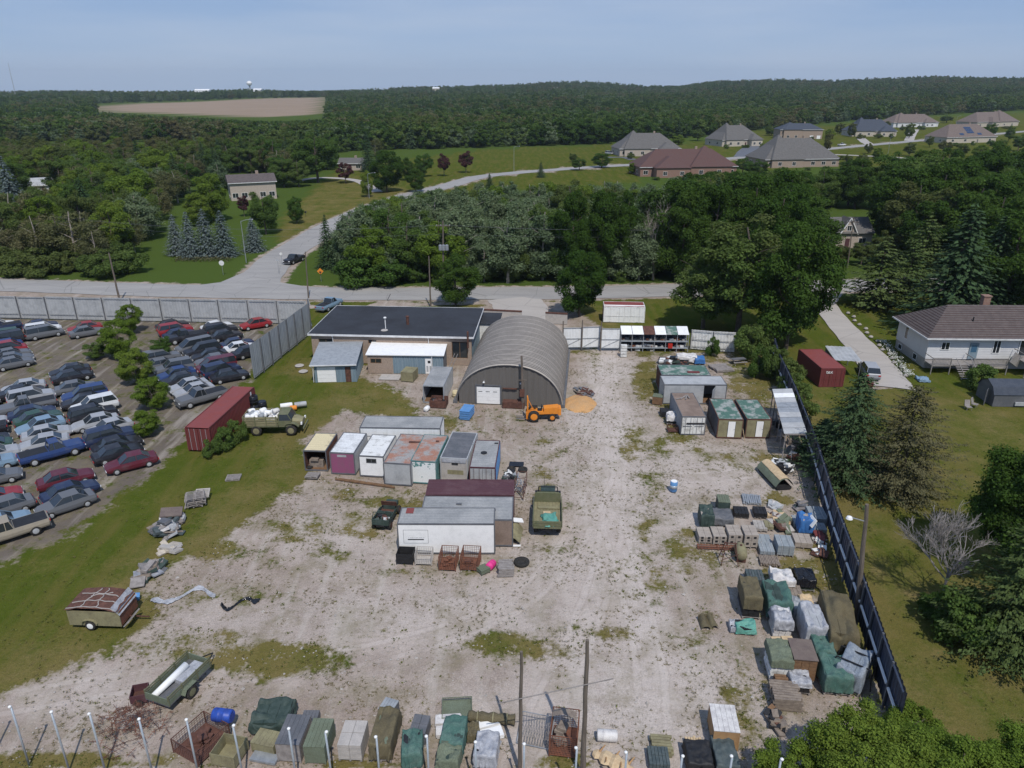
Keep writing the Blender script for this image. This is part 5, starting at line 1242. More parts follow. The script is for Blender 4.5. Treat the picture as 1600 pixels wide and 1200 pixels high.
# ---------------------------------------------------------------- left side piles, carts and trailers
WG='grey wooden pallets in the pile at the left edge'
for k in range(6):
    p=P(302+random.uniform(-3,3),793); mb=MB(); pal(mb,1.5,1.5); o=mb.build('pallet','grey_wood',None,False,p+Vector((0,.6,.16*k)),R(20)+random.uniform(-.12,.12)); tag(o,'grey wooden pallet in the neat stack at the left edge of the yard','pallet',WG)
pallet('whitish pallet tipped against the back of the pallet stack',318,779,'concrete',1.2,R(10),z=.5,tilt=R(20))
heap('timber_heap','tumbled heap of grey boards, slabs and plastic left of the yard','timber heap',(240,292,802,848),3.6,['grey_wood','old_wood','dark_grey','white_wrap','light_grey','block_dark'],h=1.1,n=38,flat=.25)
tag(MB().obox((0,0,.75),(1.7,1.2,.12),(.15,.1,.3)).build('flat_board','shingle_tn',None,False,P(270,812)),'wide flat brown board on top of the tumbled heap','board')
heap('stone_heap','small heap of pale flat stones below the tumbled heap','stone heap',(248,284,848,868),1.4,['stone_pale','stone','concrete'],h=.5,n=14,flat=.2)
heap('timber_heap','dark and silver plastic draped timber heap further down the left side','timber heap',(216,258,870,912),2.6,['grey_wood','dkgreen','silver','dark_grey','old_wood'],h=.8,n=24,flat=.25)
tag(MB().obox((0,0,.25),(1.0,1.0,.08),(.2,0,.3)).build('flat_board','grey_wood',None,False,P(216,914)),'square grey board lying near the old covered trailer','board')
for k,(x0,y0,x1,y1,m_) in enumerate(((236,938,338,928,'silver'),(345,944,405,940,'black_shiny'))):
    a,b=P(x0,y0),P(x1,y1); d=b-a; L_=d.length; s=k*7.
    t=MB().grid(60,8,lambda u,v:(u*L_,(v-.5)*(.35+.5*abs(noise.noise((u*5,s,0))))+1.3*noise.noise((u*2.2,s,4)),.03+.14*abs(noise.noise((u*14,v*4,s))))).build('plastic_sheet',m_,None,False,a,math.atan2(d.y,d.x))
    tag(t,['crumpled blue grey plastic strip trailing over the gravel near the old trailer','crumpled dark plastic sheet lying further right on the gravel'][k],'plastic sheet')
# wire tangle
t=thing('reinforcing_mesh','tangled rusty heap of reinforcing mesh and branches','wire heap',P(195,1160)+Vector((0,.8,0))); 
for k in range(150):
    a=random.uniform(0,6.28); r=random.uniform(0,1.9); z=random.uniform(.02,1.9)*(1-r/2.3); c=Vector((math.cos(a)*r*1.15,math.sin(a)*r*1.1,z)); d=Vector((random.uniform(-1,1),random.uniform(-1,1),random.uniform(-.15,.7))).normalized()*random.uniform(.4,.9)
    mb=MB().bar(c-d*.5,c+d*.6,.014,3)
    e=Vector((d.y,-d.x,.1))*.5
    for q in (-.3,0,.3): mb.bar(c+d*q-e*.4,c+d*q+e*.4,.011,3)
    o=mb.build('rod_tangle','rust' if k%3 else 'dark_rust',t)
# ---------------------------------------------------------------- vehicles
def wheel(parent,x,y,r,w_=.2,m='rubber',rim='light_grey',side=1):
    o=MB().lathe([(r*.62,-w_/2),(r*.93,-w_/2),(r,-w_/2+.03),(r,w_/2-.03),(r*.93,w_/2),(r*.62,w_/2)],18).build('wheel',m,parent,True)
    o.matrix_local=Matrix.Translation((x,y,r))@Matrix.Rotation(math.pi/2,4,'X')
    q=MB().lathe([(.0,-w_/2-.02),(r*.2,-w_/2-.03),(r*.6,-w_/2-.008),(r*.6,w_/2+.008),(r*.2,w_/2+.03),(.0,w_/2+.02)],14).build('rim',rim,o)
    return o
def car(name,label,cat,m,loc,rz,kind='sedan',group=None):
    """x forward"""
    t=thing(name,label,cat,loc,rz,group)
    L_,W_,rs=dict(sedan=(4.6,1.8,.32),suv=(4.8,1.9,.36),pickup=(5.7,1.95,.4),van=(4.9,1.9,.35))[kind]
    hl=L_/2
    if kind=='sedan': st=[(-hl,.55,.72),(-hl+.15,.32,.92),(-hl*.55,.25,.98),(0,.22,.95),(hl*.42,.25,.93),(hl-.3,.3,.78),(hl,.42,.62)]; cab=[(-hl*.72,.97),(-hl*.42,1.42),(hl*.12,1.44),(hl*.46,.94)]
    elif kind=='suv': st=[(-hl,.5,1.0),(-hl+.1,.35,1.1),(-hl*.5,.3,1.12),(0,.28,1.1),(hl*.45,.3,1.08),(hl-.25,.35,.95),(hl,.45,.75)]; cab=[(-hl*.96,1.1),(-hl*.82,1.72),(hl*.15,1.74),(hl*.5,1.08)]
    elif kind=='van': st=[(-hl,.5,1.0),(-hl+.1,.35,1.05),(-hl*.5,.3,1.08),(0,.28,1.06),(hl*.55,.3,1.0),(hl-.2,.35,.85),(hl,.45,.7)]; cab=[(-hl*.98,1.05),(-hl*.92,1.75),(hl*.3,1.76),(hl*.75,1.0)]
    else: st=[(-hl,.6,1.05),(-hl+.1,.5,1.12),(-hl*.5,.45,1.12),(0,.4,1.12),(hl*.4,.42,1.14),(hl-.25,.45,1.08),(hl,.55,.9)]; cab=[(-hl*.12,1.12),(-hl*.05,1.78),(hl*.22,1.8),(hl*.42,1.12)]
    rings=[]
    for i,(x,z0,z1) in enumerate(st):
        q=W_/2*(.86 if i in (0,len(st)-1) else (.96 if i in (1,len(st)-2) else 1))
        rings.append([(x,-q*.94,z0),(x,-q,z0+.15),(x,-q,(z0+z1)/2+.05),(x,-q*.9,z1),(x,q*.9,z1),(x,q,(z0+z1)/2+.05),(x,q,z0+.15),(x,q*.94,z0)])
    MB().loft(rings).build('body',m,t)
    (x0,zb0),(x1,zt0),(x2,zt1),(x3,zb1)=cab; q=W_/2*.86; qt=W_/2*.7
    g=MB().add([(x0,-q,zb0-.02),(x3,-q,zb1-.02),(x3,q,zb1-.02),(x0,q,zb0-.02),(x1,-qt,zt0),(x2,-qt,zt1),(x2,qt,zt1),(x1,qt,zt0)],[(0,1,5,4),(1,2,6,5),(2,3,7,6),(3,0,4,7)]).build('window_glass','glass',t)
    MB().grid(4,4,lambda u,v:(x1-.04+(x2-x1+.08)*u,(-qt-.03)+(2*qt+.06)*v,zt0+(zt1-zt0)*u+.03*math.sin(u*3.14)*math.sin(v*3.14)+.015)).build('roof',m,t,True)
    pb=MB()
    for s in (-1,1):
        for (xa,za,xb,zb) in ((x0,zb0,x1,zt0),(x3,zb1,x2,zt1),((x1+x2)/2-.05,(zb0+zb1)/2,(x1+x2)/2-.05,(zt0+zt1)/2)): pb.bar((xa,s*(q+.005),za),(xb,s*(qt+.01),zb),.035)
    pb.build('window_pillar',m,t)
    for x in (-hl*.6,hl*.62):
        for s in (-1,1): wheel(t,x,s*(W_/2-.1),rs,.22)
    zl=st[-1][2]-.08
    for s in (-1,1):
        MB().obox((hl-.02,s*W_*.34,zl),(.08,.34,.13)).build('headlight','clean_white',t); MB().obox((-hl+.0,s*W_*.36,st[0][2]-.12),(.07,.28,.16)).build('tail_light','red',t)
    MB().obox((hl,0,.45),(.1,W_*.84,.18)).obox((-hl,0,.5),(.1,W_*.84,.18)).build('bumper','dark_grey',t)
    if kind=='pickup':
        B(-hl+.12,-hl*.14,-W_/2+.18,W_/2-.18,1.125,1.135).build('bed','black',t)
    return t
for k,c in dict(paint_black=(.02,.02,.025),paint_white=(.62,.63,.64),paint_silver=(.33,.34,.36),paint_grey=(.12,.125,.135),paint_red=(.25,.02,.025),paint_blue=(.025,.05,.15),paint_navy=(.02,.03,.07),paint_green=(.03,.07,.05),paint_tan=(.3,.26,.2),paint_maroon=(.10,.015,.025),paint_ltblue=(.18,.27,.36)).items():
    dm(k,c,.32,[x*.6+.05 for x in c],1.2,.25,var=.04)
def yaw_px(a,b):
    p,q=P(*a),P(*b); return math.atan2(q.y-p.y,q.x-p.x)
car('pickup_truck','black pickup truck stopped at the mouth of the side road','pickup truck','paint_black',P(459,411)+Vector((0,.5,0)),yaw_px((470,405),(446,414)),'pickup')
car('pickup_truck','blue pickup truck parked behind the left end of the workshop','pickup truck','paint_ltblue',P(515,482),yaw_px((500,490),(528,477)),'pickup')
car('parked_suv','silver suv parked on the gravel driveway beside the grey roofed carport','suv','paint_silver',P(1358,588)+Vector((0,.3,0)),yaw_px((1366,590),(1350,566)),'suv')
car('parked_car','white pickup truck on the subdivision street','pickup truck','paint_white',P(1315,228),yaw_px((1300,228),(1340,226)),'pickup')
car('parked_car','silver van parked before the grey roofed bungalow on the green','van','paint_silver',P(952,241),yaw_px((940,240),(965,242)),'van')
car('parked_car','dark blue car parked before the grey roofed bungalow on the green','car','paint_navy',P(972,241),yaw_px((960,240),(985,242)),'sedan')
# ---- scrapyard cars
random.seed(21)
paints=['paint_black','paint_white','paint_silver','paint_grey','paint_red','paint_blue','paint_navy','paint_green','paint_maroon','paint_ltblue','paint_tan']
cn=dict(paint_black='black',paint_white='white',paint_silver='silver',paint_grey='dark grey',paint_red='red',paint_blue='blue',paint_navy='navy',paint_green='green',paint_maroon='maroon',paint_ltblue='pale blue',paint_tan='tan')
wts=[5,4,5,5,2,2,3,1,2,1,1]
protos={}
CARS=[]
def in_poly(x,y,pl):
    return float(sdf(np.array([x]),np.array([y]),pl)[0])
holes=[(100,555,55,28),(150,545,34,20),(40,590,45,14),(215,545,40,70),(240,640,30,60),(195,610,30,40)]
rows=[]; a0=R(38)
ux=Vector((math.cos(a0),math.sin(a0))); uy=Vector((-math.sin(a0),math.cos(a0)))
org=Vector((-60,75)); ncar=0
for i in range(-11,12):
    for j in range(-30,31):
        q=org+ux*(i*5.2)+uy*(j*2.4)+Vector((random.uniform(-.5,.5),random.uniform(-.4,.4)))
        if j%13==4 and i%2: continue
        if not -130<q.x<-15: continue
        if in_poly(q.x,q.y,SCRAP)<2.6: continue
        px,py=to_px(q.x,q.y)
        if px<-45: continue
        if any(((px-h[0])/h[2])**2+((py-h[1])/h[3])**2<1 for h in holes): continue
        if py<512 or (px-250)/150+(py-650)/70>1.1 and px>255: continue
        if (q-Vector((P(322,705).x+1,P(322,705).y+4))).length<5 : continue
        if random.random()<.04: continue
        m=random.choices(paints,wts)[0]; kd=random.choices(['sedan','suv','van','pickup'],[6,3,1,1])[0]
        CARS.append((q,m,kd,py))
random.shuffle(CARS); CARS=CARS[:230]
for q,m,kd,py in CARS:
    key=(m,kd); rz=a0+random.uniform(-.12,.12)+(math.pi if random.random()<.5 else 0)
    part='far part' if py<570 else ('middle' if py<690 else 'near end')
    kindw={'sedan':'car','suv':'suv','van':'van','pickup':'pickup truck'}[kd]
    px_=to_px(q.x,q.y)[0]; sd_='left' if px_<110 else ('centre' if px_<235 else 'right')
    lab='%s %s crammed in the %s of the scrapyard, towards its %s'%(cn[m],kindw,part,sd_); g='cars crammed in the scrapyard'
    if key not in protos: protos[key]=car('scrap_car',lab,kindw,m,(q.x,q.y,0),rz,kd,g)
    else: copy_thing(protos[key],(q.x,q.y,0),rz,label=lab,group=g)
# ---- army truck with barrels
p=P(427,681)+Vector((0,1.2,0)); t=thing('army_truck','old olive army truck loaded with white barrels beside the red container','truck',p,R(2))
B(-2.9,2.9,-.45,.45,.75,.95).build('chassis','black',t)
for x in (-1.75,1.85):
    for s in (-1,1): wheel(t,x,s*1.05,.56,.34,rim='army_pale')
B(-3.0,.55,-1.2,1.2,1.0,1.14).build('load_bed','army',t)
for s in (-1.2,1.14):
    for k in range(4): B(-3.0,.55,s,s+.06,1.16+k*.26,1.16+k*.26+.2).build('side_slat','army_pale',t)
    for x in (-2.9,-1.75,-.6,.45): B(x-.05,x+.05,s-.03,s+.09,1.12,2.2).build('stake','army',t)
for k in range(4): B(-3.06,-3.0,-1.1,1.1,1.16+k*.26,1.36+k*.26).build('tailboard','army_pale',t)
cabr=[[(.65,s*1.05,1.0),(.65,s*1.08,1.7),(.72,s*.92,2.45)] for s in (-1,1)]
MB().prism([(.6,.95),(1.95,.95),(1.95,1.65),(.6,1.65)],-1.08,1.08).build('cab_body','army',t)
MB().add([(.62,-1.06,1.66),(1.93,-1.06,1.66),(1.93,1.06,1.66),(.62,1.06,1.66),(.7,-.92,2.3),(1.6,-.92,2.3),(1.6,.92,2.3),(.7,.92,2.3)],[(0,1,5,4),(1,2,6,5),(2,3,7,6),(3,0,4,7)]).build('window_glass','glass',t)
MB().grid(4,4,lambda u,v:(.62+1.06*u,-.98+1.96*v,2.32+.08*math.sin(u*3.14)*math.sin(v*3.14))).build('cab_roof','army',t,True)
MB().bar((1.93,-1.02,1.66),(1.6,-.9,2.3),.05).bar((1.93,1.02,1.66),(1.6,.9,2.3),.05).bar((.65,-1.02,1.66),(.68,-.92,2.3),.09).bar((.65,1.02,1.66),(.68,.92,2.3),.09).build('window_pillar','army',t)
MB().loft([[(x,-w_,.95),(x,-w_,z),(x,-w_*.6,z+.18),(x,w_*.6,z+.18),(x,w_,z),(x,w_,.95)] for x,w_,z in ((1.96,.72,1.5),(2.5,.68,1.42),(2.98,.6,1.3))]).build('hood','army_pale',t)
for s in (-1,1):
    MB().loft([[(x,s*.7,z),(x,s*1.2,z),(x,s*1.2,z+.07),(x,s*.7,z+.07)] for x,z in ((1.2,1.0),(1.45,1.28),(1.85,1.36),(2.3,1.28),(2.7,.95))]).build('fender','army',t); MB().obox((2.95,s*.85,1.25),(.14,.24,.24)).build('headlight','clean_white',t)
MB().obox((3.15,0,.75),(.12,2.1,.2)).build('bumper','army',t)
for k in range(26):
    x=-2.6+random.random()*2.9; y=random.uniform(-.8,.8); z=1.5+random.random()*.9*(1-abs(y)*.5)
    tt=barrel('white plastic barrel in the load of the army truck',0,0,random.choice(['clean_white','white_wrap','clean_white','grey_metal']),.27,.62,True,random.uniform(0,3.1),group='barrels heaped on the army truck',loc=p+Vector((x,y,0)),z=z-.27)
for k,(x,y,lab) in enumerate(((448,640,'long white canister above the army truck cab'),(470,638,'silver canister farthest right beyond the army truck'))):
    q=P(x,y); barrel(lab,0,0,['clean_white','light_grey'][k],.3,1.3,True,R(20),loc=q,name='canister',z=.2)
barrel('orange drum lying beyond the army truck',459,642,'orange',.28,.7,True,R(10),z=.1)
for k,(x,y,z) in enumerate(((398,644,0),(410,640,0),(398,644,1.0))): barrel(['black tank at the end of the red container, left','black tank at the end of the red container, right','black tank stacked on top of the left one'][k],x,y,'black_shiny',.55,1.0,z=z,name='water_tank')
# ---- orange rough terrain forklift
p=P(846,662)+Vector((0,1.3,0)); t=thing('forklift','orange rough terrain forklift with raised mast facing left','forklift',p,R(2))
for s in (-1,1):
    o=wheel(t,-.95,s*.85,.72,.42,rim='orange'); wheel(t,1.35,s*.7,.46,.3,rim='orange')
B(-1.2,1.9,-.5,.5,.6,.85).build('chassis','black',t)
MB().prism([(.3,.86),(2.3,.86),(2.35,1.55),(2.1,1.75),(.3,1.6)],-.55,.55).build('engine_cover','orange',t)
MB().box(2.1,2.45,-.6,.6,.7,1.6).build('counterweight','orange',t)
MB().prism([(-1.6,.86),(.3,.86),(.3,1.15),(-1.2,1.25)],-.6,.6).build('deck','orange',t)
MB().box(-.45,.05,-.28,.28,1.2,1.35).box(.0,.12,-.28,.28,1.35,1.85).build('seat','black',t)
MB().bar((-.95,0,1.2),(-.7,0,1.75),.03).lathe([(.2,0),(.22,.03),(.2,.05)],12,(-.68,0,1.74)).build('steering_wheel','black',t)
for s in (-.42,.42): MB().box(-1.78,-1.62,s-.06,s+.06,.15,3.0).build('mast_rail','orange',t)
mb=MB()
for z in (.5,1.3,2.1,2.9): mb.box(-1.76,-1.64,-.4,.4,z,z+.1)
mb.build('mast_brace','orange',t); B(-1.9,-1.79,-.6,.6,.25,1.1).build('carriage','orange',t)
t.scale=(.88,.88,.88)
for s in (-.4,.4): MB().box(-3.1,-1.91,s-.07,s+.07,.2,.26).build('fork','dark_grey',t)
MB().bar((-1.6,.0,2.6),(-.9,.0,1.1),.05).build('tilt_cylinder','orange',t)
# ---- flatbed army truck seen from behind
p=P(856,843)+Vector((.1,3.0,0)); t=thing('flatbed_truck','green stake bed army truck seen from behind with a turquoise tarp in its bed','truck',p,R(-3)+math.pi/2)
B(-2.8,3.4,-.45,.45,.7,.9).build('chassis','black',t)
for x in (-1.7,2.3):
    for s in (-1,1): wheel(t,x,s*.95,.52,.34,rim='army')
B(-2.9,1.0,-1.15,1.15,.95,1.08).build('load_bed','army_pale',t)
for k in range(9):
    y=-1.02+k*.255; B(-2.8,.95,y-.105,y+.105,1.085,1.12).build('bed_plank','army_pale',t)
for s in (-1.2,1.14):
    for k in range(3): B(-2.9,1.0,s,s+.06,1.1+k*.22,1.1+k*.22+.17).build('side_slat','army',t)
for k in range(3): B(-2.97,-2.91,-1.12,1.12,1.0+k*.24,1.2+k*.24).build('tailboard','army',t)
B(.95,1.02,-1.1,1.1,1.1,2.0).build('headboard','army',t)
MB().prism([(1.15,.9),(2.1,.9),(2.1,1.45),(1.15,1.45)],-.95,.95).build('cab_body','army',t)
MB().prism([(2.12,.9),(3.4,.9),(3.35,1.35),(2.12,1.5)],-.62,.62).build('hood','dkgreen',t)
MB().bar((2.1,-.85,1.45),(2.0,-.8,2.0),.04).bar((2.1,.85,1.45),(2.0,.8,2.0),.04).bar((2.0,-.8,2.0),(2.0,.8,2.0),.04).build('windscreen_frame','black',t)
for s in (-1,1): MB().loft([[(x,s*.64,z),(x,s*1.12,z),(x,s*1.12,z+.06),(x,s*.64,z+.06)] for x,z in ((1.7,1.0),(1.95,1.16),(2.6,1.18),(3.1,.95))]).build('fender','black',t)
MB().bar((1.3,-1.1,1.5),(1.3,1.1,1.62),.05).build('pink_pole','paint_maroon',t); MB().box(1.2,1.7,-.7,.7,1.46,1.6).build('seat','black',t); MB().bar((3.0,.3,1.4),(3.4,.35,2.3),.02).build('antenna','black',t)
MB().obox((-.1,-.1,1.2),(.3,1.8,.1)).build('cross_beam','army_pale',t)
o=drape(1.0,1.5,.35,31,.35,.25,n=16); o=o.build('turquoise_tarp','turq',None,True,p+Vector((.1,-2.0,1.13)),R(10)); tag(o,'crumpled turquoise tarp lying in the bed of the green truck','tarp')
o=B(-.3,.3,-.4,.4,.0,.06).build('board','pale_wood',None,False,p+Vector((-.1,-1.0,1.13))); tag(o,'small brown board in the bed of the green truck','board')
# ---- jeep wreck
p=P(600,830)+Vector((0,1.7,0)); t=thing('jeep_wreck','stripped dark green jeep wreck left of the white trailer','jeep',p,yaw_px((592,832),(616,790)))
B(-1.8,1.7,-.35,.35,.45,.6).build('chassis','black',t)
for x in (-1.25,1.2):
    for s in (-1,1): wheel(t,x,s*.68,.36,.2,rim='dark_rust')
for s in (-.72,.66): MB().prism([(-1.75,.6),(.7,.6),(.7,.85),(.2,1.0),(-.9,1.0),(-1.75,1.1)],s,s+.06).build('side_panel','dkgreen',t)
B(-1.78,-1.7,-.7,.7,.6,1.1).build('tail_panel','dkgreen',t); B(-1.7,.7,-.65,.65,.58,.62).build('floor','dark_rust',t)
MB().box(.7,1.75,-.5,.5,.6,.98).build('hood','dkgreen',t); MB().obox((.7,0,1.2),(.06,1.35,.5),(0,-.3,0)).build('windscreen_frame','dark_rust',t)
for s in (-.32,.32): MB().box(-.5,0,s-.22,s+.22,.62,.85).box(-.6,-.5,s-.22,s+.22,.62,1.2).build('seat','dkgreen',t)
for k in range(10): MB().obox((random.uniform(-1.6,-.7),random.uniform(-.5,.5),.8+random.random()*.3),(.4,.3,.2),(k,.3,k*2)).build('scrap_piece',random.choice(['dark_rust','dkgreen','black','clean_white']),t)
MB().bar((-1.6,-.7,1.1),(-1.5,-.6,1.65),.03).bar((-1.6,.7,1.1),(-1.5,.6,1.65),.03).bar((-1.5,-.6,1.65),(-1.5,.6,1.65),.03).build('roll_bar','dkgreen',t)
# ---- old covered trailer
p=P(152,985)+Vector((0,1.1,0)); t=thing('covered_trailer','old rusty box trailer with patched maroon tarp roof on the grass','trailer',p,R(-3))
W_,D_,H_=3.6,2.1,1.5
B(-W_/2,W_/2,-D_/2,-D_/2+.06,.35,H_).build('side_wall','army_pale',t); B(-W_/2,W_/2,D_/2-.06,D_/2,.35,H_).build('side_wall','rust',t)
B(W_/2-.06,W_/2,-D_/2+.06,D_/2-.06,.35,H_).build('front_wall','rust',t); B(-W_/2,-W_/2+.06,-D_/2+.06,D_/2-.06,.35,H_).build('rear_wall','rust',t); B(-W_/2+.06,W_/2-.06,-D_/2+.06,D_/2-.06,.35,.42).build('floor','old_wood',t)
def tr(u,v):
    x=(-.52+1.0*u)*W_; y=(v-.5)*(D_+.16); return (x,y,H_+.05+(.38*math.sin(min(1,u*1.02)*math.pi*.85+.25))*(1-.5*abs(v-.5))+.07*noise.noise((u*6,v*5,4)))
MB().grid(24,14,tr).build('tarp_roof','dark_rust',t,True)
mb=MB()
for u0,v0,u1,v1 in ((.05,.3,.9,.35),(.1,.7,.85,.62),(.3,.05,.42,.95),(.6,.05,.55,.95),(.02,.05,.95,.05),(.35,.5,.7,.75)):
    pr=None
    for k in range(9):
        f=k/8; q=tr(u0+(u1-u0)*f+.02*math.sin(k*2),v0+(v1-v0)*f+.03*math.sin(k*3)); q=(q[0],q[1],q[2]+.03)
        if pr: mb.bar(pr,q,.03)
        pr=q
mb.build('tarp_rope','concrete',t)
MB().add([(W_*.38,-D_*.53,H_+.42),(W_*.38,D_*.53,H_+.42),(W_*.52,D_*.53,H_-.2),(W_*.52,-D_*.53,H_-.2)],[(0,1,2,3)]).build('grey_flap','silver',t)
wheel(t,-.35,-D_/2+.02,.36,.22,rim='clean_white'); wheel(t,-.35,D_/2-.02,.36,.22,rim='clean_white')
MB().loft([[(x,-D_/2-.16,z),(x,-D_/2+.0,z),(x,-D_/2+.0,z+.04),(x,-D_/2-.16,z+.04)] for x,z in ((-.9,.55),(-.7,.8),(-.35,.88),(0,.8),(.2,.55))]).build('fender','army_pale',t)
MB().bar((W_/2,0,.4),(W_/2+1.3,.1,.3),.05).build('drawbar','dark_rust',t)
MB().obox((W_/2+.3,-.3,.5),(.08,1.5,.5),(0,.8,0)).build('leaning_board','grey_wood',t)
tag(MB().obox((0,0,.2),(.5,.4,.4),(.3,.2,.4)).build('blue_bag','blue_paint',None,False,P(213,936)),'small blue bag lying behind the old covered trailer','bag')
# ---- utility trailer and rusty cart
a,b=P(243,1113),P(285,1112); p=P(281,1082); t=thing('utility_trailer','grey green utility trailer with slatted sides carrying metal ducts','trailer',p+Vector((0,.2,0)),yaw_px((262,1106),(305,1064)))
W_,D_=3.5,1.75
B(-W_/2,W_/2,-D_/2,D_/2,.6,.68).build('floor','dark_grey',t)
for s in (-D_/2,D_/2-.05):
    B(-W_/2,W_/2,s,s+.05,.68,1.0).build('side_wall','green_tarp',t)
    for k in range(2): B(-W_/2,W_/2,s,s+.05,1.06+k*.16,1.14+k*.16).build('side_rail','army',t)
    for x in (-1.7,-.6,.6,1.68): B(x-.03,x+.03,s-.02,s+.07,.6,1.34).build('stake','army',t)
for s in (-W_/2,W_/2-.05): B(s,s+.05,-D_/2+.05,D_/2-.05,.68,1.15).build('end_wall','green_tarp',t)
for s in (-1,1): wheel(t,-.2,s*(D_/2+.15),.42,.24,rim='army')
for s in (-1,1): MB().loft([[(x,s*(D_/2+.0),z),(x,s*(D_/2+.3),z),(x,s*(D_/2+.3),z+.04),(x,s*(D_/2+.0),z+.04)] for x,z in ((-.8,.62),(-.6,.9),(.2,.9),(.4,.62))]).build('fender','green_tarp',t)
MB().bar((W_/2,-.5,.6),(W_/2+1.1,0,.45),.04).bar((W_/2,.5,.6),(W_/2+1.1,0,.45),.04).build('drawbar','black',t)
tt=MB().bar((-1.6,.4,.85),(.9,.2,1.1),.19,10,.24).build('duct','clean_white',None,True,p+Vector((0,.2,0)),t.rotation_euler.z); tag(tt,'long white metal duct lying in the utility trailer','duct')
tt=MB().box(-.2,1.5,-.55,.15,.69,.98).build('sheet_metal','silver',None,False,p+Vector((0,.2,0)),t.rotation_euler.z); tag(tt,'folded silver sheet metal lying in the utility trailer','sheet metal')
p=P(216,1102)+Vector((0,.4,0)); t=thing('steel_cart','small rusty red open steel cart next to the utility trailer','cart',p,R(15))
for q in ((-.45,.45,-.5,-.46),(-.45,.45,.46,.5),(-.45,-.41,-.46,.46),(.41,.45,-.46,.46)): B(*q,.25,.8).build('side','maroon',t)
B(-.41,.41,-.46,.46,.25,.3).build('floor','dark_rust',t)
for s in (-1,1): wheel(t,0,s*.55,.25,.1,rim='dark_rust')
# ---------------------------------------------------------------- trees
def unit(v): return v/np.maximum(np.linalg.norm(v, axis=-1, keepdims=True), 1e-9)
def quads_from(rng, c, nrm, size, asp=1.0, along=None):
    """leaf clumps: kite shaped quads at c facing nrm"""
    n = len(c)
    if along is None: a = rng.normal(size=(n, 3))
    else: a = along+rng.normal(size=(n, 3))*.25
    a = unit(a-nrm*np.sum(a*nrm, -1, keepdims=True)); b = np.cross(nrm, a)
    s = size[:, None]
    k1 = rng.uniform(.7, 1.2, (n, 1)); k2 = rng.uniform(.5, 1.0, (n, 1))
    bend = nrm*s*rng.uniform(-.35, .1, (n, 1))
    v = np.stack([c-a*s*asp*k1, c-b*s*k2*.8+bend*.3, c+a*s*asp+bend, c+b*s*k1*.8-bend*.3], 1).reshape(-1, 3)
    q = np.arange(n*4).reshape(n, 4)
    return v, q
def crown_broad(seed, h, rw, base=.18, lumps=26, per=240, leaf=.30, loose=0.0, top=1.0, flat=1.0, lk=1.0):
    """crown of a broadleaf tree h metres tall, rw wide (radius)"""
    rng = np.random.default_rng(seed)
    z0 = h*base; ch = h-z0; C_ = []; 
    d = unit(rng.normal(size=(lumps, 3))); rad = rng.uniform(.35, .95, lumps)**.6
    prof = lambda z: np.sqrt(np.clip(1-(np.abs(z)*1.0)**2.2, .05, 1))
    zc = d[:, 2]*rad
    lc = np.stack([d[:, 0]*rad*rw*.82, d[:, 1]*rad*rw*.82, z0+ch*(.52+zc*.46*flat)], 1)
    if top < 1: lc[:, :2] *= np.clip(1.15-(lc[:, 2:3]-z0)/ch*(1-top)*1.3, .25, 1.2)
    lr = lk*rng.uniform(.20, .40, lumps)*rw*(1.1-.45*np.clip((lc[:, 2]-z0)/ch, 0, 1))
    V_, Q_ = [], []; o = 0
    for i in range(lumps):
        n = int(per*(lr[i]/(.3*rw*lk))**1.6); dd = unit(rng.normal(size=(n, 3))+np.array([0, 0, .35]))
        out = unit(lc[i]-np.array([0, 0, z0+ch*.4])); dd = unit(dd+out*.35)
        rr = lr[i]*(.62+.45*rng.random((n, 1))**.7)*(1+.18*np.sin(dd[:, :1]*5+seed)*np.cos(dd[:, 1:2]*6+i))*(1+loose*rng.normal(size=(n, 1))*.5)
        c = lc[i]+dd*rr*np.array([1, 1, .8]); nn = unit(dd*.9+np.array([0, 0, .45])+rng.normal(size=(n, 3))*.45)
        v, q = quads_from(rng, c, nn, leaf*rng.uniform(.6, 1.35, n)); V_.append(v); Q_.append(q+o); o += len(v)
    return np.concatenate(V_), np.concatenate(Q_)
def crown_conifer(seed, h, rw, layers=26, per=11, leaf=.34, base=.05, droop=.25, power=.85, gap=0, n_leaf=11):
    rng = np.random.default_rng(seed); cs, ns, sz, al = [], [], [], []
    for l in range(layers):
        f = (l+rng.random()*.6)/layers; z = h*(base+(1-base)*f); r = rw*(1-f)**power+.12
        nb = max(4, int(per*(1-f*.55)))
        for b in range(nb):
            if rng.random() < gap: continue
            t = 2*math.pi*(b+rng.random())/nb; L_ = r*rng.uniform(.72, 1.12)*(1.0 if gap == 0 else rng.uniform(.5, 1.25)); d = np.array([math.cos(t), math.sin(t), 0]); sd = np.array([-d[1], d[0], 0])
            k = max(3, int(n_leaf*(L_/rw)**.7)); s = np.linspace(.22, 1, k)+rng.normal(size=k)*.03
            c = d*(L_*s)[:, None]+np.array([0, 0, 1])*(z-droop*L_*s**1.5+.1*L_*s**3)[:, None]+sd*rng.normal(size=(k, 1))*.16*L_*(1.1-s[:, None])
            cs.append(c); ns.append(unit(np.array([0, 0, 1.0])+d*.5+rng.normal(size=(k, 3))*.35)); sz.append(leaf*rng.uniform(.7, 1.25, k)*(1.15-.35*s)); al.append(np.repeat((d-np.array([0, 0, .35]))[None], k, 0))
    c = np.concatenate(cs); v, q = quads_from(rng, c, np.concatenate(ns), np.concatenate(sz), 1.35, np.concatenate(al))
    return v, q
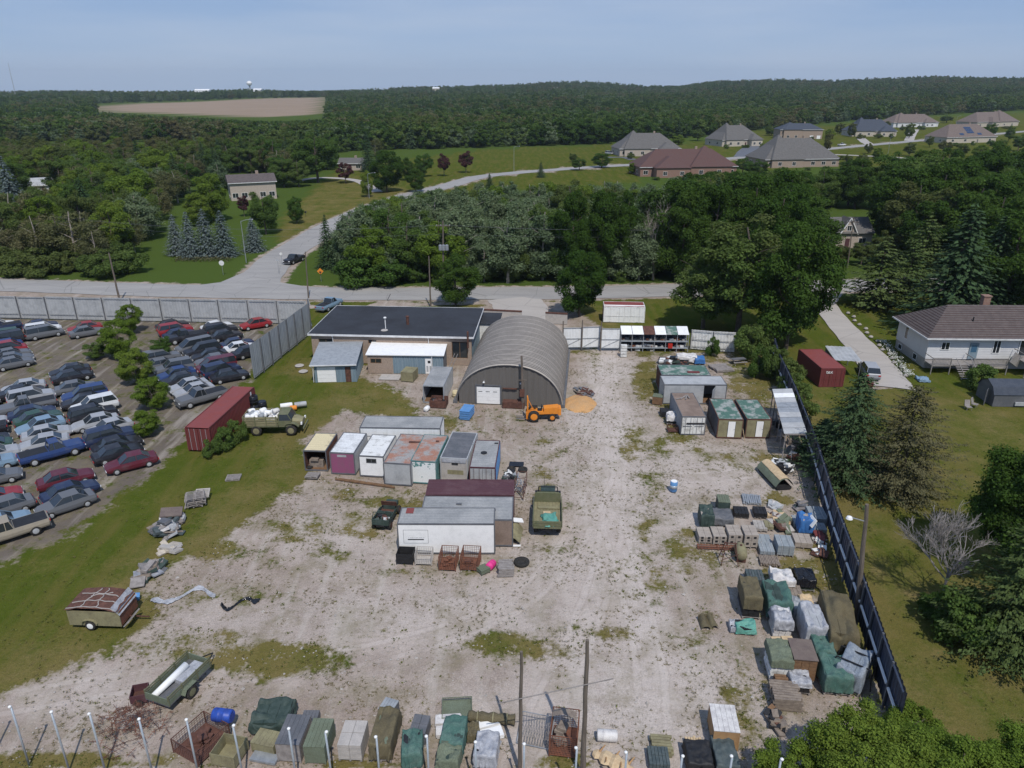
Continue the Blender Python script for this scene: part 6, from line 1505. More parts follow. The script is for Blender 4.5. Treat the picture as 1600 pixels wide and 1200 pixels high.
def trunk_mb(seed, h, r, limbs=7, spread=.35, lo=.3, hi=.8, up=.6):
    rnd = random.Random(seed); mb = MB(); n = 6; prev = (0, 0, -.2)
    pts = []
    for i in range(1, n+1):
        f = i/n; c = (rnd.uniform(-.02, .02)*h*f, rnd.uniform(-.02, .02)*h*f, h*f*.9); mb.bar(prev, c, r*(1-.75*(i-1)/n), 7, r*(1-.75*i/n)); prev = c; pts.append(c)
    lm = []
    for k in range(limbs):
        f = lo+(hi-lo)*k/limbs; a = rnd.uniform(0, 6.28); p = Vector((0, 0, h*f*.9)); L_ = h*spread*rnd.uniform(.6, 1.1)*(1.1-f*.6)
        q = p+Vector((math.cos(a)*L_*.6, math.sin(a)*L_*.6, L_*up*.6)); e = q+Vector((math.cos(a+.4)*L_*.5, math.sin(a+.4)*L_*.5, L_*up*.5))
        lm.append((p, q, e, r*.38*(1-f*.5)))
    return mb, lm
PRO = {}
SPEC = {   # kind: (height, radius, maker, leaf material, trunk material, label words)
 'maple':  (13, 5.4, lambda s: crown_broad(s, 13, 5.4, .03, 64, 620, .145, .15, lk=.9), 'maple', 'bark'),
 'round':  (13, 4.6, lambda s: crown_broad(s, 13, 4.6, .04, 52, 560, .14, .2, lk=.9), 'mid', 'bark'),
 'bright': (12, 4.8, lambda s: crown_broad(s, 12, 4.8, .03, 54, 560, .14, .2, lk=.88), 'bright', 'bark'),
 'poplar': (13, 3.4, lambda s: crown_broad(s, 13, 3.4, .03, 44, 330, .15, .6, .6), 'willow', 'bark_pale'),
 'willow': (10, 3.8, lambda s: crown_broad(s, 10, 3.8, .0, 42, 340, .15, .6, .8), 'willow', 'bark_pale'),
 'brown':  (11, 3.6, lambda s: crown_broad(s, 11, 3.6, .06, 38, 260, .14, .9, .8), 'brown', 'bark_pale'),
 'spruce': (13, 3.6, lambda s: crown_conifer(s, 13, 3.6, 40, 15, .17, .03, .25, .85, 0, 20), 'spruce', 'bark'),
 'blue':   (9, 3.0, lambda s: crown_conifer(s, 9, 3.0, 34, 16, .15, .02, .25, .85, 0, 18), 'blue', 'bark'),
 'pine':   (12, 4.6, lambda s: crown_conifer(s, 12, 4.6, 26, 13, .19, .06, .05, .7, .08, 30), 'pine', 'bark'),
 'bush':   (3.2, 2.3, lambda s: crown_broad(s, 3.2, 2.3, .0, 24, 330, .11, .2), 'mid', 'bark'),
 'purple': (7, 2.6, lambda s: crown_broad(s, 7, 2.6, .16, 22, 330, .14), 'purple', 'bark'),
}
def proto(kind, var):
    """meshes of one tree form"""
    if (kind, var) in PRO: return PRO[kind, var]
    h, r, fn, lm, tm = SPEC[kind]; sd_ = var*97+sum(map(ord, kind))
    v, q = fn(sd_); me = fast_mesh('crown', v, q, LEAF[lm])
    rr = .02*h if kind != 'bush' else .05
    mb, lims = trunk_mb(sd_, h, rr, 7 if 'spruce' not in kind and kind not in ('blue', 'pine') else 0)
    t = bpy.data.meshes.new('trunk'); t.from_pydata(mb.v, [], mb.f); t.materials.append(M[tm])
    l = None
    if lims:
        m2 = MB()
        for p, a, e, rad in lims: m2.bar(p, a, rad, 5, rad*.6); m2.bar(a, e, rad*.6, 5, rad*.25)
        l = bpy.data.meshes.new('limb'); l.from_pydata(m2.v, [], m2.f); l.materials.append(M[tm])
    PRO[kind, var] = (me, t, l, h, r); return PRO[kind, var]
NM = dict(maple='maple_tree', round='broadleaf_tree', bright='broadleaf_tree', poplar='poplar_tree', willow='willow_tree', brown='bare_leafed_tree', spruce='spruce_tree', blue='blue_spruce_tree', pine='pine_tree', bush='shrub', purple='purple_leaf_tree')
def tree(kind, loc, sh, sw=None, label='', group=None, var=None, rz=None):
    """sh: height scale, sw: width scale"""
    var = random.randrange(3) if var is None else var
    cm, tm, lm, h, r = proto(kind, var); t = thing(NM[kind], label, 'shrub' if kind == 'bush' else 'tree', loc, random.uniform(0, 6.28) if rz is None else rz, group)
    sw = sw or sh; t.scale = (sw, sw, sh)
    for nm, me in (('trunk', tm), ('limb', lm), ('crown', cm)):
        if me is None: continue
        o = bpy.data.objects.new(nm, me); C.objects.link(o); o.parent = t
    return t
def T(x, yb, yt, wpx, kind, label, group=None, var=None):
    p = P(x, yb); p.z = float(terr(p.x, p.y)); h, r = SPEC[kind][:2]
    hh = zat(x, yt, p.y)-p.z; dep = p.y*cp+CAM_H*sp; wr = wpx/FPX*dep/2
    return tree(kind, p, hh/h, wr/(r*1.02), label, group, var)
random.seed(5)
# roadside and yard edge trees
T(712,478,398,80,'maple','dark rounded maple at the roadside behind the black roofed workshop')
T(905,494,388,84,'maple','dark maple between the road and the white panel fence')
T(1098,512,384,125,'round','lighter grey green tree behind the back fence, left of the dark maples')
T(1152,520,336,175,'round','dense tree behind the right end of the back fence')
T(1228,545,340,148,'maple','big maple by the gravel driveway mouth with dark shade beneath')
T(1205,470,292,130,'maple','tall dark maple beyond the driveway maple')
T(1185,552,500,50,'round','leafy sapling above the sheet fence end')
for k,(x,yb,w_,l) in enumerate(((1170,560,60,'shrub overgrowing the right end of the sheet fence'),(1205,592,50,'shrub where the navy fence meets the back fence'),(1183,590,40,'small shrub in dark shade left of the navy fence top'),(1112,556,26,'small climbing shrub at the right end of the shelving'))):
    T(x,yb,yb-(52 if k!=3 else 30),w_,'bush',l)
T(1238,620,585,55,'bush','bright shrub row behind the navy fence, farther one'); T(1250,655,612,55,'bush','bright shrub row behind the navy fence, nearer one')
T(1232,600,560,50,'bush','leafy shrub left of the red driveway container')
# far bank of the road, left
T(22,332,243,62,'blue','tall blue grey spruce at the far left beside the white roofed house')
BS='blue spruces beside the side road'
for x,yb,yt,w_,l in ((278,398,334,44,'leftmost'),(300,402,330,46,'second'),(325,400,325,52,'third'),(352,400,328,54,'fourth'),(398,392,340,46,'fifth')): T(x,yb,yt,w_,'blue',l+' blue spruce from the left by the side road',BS)
T(335,345,268,62,'bright','bright green maple left of the two storey brick house'); T(310,352,300,50,'bright','smaller bright maple among spruces left of the brick house')
T(416,366,294,52,'round','full green tree in front of the right end of the brick house'); T(382,338,303,22,'purple','small purple leafed tree before the brick house')
T(464,349,304,30,'round','young round tree alone on the lawn beside the side road',var=1)
T(497,285,208,78,'round','large dark green tree left of the grey roofed bungalow',var=2); T(467,292,246,40,'round','round tree in front of the large dark green tree')
T(540,286,250,34,'purple','brownish small tree before the grey roofed bungalow'); T(576,268,205,34,'spruce','tall spruce right of the grey roofed bungalow')
T(605,300,232,60,'maple','broad dark tree on the lawn by the second street lamp'); T(575,308,266,24,'bright','narrow green tree next to the second street lamp')
T(638,282,246,30,'maple','dark small tree right of the broad dark tree'); T(663,276,236,32,'round','round green tree at the bend of the side road'); T(650,300,262,36,'maple','low dark bush like tree above the side road')
T(694,275,240,22,'purple','dark purple ball tree, left of two at the road bend'); T(728,270,236,26,'purple','dark purple ball tree, right of two at the road bend')
T(514,418,335,48,'spruce','dark spruce at the corner of the side road'); T(535,425,345,40,'spruce','second dark spruce behind the corner spruce')
T(585,440,345,90,'bright','bright green tree right of the corner spruces'); T(560,446,398,80,'bush','wide bush along the road under the corner spruces'); T(610,446,405,70,'bush','wide bush along the road right of the corner bush')
T(862,418,338,36,'blue','lone pale blue spruce in the roadside thicket'); T(803,440,362,50,'round','green tree left of the lone blue spruce')
T(765,297,270,22,'spruce','small dark conifer beside the subdivision street'); T(845,277,252,18,'spruce','tiny conifer on the lawn edge of the subdivision street')
for k,(x,yb,yt,w_) in enumerate(((895,253,238,16),(1210,250,232,22),(1330,214,190,16),(1292,236,205,16),(1356,240,222,16),(1420,216,190,18),(1480,208,195,14),(1545,218,190,20),(1575,222,196,18),(1180,256,236,20),(1452,230,212,14))): T(x,yb,yt,w_,'round','young garden tree among the new bungalows','garden trees of the subdivision')
# right hand side
T(1366,480,368,140,'pine','wide pine on the lawn by the driveway mouth'); T(1478,522,318,180,'spruce','tall dark spruce behind the white bungalow'); T(1432,450,330,110,'pine','broad pine left of the tall dark spruce')
T(1560,510,330,150,'maple','dark maple looming behind the white bungalow roof'); T(1600,470,300,120,'maple','dark maple at the right edge behind the bungalow')
T(1500,1000,930,110,'bush','low lilac like shrub under the feathery tree')
T(1452,960,930,50,'bush','small shrub at the foot of the bare tree')
def near_conifer(x,yb,yt,wpx,label,mk,seed,power=.62,gap=.05,layers=44,per=20,leaf=.105,nl=62,droop=.12):
    p=P(x,yb); h=zat(x,yt,p.y); dep=p.y*cp+CAM_H*sp; rw=wpx/FPX*dep/2; t=thing('conifer_tree',label,'tree',p)
    v,q=crown_conifer(seed,h,rw,layers,per,leaf,.03,droop,power,gap,nl); o=bpy.data.objects.new('crown',fast_mesh('crown',v,q,LEAF[mk])); C.objects.link(o); o.parent=t
    mb,_=trunk_mb(seed,h,.15,0); mb.build('trunk','bark',t); m2=MB(); rn=random.Random(seed)
    for k in range(40):
        f=.08+.85*k/40; a=rn.uniform(0,6.28); L_=rw*(1-f)**power*.85; m2.bar((0,0,h*f*.95),(math.cos(a)*L_,math.sin(a)*L_,h*f-droop*L_*.6),.035*(1.1-f),4,.01)
    m2.build('limb','bark',t); return t
near_conifer(1320,748,582,180,'dark spruce between the navy fence and the red container','spruce',3)
near_conifer(1283,715,655,78,'low dark spruce hugging the navy fence','spruce',5)
near_conifer(1402,772,602,180,'sparse brown half dead conifer on the lawn','deadcon',7,.5,.15,40,15,.095,75,.0)
near_conifer(1578,1012,815,210,'feathery green conifer lower at the right edge','pine',9,.5,.08,40,18,.105,66,.02)
# bare dead trees
def bare(name,label,loc,h,seed,m='bark_pale',spread=.5,r0=.02,depth=5,fork=3):
    rnd=random.Random(seed); t=thing(name,label,'dead tree',loc); tr_=MB(); br=MB(); tw=MB()
    def grow(p,d,L_,r,k):
        q=p+d*L_; mb=tr_ if k==0 else (br if k<3 else tw)
        mid=p+d*L_*.5+Vector((rnd.uniform(-1,1),rnd.uniform(-1,1),0))*L_*.06
        mb.bar(p,mid,r,5 if k<3 else 3,r*.85); mb.bar(mid,q,r*.85,5 if k<3 else 3,r*.7)
        if k>=depth: return
        for i in range(fork if k else fork+1):
            a=Vector((rnd.uniform(-1,1),rnd.uniform(-1,1),rnd.uniform(-.1,.7)))*spread*1.5
            grow(p+d*L_*rnd.uniform(.45,1),(d+a).normalized(),L_*rnd.uniform(.5,.8),max(.012,r*.55),k+1)
    grow(Vector((0,0,0)),Vector((0,0,1)),h*.42,h*r0,0)
    tr_.build('trunk',m,t); br.build('limb',m,t); tw.build('twig',m,t); return t
p=P(1020,437); bare('bare_tree','tall bare dead tree with pale trunk standing in the roadside thicket',p,zat(1020,275,p.y)*.80,4,spread=.34,r0=.017,depth=5)
p=P(1468,945); bare('bare_tree','leafless grey shrubby tree standing on the lawn right of the light pole',p,zat(1475,790,p.y)*.85,9,m='grey_wood',spread=.62,r0=.014,depth=5,fork=4)
# near foliage bottom right
NEAR = {}
def near_tree(x,yb,h,rw,label,seed,n=120,per=1050,leaf=.06,mk='bright'):
    p=P(x,yb); t=thing('broadleaf_tree',label,'tree',p,seed); v,q=crown_broad(seed,h,rw,.08,n,per,leaf,.55,lk=.62)
    o=bpy.data.objects.new('crown',fast_mesh('crown',v,q,LEAF[mk])); C.objects.link(o); o.parent=t
    mb,lims=trunk_mb(seed,h,.14,9); mb.build('trunk','bark',t); m2=MB()
    for a,b,e,r in lims: m2.bar(a,b,r,5,r*.6); m2.bar(b,e,r*.6,5,r*.2)
    m2.build('limb','bark',t)
near_tree(1345,1262,5.6,3.3,'bright leafy tree at the bottom edge covering the near end of the navy fence',11)
near_tree(1228,1262,3.6,2.3,'bright leafy tree farthest left at the bottom right, beside the dark debris',12,70,1000)
near_tree(1470,1290,5.4,3.4,'bright leafy tree second from the right edge at the bottom',13)
near_tree(1590,1275,4.8,3.0,'bright leafy tree in the bottom right corner',14)
near_tree(1420,1160,2.2,1.8,'low leafy shrub behind the near end of the navy fence',15,50,800)

near_tree(1596,905,11.5,5.2,'very dark leafy tree at the right edge of the lawn',17,150,900,.09,'maple')
# roadside thickets: individual trees placed inside outlines of their base
def pix_poly(pts): return poly(pts)
def scatter(pts, sp_, kinds, label, group, lim=400, hs=(.8,1.15), avoid=(), cap=None, base=0):
    pl = poly(pts); lo = pl.min(0); hi = pl.max(0); out = []; tries = 0; cell = {}
    nx = int((hi-lo)[0]/sp_); ny = int((hi-lo)[1]/sp_)
    for i in range(nx+1):
        for j in range(ny+1):
            x = lo[0]+(i+random.uniform(.1,.9))*sp_; y = lo[1]+(j+random.uniform(.1,.9))*sp_
            px, py = to_px(x, y)
            if not (-90 < px < 1690): continue
            if any(a[0] < px < a[2] and a[1] < py < a[3] for a in avoid): continue
            out.append((x, y, px, py))
    out = [o for o in out if in_poly(o[0], o[1], pl) > 0]
    out.sort(key=lambda o: o[1]); out = out[:lim]
    x_lo, x_hi = min(o[2] for o in out), max(o[2] for o in out); y_lo, y_hi = min(o[1] for o in out), max(o[1] for o in out)
    for x, y, px, py in out:
        k = random.choices([q[0] for q in kinds], [q[1] for q in kinds])[0]; s = random.uniform(*hs)
        if cap:
            c = cap(px)      # no crown may rise above this line of the place (roads and lawns behind stay open)
            mxh = zat(px, c, y)
            s = min(s, mxh/SPEC[k][0])
            if s < .28: continue
        pl_ = ['at its left', 'in its middle', 'at its right'][min(2, int(3*(px-x_lo)/(x_hi-x_lo+1e-6)))]; ro_ = ['front row', 'middle rows', 'back rows'][min(2, int(3*(y-y_lo)/(y_hi-y_lo+1e-6)))]
        tree(k, Vector((x, y, float(terr(x, y)))), s, s*random.uniform(1.0, 1.35), (label[k] if isinstance(label, dict) else label)+', '+ro_+' '+pl_, group)
    return len(out)
n1 = scatter([(520,436),(700,443),(860,442),(1045,436),(1060,330),(1000,312),(850,316),(760,322),(640,345),(585,372)], 4.6,
    [('willow',4),('poplar',4),('round',1.2),('bright',.5)], {'willow':'grey green willow in the roadside thicket','poplar':'pale stemmed poplar in the roadside thicket','round':'green tree in the roadside thicket','bright':'bright green tree in the roadside thicket'},
    'trees of the thicket across the main road', 200, (.75,1.1), cap=lambda x: np.interp(x,[520,560,640,700,760,850,1000,1060],[345,322,300,292,282,280,272,262]),
    avoid=[(1005,380,1035,440),(845,385,880,430),(490,300,530,440)])
n2 = scatter([(1040,436),(1270,440),(1290,400),(1390,395),(1440,440),(1620,440),(1660,330),(1500,285),(1400,285),(1290,300),(1180,300),(1060,318)], 7.2,
    [('maple',6),('round',2),('spruce',1)], {'maple':'dark maple in the dense right wood','round':'green tree in the dense right wood','spruce':'dark spruce in the dense right wood'},
    'trees of the dense wood beyond the road at right', 130, (.95,1.45), cap=lambda x: np.interp(x,[1040,1160,1280,1330,1400,1500,1600],[272,268,262,250,228,222,222]),
    avoid=[(1250,330,1408,446),(1005,380,1035,440)])
n3 = scatter([(-60,424),(90,424),(190,428),(235,395),(262,350),(300,300),(325,262),(440,262),(470,240),(300,215),(-60,215)], 7.6,
    [('round',4),('brown',4),('bright',1.3),('willow',1.2),('spruce',.5)], {'round':'green tree in the left wood','brown':'thin brownish tree in the left wood','bright':'bright green tree in the left wood','willow':'grey green tree in the left wood','spruce':'dark spruce in the left wood'},
    'trees of the wood at left beyond the main road', 290, (.75,1.15), avoid=[(-60,318,75,350),(35,290,100,345),(318,270,460,345),(255,340,420,400),(430,250,470,300)])
n6 = scatter([(325,300),(455,294),(480,272),(600,250),(625,232),(440,232),(300,232)], 7.0, [('round',3),('brown',2),('spruce',1),('willow',1)], 'wood tree behind the two storey brick house', 'trees behind the two storey brick house', 90, (.8,1.15), avoid=[(520,240,575,272),(355,272,436,330)])
n4 = scatter([(-60,436),(60,432),(200,436),(215,405),(60,400),(-60,400)], 4.5, [('bush',1)], 'roadside bush below the left wood', 'roadside bushes at left', 40, (.9,1.6))
n5 = scatter([(640,444),(1040,438),(1040,425),(640,430)], 4.5, [('bush',1)], 'roadside bush below the thicket', 'roadside bushes at the thicket', 40, (.6,1.1), avoid=[(845,385,880,444)])
for k,(x,yb,yt,w_) in enumerate(((205,520,472,45),(190,560,500,60),(215,600,545,60),(240,640,590,60),(230,680,640,50),(150,560,535,40),(255,560,525,40))): T(x,yb,yt,w_,'bright' if k<5 else 'round','leafy tree among the scrapyard cars','trees growing in the scrapyard')
T(352,700,668,40,'bush','weedy shrub at the near corner of the long red container'); T(372,690,655,34,'bush','weedy shrub behind the army truck tailboard'); T(330,712,688,34,'bush','low shrub before the long red container')
print('trees', n1, n2, n3, n4, n5)
# distant woodland (reads as one mass): scattered crowns
def woodland(name, label, pts, forms, mat_, seed):
    rng = np.random.default_rng(seed)
    nv_ = np.array([noise.noise((p[0]*.007+seed, p[1]*.006, 3)) for p in pts])+rng.normal(size=len(pts))*.22
    cls = np.argsort(np.argsort(nv_))*len(forms)//len(pts)
    for i, (kind, var) in enumerate(forms):
        sel = pts[cls == i]; n = len(sel)
        me = bpy.data.meshes.new(name); me.vertices.add(n); me.vertices.foreach_set('co', sel[:, :3].astype(np.float32).ravel()); me.update()
        a = me.attributes.new('sc', 'FLOAT_VECTOR', 'POINT'); s = sel[:, 3:4]*rng.uniform(.6, 1.25, (n, 1)); a.data.foreach_set('vector', np.concatenate([s*rng.uniform(1.0, 1.35, (n, 1)), s*1.15, s], 1).astype(np.float32).ravel())
        a = me.attributes.new('rt', 'FLOAT_VECTOR', 'POINT'); a.data.foreach_set('vector', np.concatenate([np.zeros((n, 2)), rng.uniform(0, 6.28, (n, 1))], 1).astype(np.float32).ravel())
        o = bpy.data.objects.new(name, me); C.objects.link(o); tag(o, label, 'woodland', None, 'stuff')
        ng = bpy.data.node_groups.new('wood', 'GeometryNodeTree'); ng.interface.new_socket('Geometry', in_out='INPUT', socket_type='NodeSocketGeometry'); ng.interface.new_socket('Geometry', in_out='OUTPUT', socket_type='NodeSocketGeometry')
        N = ng.nodes.new; gi = N('NodeGroupInput'); go = N('NodeGroupOutput'); ip = N('GeometryNodeInstanceOnPoints'); oi = N('GeometryNodeObjectInfo'); sa = N('GeometryNodeInputNamedAttribute'); sa.data_type = 'FLOAT_VECTOR'; sa.inputs[0].default_value = 'sc'
        ra = N('GeometryNodeInputNamedAttribute'); ra.data_type = 'FLOAT_VECTOR'; ra.inputs[0].default_value = 'rt'
        src = WOODSRC[kind, var]; oi.inputs[0].default_value = src
        Lk = ng.links.new; Lk(gi.outputs[0], ip.inputs['Points']); Lk(oi.outputs['Geometry'], ip.inputs['Instance']); Lk(ra.outputs[0], ip.inputs['Rotation']); Lk(sa.outputs[0], ip.inputs['Scale']); Lk(ip.outputs[0], go.inputs[0])
        md = o.modifiers.new('wood', 'NODES'); md.node_group = ng
# far forms: small crowns of few leaves, standing as real trees at the edge of the wood
FAR = {'round': ('mid', lambda s: crown_broad(s, 13, 5.0, .0, 22, 130, .42)), 'maple': ('maple', lambda s: crown_broad(s, 13, 5.2, .0, 22, 130, .42)), 'spruce': ('spruce', lambda s: crown_conifer(s, 14, 3.4, 18, 9, .45, .0, .3, .85, 0, 8)), 'brown': ('brown', lambda s: crown_broad(s, 12, 4.2, .0, 20, 110, .36, .6)), 'willow': ('willow', lambda s: crown_broad(s, 12, 4.4, .0, 20, 120, .38, .5))}
LEAF['farmid'] = LEAF['mid']
WOODSRC = {}; random.seed(9)
EDGE = {('round',0):(600,236),('round',1):(690,230),('maple',0):(800,228),('spruce',0):(740,229),('brown',0):(560,232),('willow',0):(880,226),('round',2):(930,224),('maple',1):(650,231)}
for (k, v_), (x, y) in EDGE.items():
    lm, fn = FAR[k]; p = P(x, y-3); p.z = float(terr(p.x, p.y)); t = thing(NM[k], 'tree on the near edge of the distant wood behind the green lawn', 'tree', p, 0, 'trees edging the distant wood')
    vv, qq = fn(40+v_*7); o = bpy.data.objects.new('crown', fast_mesh('crown', vv, qq, LEAF[lm])); C.objects.link(o); o.parent = t; WOODSRC[k, v_] = o
    MB().bar((0,0,0),(0,0,6),.25,6,.15).build('trunk','bark',t)
rng = np.random.default_rng(2); rows_ = []; y = 250.0
while y < 2750:
    sp_ = max(6.5, y*.0095)
    if y > 1500: sp_ = 14+(y-1500)*.004
    xs_ = np.arange(-.80*y-40, .80*y+40, sp_); n = len(xs_)
    rows_.append(np.stack([xs_+rng.uniform(-.5,.5,n)*sp_, y+rng.uniform(-.5,.5,n)*sp_], 1)); y += sp_
A = np.concatenate(rows_); ppx, ppy = to_px(A[:, 0], A[:, 1])
LINE = np.interp(ppx, [-200,0,300,440,480,560,750,940,1100,1200,1330,1450,1600,1800], [222,222,222,240,243,236,231,225,213,201,191,185,181,178])
keep = ppy < LINE
keep &= sdf(A[:, 0], A[:, 1], FIELD) < -6
# keep the brown field in view: no wood directly in front of it beyond 520 m
u_ = ppx; keep &= ~((u_ > 150) & (u_ < 512) & (ppy < 187) & (ppy > np.interp(u_, [150,300,510], [167,163,160])-1))
nz_ = np.array([noise.noise((a*.006, b*.004, 5)) for a, b in A]); keep &= ~((nz_ > .42) & (A[:, 1] > 900))
A = A[keep]; nz_ = nz_[keep]; zz = terr(A[:, 0], A[:, 1])
br = np.array([noise.noise((a*.008+9, b*.006, 1)) for a, b in A]); ppx, _ = to_px(A[:, 0], A[:, 1])
brown = (br > .2) | ((ppx < 520) & (A[:, 1] < 620) & (rng.random(len(A)) < .5))
sc = np.where(A[:, 1] > 1200, 1.05, .95)
capy = np.interp(ppx, [150,200,330,425,508], [171,176,183,188,184]); vv_ = (capy-600)/FPX; mxz = CAM_H-(sp+vv_*cp)/(cp-vv_*sp)*A[:, 1]
infield = (ppx > 150) & (ppx < 512) & (A[:, 1] < 1250) & (sdf(A[:, 0], A[:, 1], FIELD) < 0) & (A[:, 1] > 420)
sc = np.where(infield, np.minimum(sc, np.clip((mxz-zz)/16.5, .05, 2)), sc); ok_ = sc > .12; A = A[ok_]; zz = zz[ok_]; brown = brown[ok_]; sc = sc[ok_]
pts = np.stack([A[:, 0], A[:, 1], zz-.3, sc], 1); sel = rng.random(len(A))
woodland('distant_woodland', 'distant mixed green woodland stretching to the horizon', pts[~brown | (sel < .25)], [('round',0),('maple',0),('round',1),('spruce',0),('willow',0),('round',2),('maple',1)], None, 1)
woodland('brownish_woodland', 'patches of thinner brownish green woodland far off', pts[brown & (sel >= .25)], [('brown',0),('round',0)], None, 2)
print('wood', len(A))
# ---------------------------------------------------------------- weeds and grass tufts
def tuft_mesh(seed, n=12, r=.085, h=.10, lf=(.018, .045)):
    rg = np.random.default_rng(seed); c = np.stack([rg.normal(size=n)*r*.6, rg.normal(size=n)*r*.6, rg.uniform(.02, h, n)], 1)
    return quads_from(rg, c, unit(rg.normal(size=(n, 3))*.6+np.array([0, 0, .8])), rg.uniform(lf[0], lf[1], n), 1.5)
def tufts(name, label, NT, seed, mat_, inside, green, out_, nfreq, sz, lf):
    rg = np.random.default_rng(seed); tx = rg.uniform(-45, 45, NT); ty = 22+rg.random(NT)**1.3*75
    sdv = sdf(tx, ty, YARD); dens = np.where(sdv < 0, out_, inside); tpx, tpy = to_px(tx, ty)
    for a, b, ra, rb, s in GREEN: dens = np.maximum(dens, green*s*np.exp(-(((tpx-a)/ra)**2+((tpy-b)/rb)**2))*np.where(sdv > 0, 1, 0))
    nn_ = np.array([noise.noise((a*nfreq, b*nfreq, seed))+.5*noise.noise((a*nfreq*4, b*nfreq*4, 7)) for a, b in zip(tx, ty)])
    dens = dens*np.clip(.7+nn_*3.4, .0, 3)
    k_ = (rg.random(NT) < dens) & (sdf(tx, ty, SCRAP) < -1) & (tpx > -20) & (tpx < 1620) & (tpy < 1215)
    X_, Y_ = tx[k_], ty[k_]; n = len(X_); print(name, n); v, q = tuft_mesh(seed, lf=lf); s = rg.uniform(.5, 1.5, n)*sz; an = rg.uniform(0, 6.28, n); nv = len(v)
    ca, sa_ = np.cos(an)[:, None], np.sin(an)[:, None]
    W = np.stack([(v[None, :, 0]*ca-v[None, :, 1]*sa_)*s[:, None]+X_[:, None], (v[None, :, 0]*sa_+v[None, :, 1]*ca)*s[:, None]+Y_[:, None], v[None, :, 2]*s[:, None]*.8-.04+np.zeros((n, 1))], -1).reshape(-1, 3)
    QQ = (q[None]+(np.arange(n)*nv)[:, None, None]).reshape(-1, 4)
    o = bpy.data.objects.new(name, fast_mesh(name, W, QQ, LEAF[mat_])); C.objects.link(o); tag(o, label, 'weeds', None, 'stuff')
tufts('green_weeds', 'green weeds and grass tufts in the patches on the gravel', 60000, 3, 'weed', .02, .8, .10, .5, 1.0, (.018, .045))
tufts('dry_weeds', 'dry olive weeds sprinkled thinly over the gravel yard', 90000, 4, 'dryweed', .30, .3, .05, .22, .75, (.015, .04))
# loose stones on the gravel
rg = np.random.default_rng(18); NS = 9000; tx = rg.uniform(-32, 32, NS); ty = rg.uniform(24, 85, NS); k_ = sdf(tx, ty, YARD) > .5
tx, ty = tx[k_], ty[k_]; n = len(tx); s = rg.uniform(.03, .085, n)*np.where(rg.random(n) < .04, 2.2, 1)
base = np.array([(1,0,0),(0,1,0),(-1,0,0),(0,-1,0),(0,0,.7)]); 
W = np.stack([tx, ty, np.zeros(n)-.03], 1)[:, None]+base[None]*s[:, None, None]*rg.uniform(.6, 1.3, (n, 5, 1)); W = W.reshape(-1, 3)
f4 = np.array([(0,1,4,4),(1,2,4,4),(2,3,4,4),(3,0,4,4)])
me = bpy.data.meshes.new('loose_stones'); F3 = (f4[None, :, :3]+(np.arange(n)*5)[:, None, None]).reshape(-1, 3)
me.from_pydata(W.tolist(), [], F3.tolist()); me.materials.append(M['stone']); o = bpy.data.objects.new('loose_stones', me); C.objects.link(o); tag(o, 'loose stones strewn over the gravel yard', 'stones', None, 'stuff')
for k,(x,yb,yt,w_) in enumerate(((1278,412,372,40),(1308,415,380,40),(1345,414,378,46),(1380,410,360,50))): T(x,yb,yt,w_,'round','green tree hiding the foot of the pale brick house at right','trees before the pale brick house')

for k,(x,y,w_,hh) in enumerate(((940,258,34,26),(905,262,26,20),(1088,262,20,18),(1100,250,24,22),(1160,268,30,26),(1185,275,34,30),(1320,262,26,26),(1345,258,22,22),(1312,205,20,18),(1296,212,18,16),(1475,236,22,22),(1500,240,24,22),(1530,244,26,24),(1560,236,22,24),(1590,232,26,26),(1205,208,24,18),(1240,200,20,14),(1090,216,26,18),(1060,222,24,16),(1370,246,20,20),(1420,240,22,22),(1010,262,18,14),(1380,198,22,14),(1478,190,22,14),(1120,268,24,20),(990,268,22,18))):
    T(x,y+4,y+4-hh,w_,random.choice(['round','round','maple','bright']),'tree between the hillside bungalows and the road wood','trees around the hillside bungalows')

for k,(x,yb,yt,w_) in enumerate(((893,441,300,80),(938,440,292,84),(975,436,300,60))): T(x,yb,yt,w_,'maple','tall dark maple standing in the thicket behind the roadside maple','tall maples of the thicket')
for k,(x,yb,yt,w_) in enumerate(((1062,440,292,96),(1110,441,280,100),(1165,441,276,100),(1215,441,280,90))): T(x,yb,yt,w_,'maple','tall dark maple in the wall of trees along the far side of the road','tall maples along the far side of the road')
T(1530,508,335,120,'spruce','dark spruce standing behind the roof of the white bungalow'); T(1412,478,372,100,'pine','pine right of the wide pine on the lawn')
# ---------------------------------------------------------------- poles, lamps, wires, signs
def utility(label,top,base,cross=True,trans=0,r=.16,group=None):
    t,p,h,xt=pole(label,top,base,r,group=group); 
    if cross:
        MB().box(xt-1.2,xt+1.2,-.08,.08,h-.9,h-.78).build('crossarm','pole_wood',t)
        for x in (-1.1,-.4,.5,1.1): MB().lathe([(.05,0),(.07,.06),(.04,.16)],8,(xt+x,0,h-.78)).build('insulator','light_grey',t)
    for k in range(trans): MB().lathe([(.1,0),(.3,.04),(.3,.9),(.1,1.0)],14,(xt+(-.55+.55*k if trans>1 else .4),-.4,h*.62)).build('transformer','galv',t)
    return p,h,xt
pts={}
pts['a']=utility('wooden utility pole with a transformer in the wood at far left',(83,335),(99,412),False,1)
pts['b']=utility('plain wooden pole standing between road and scrapyard fence at left',(170,395),(187,470),False)
pts['c']=utility('plain pole between the scrapyard gate and the road junction',(477,393),(482,466),False,r=.12)
pts['d']=utility('wooden utility pole with crossarm and three transformers before the thicket',(692,345),(693,462),True,3)
pts['e']=utility('plain wooden pole beside the dark roadside maple',(670,400),(673,480),False,r=.13)
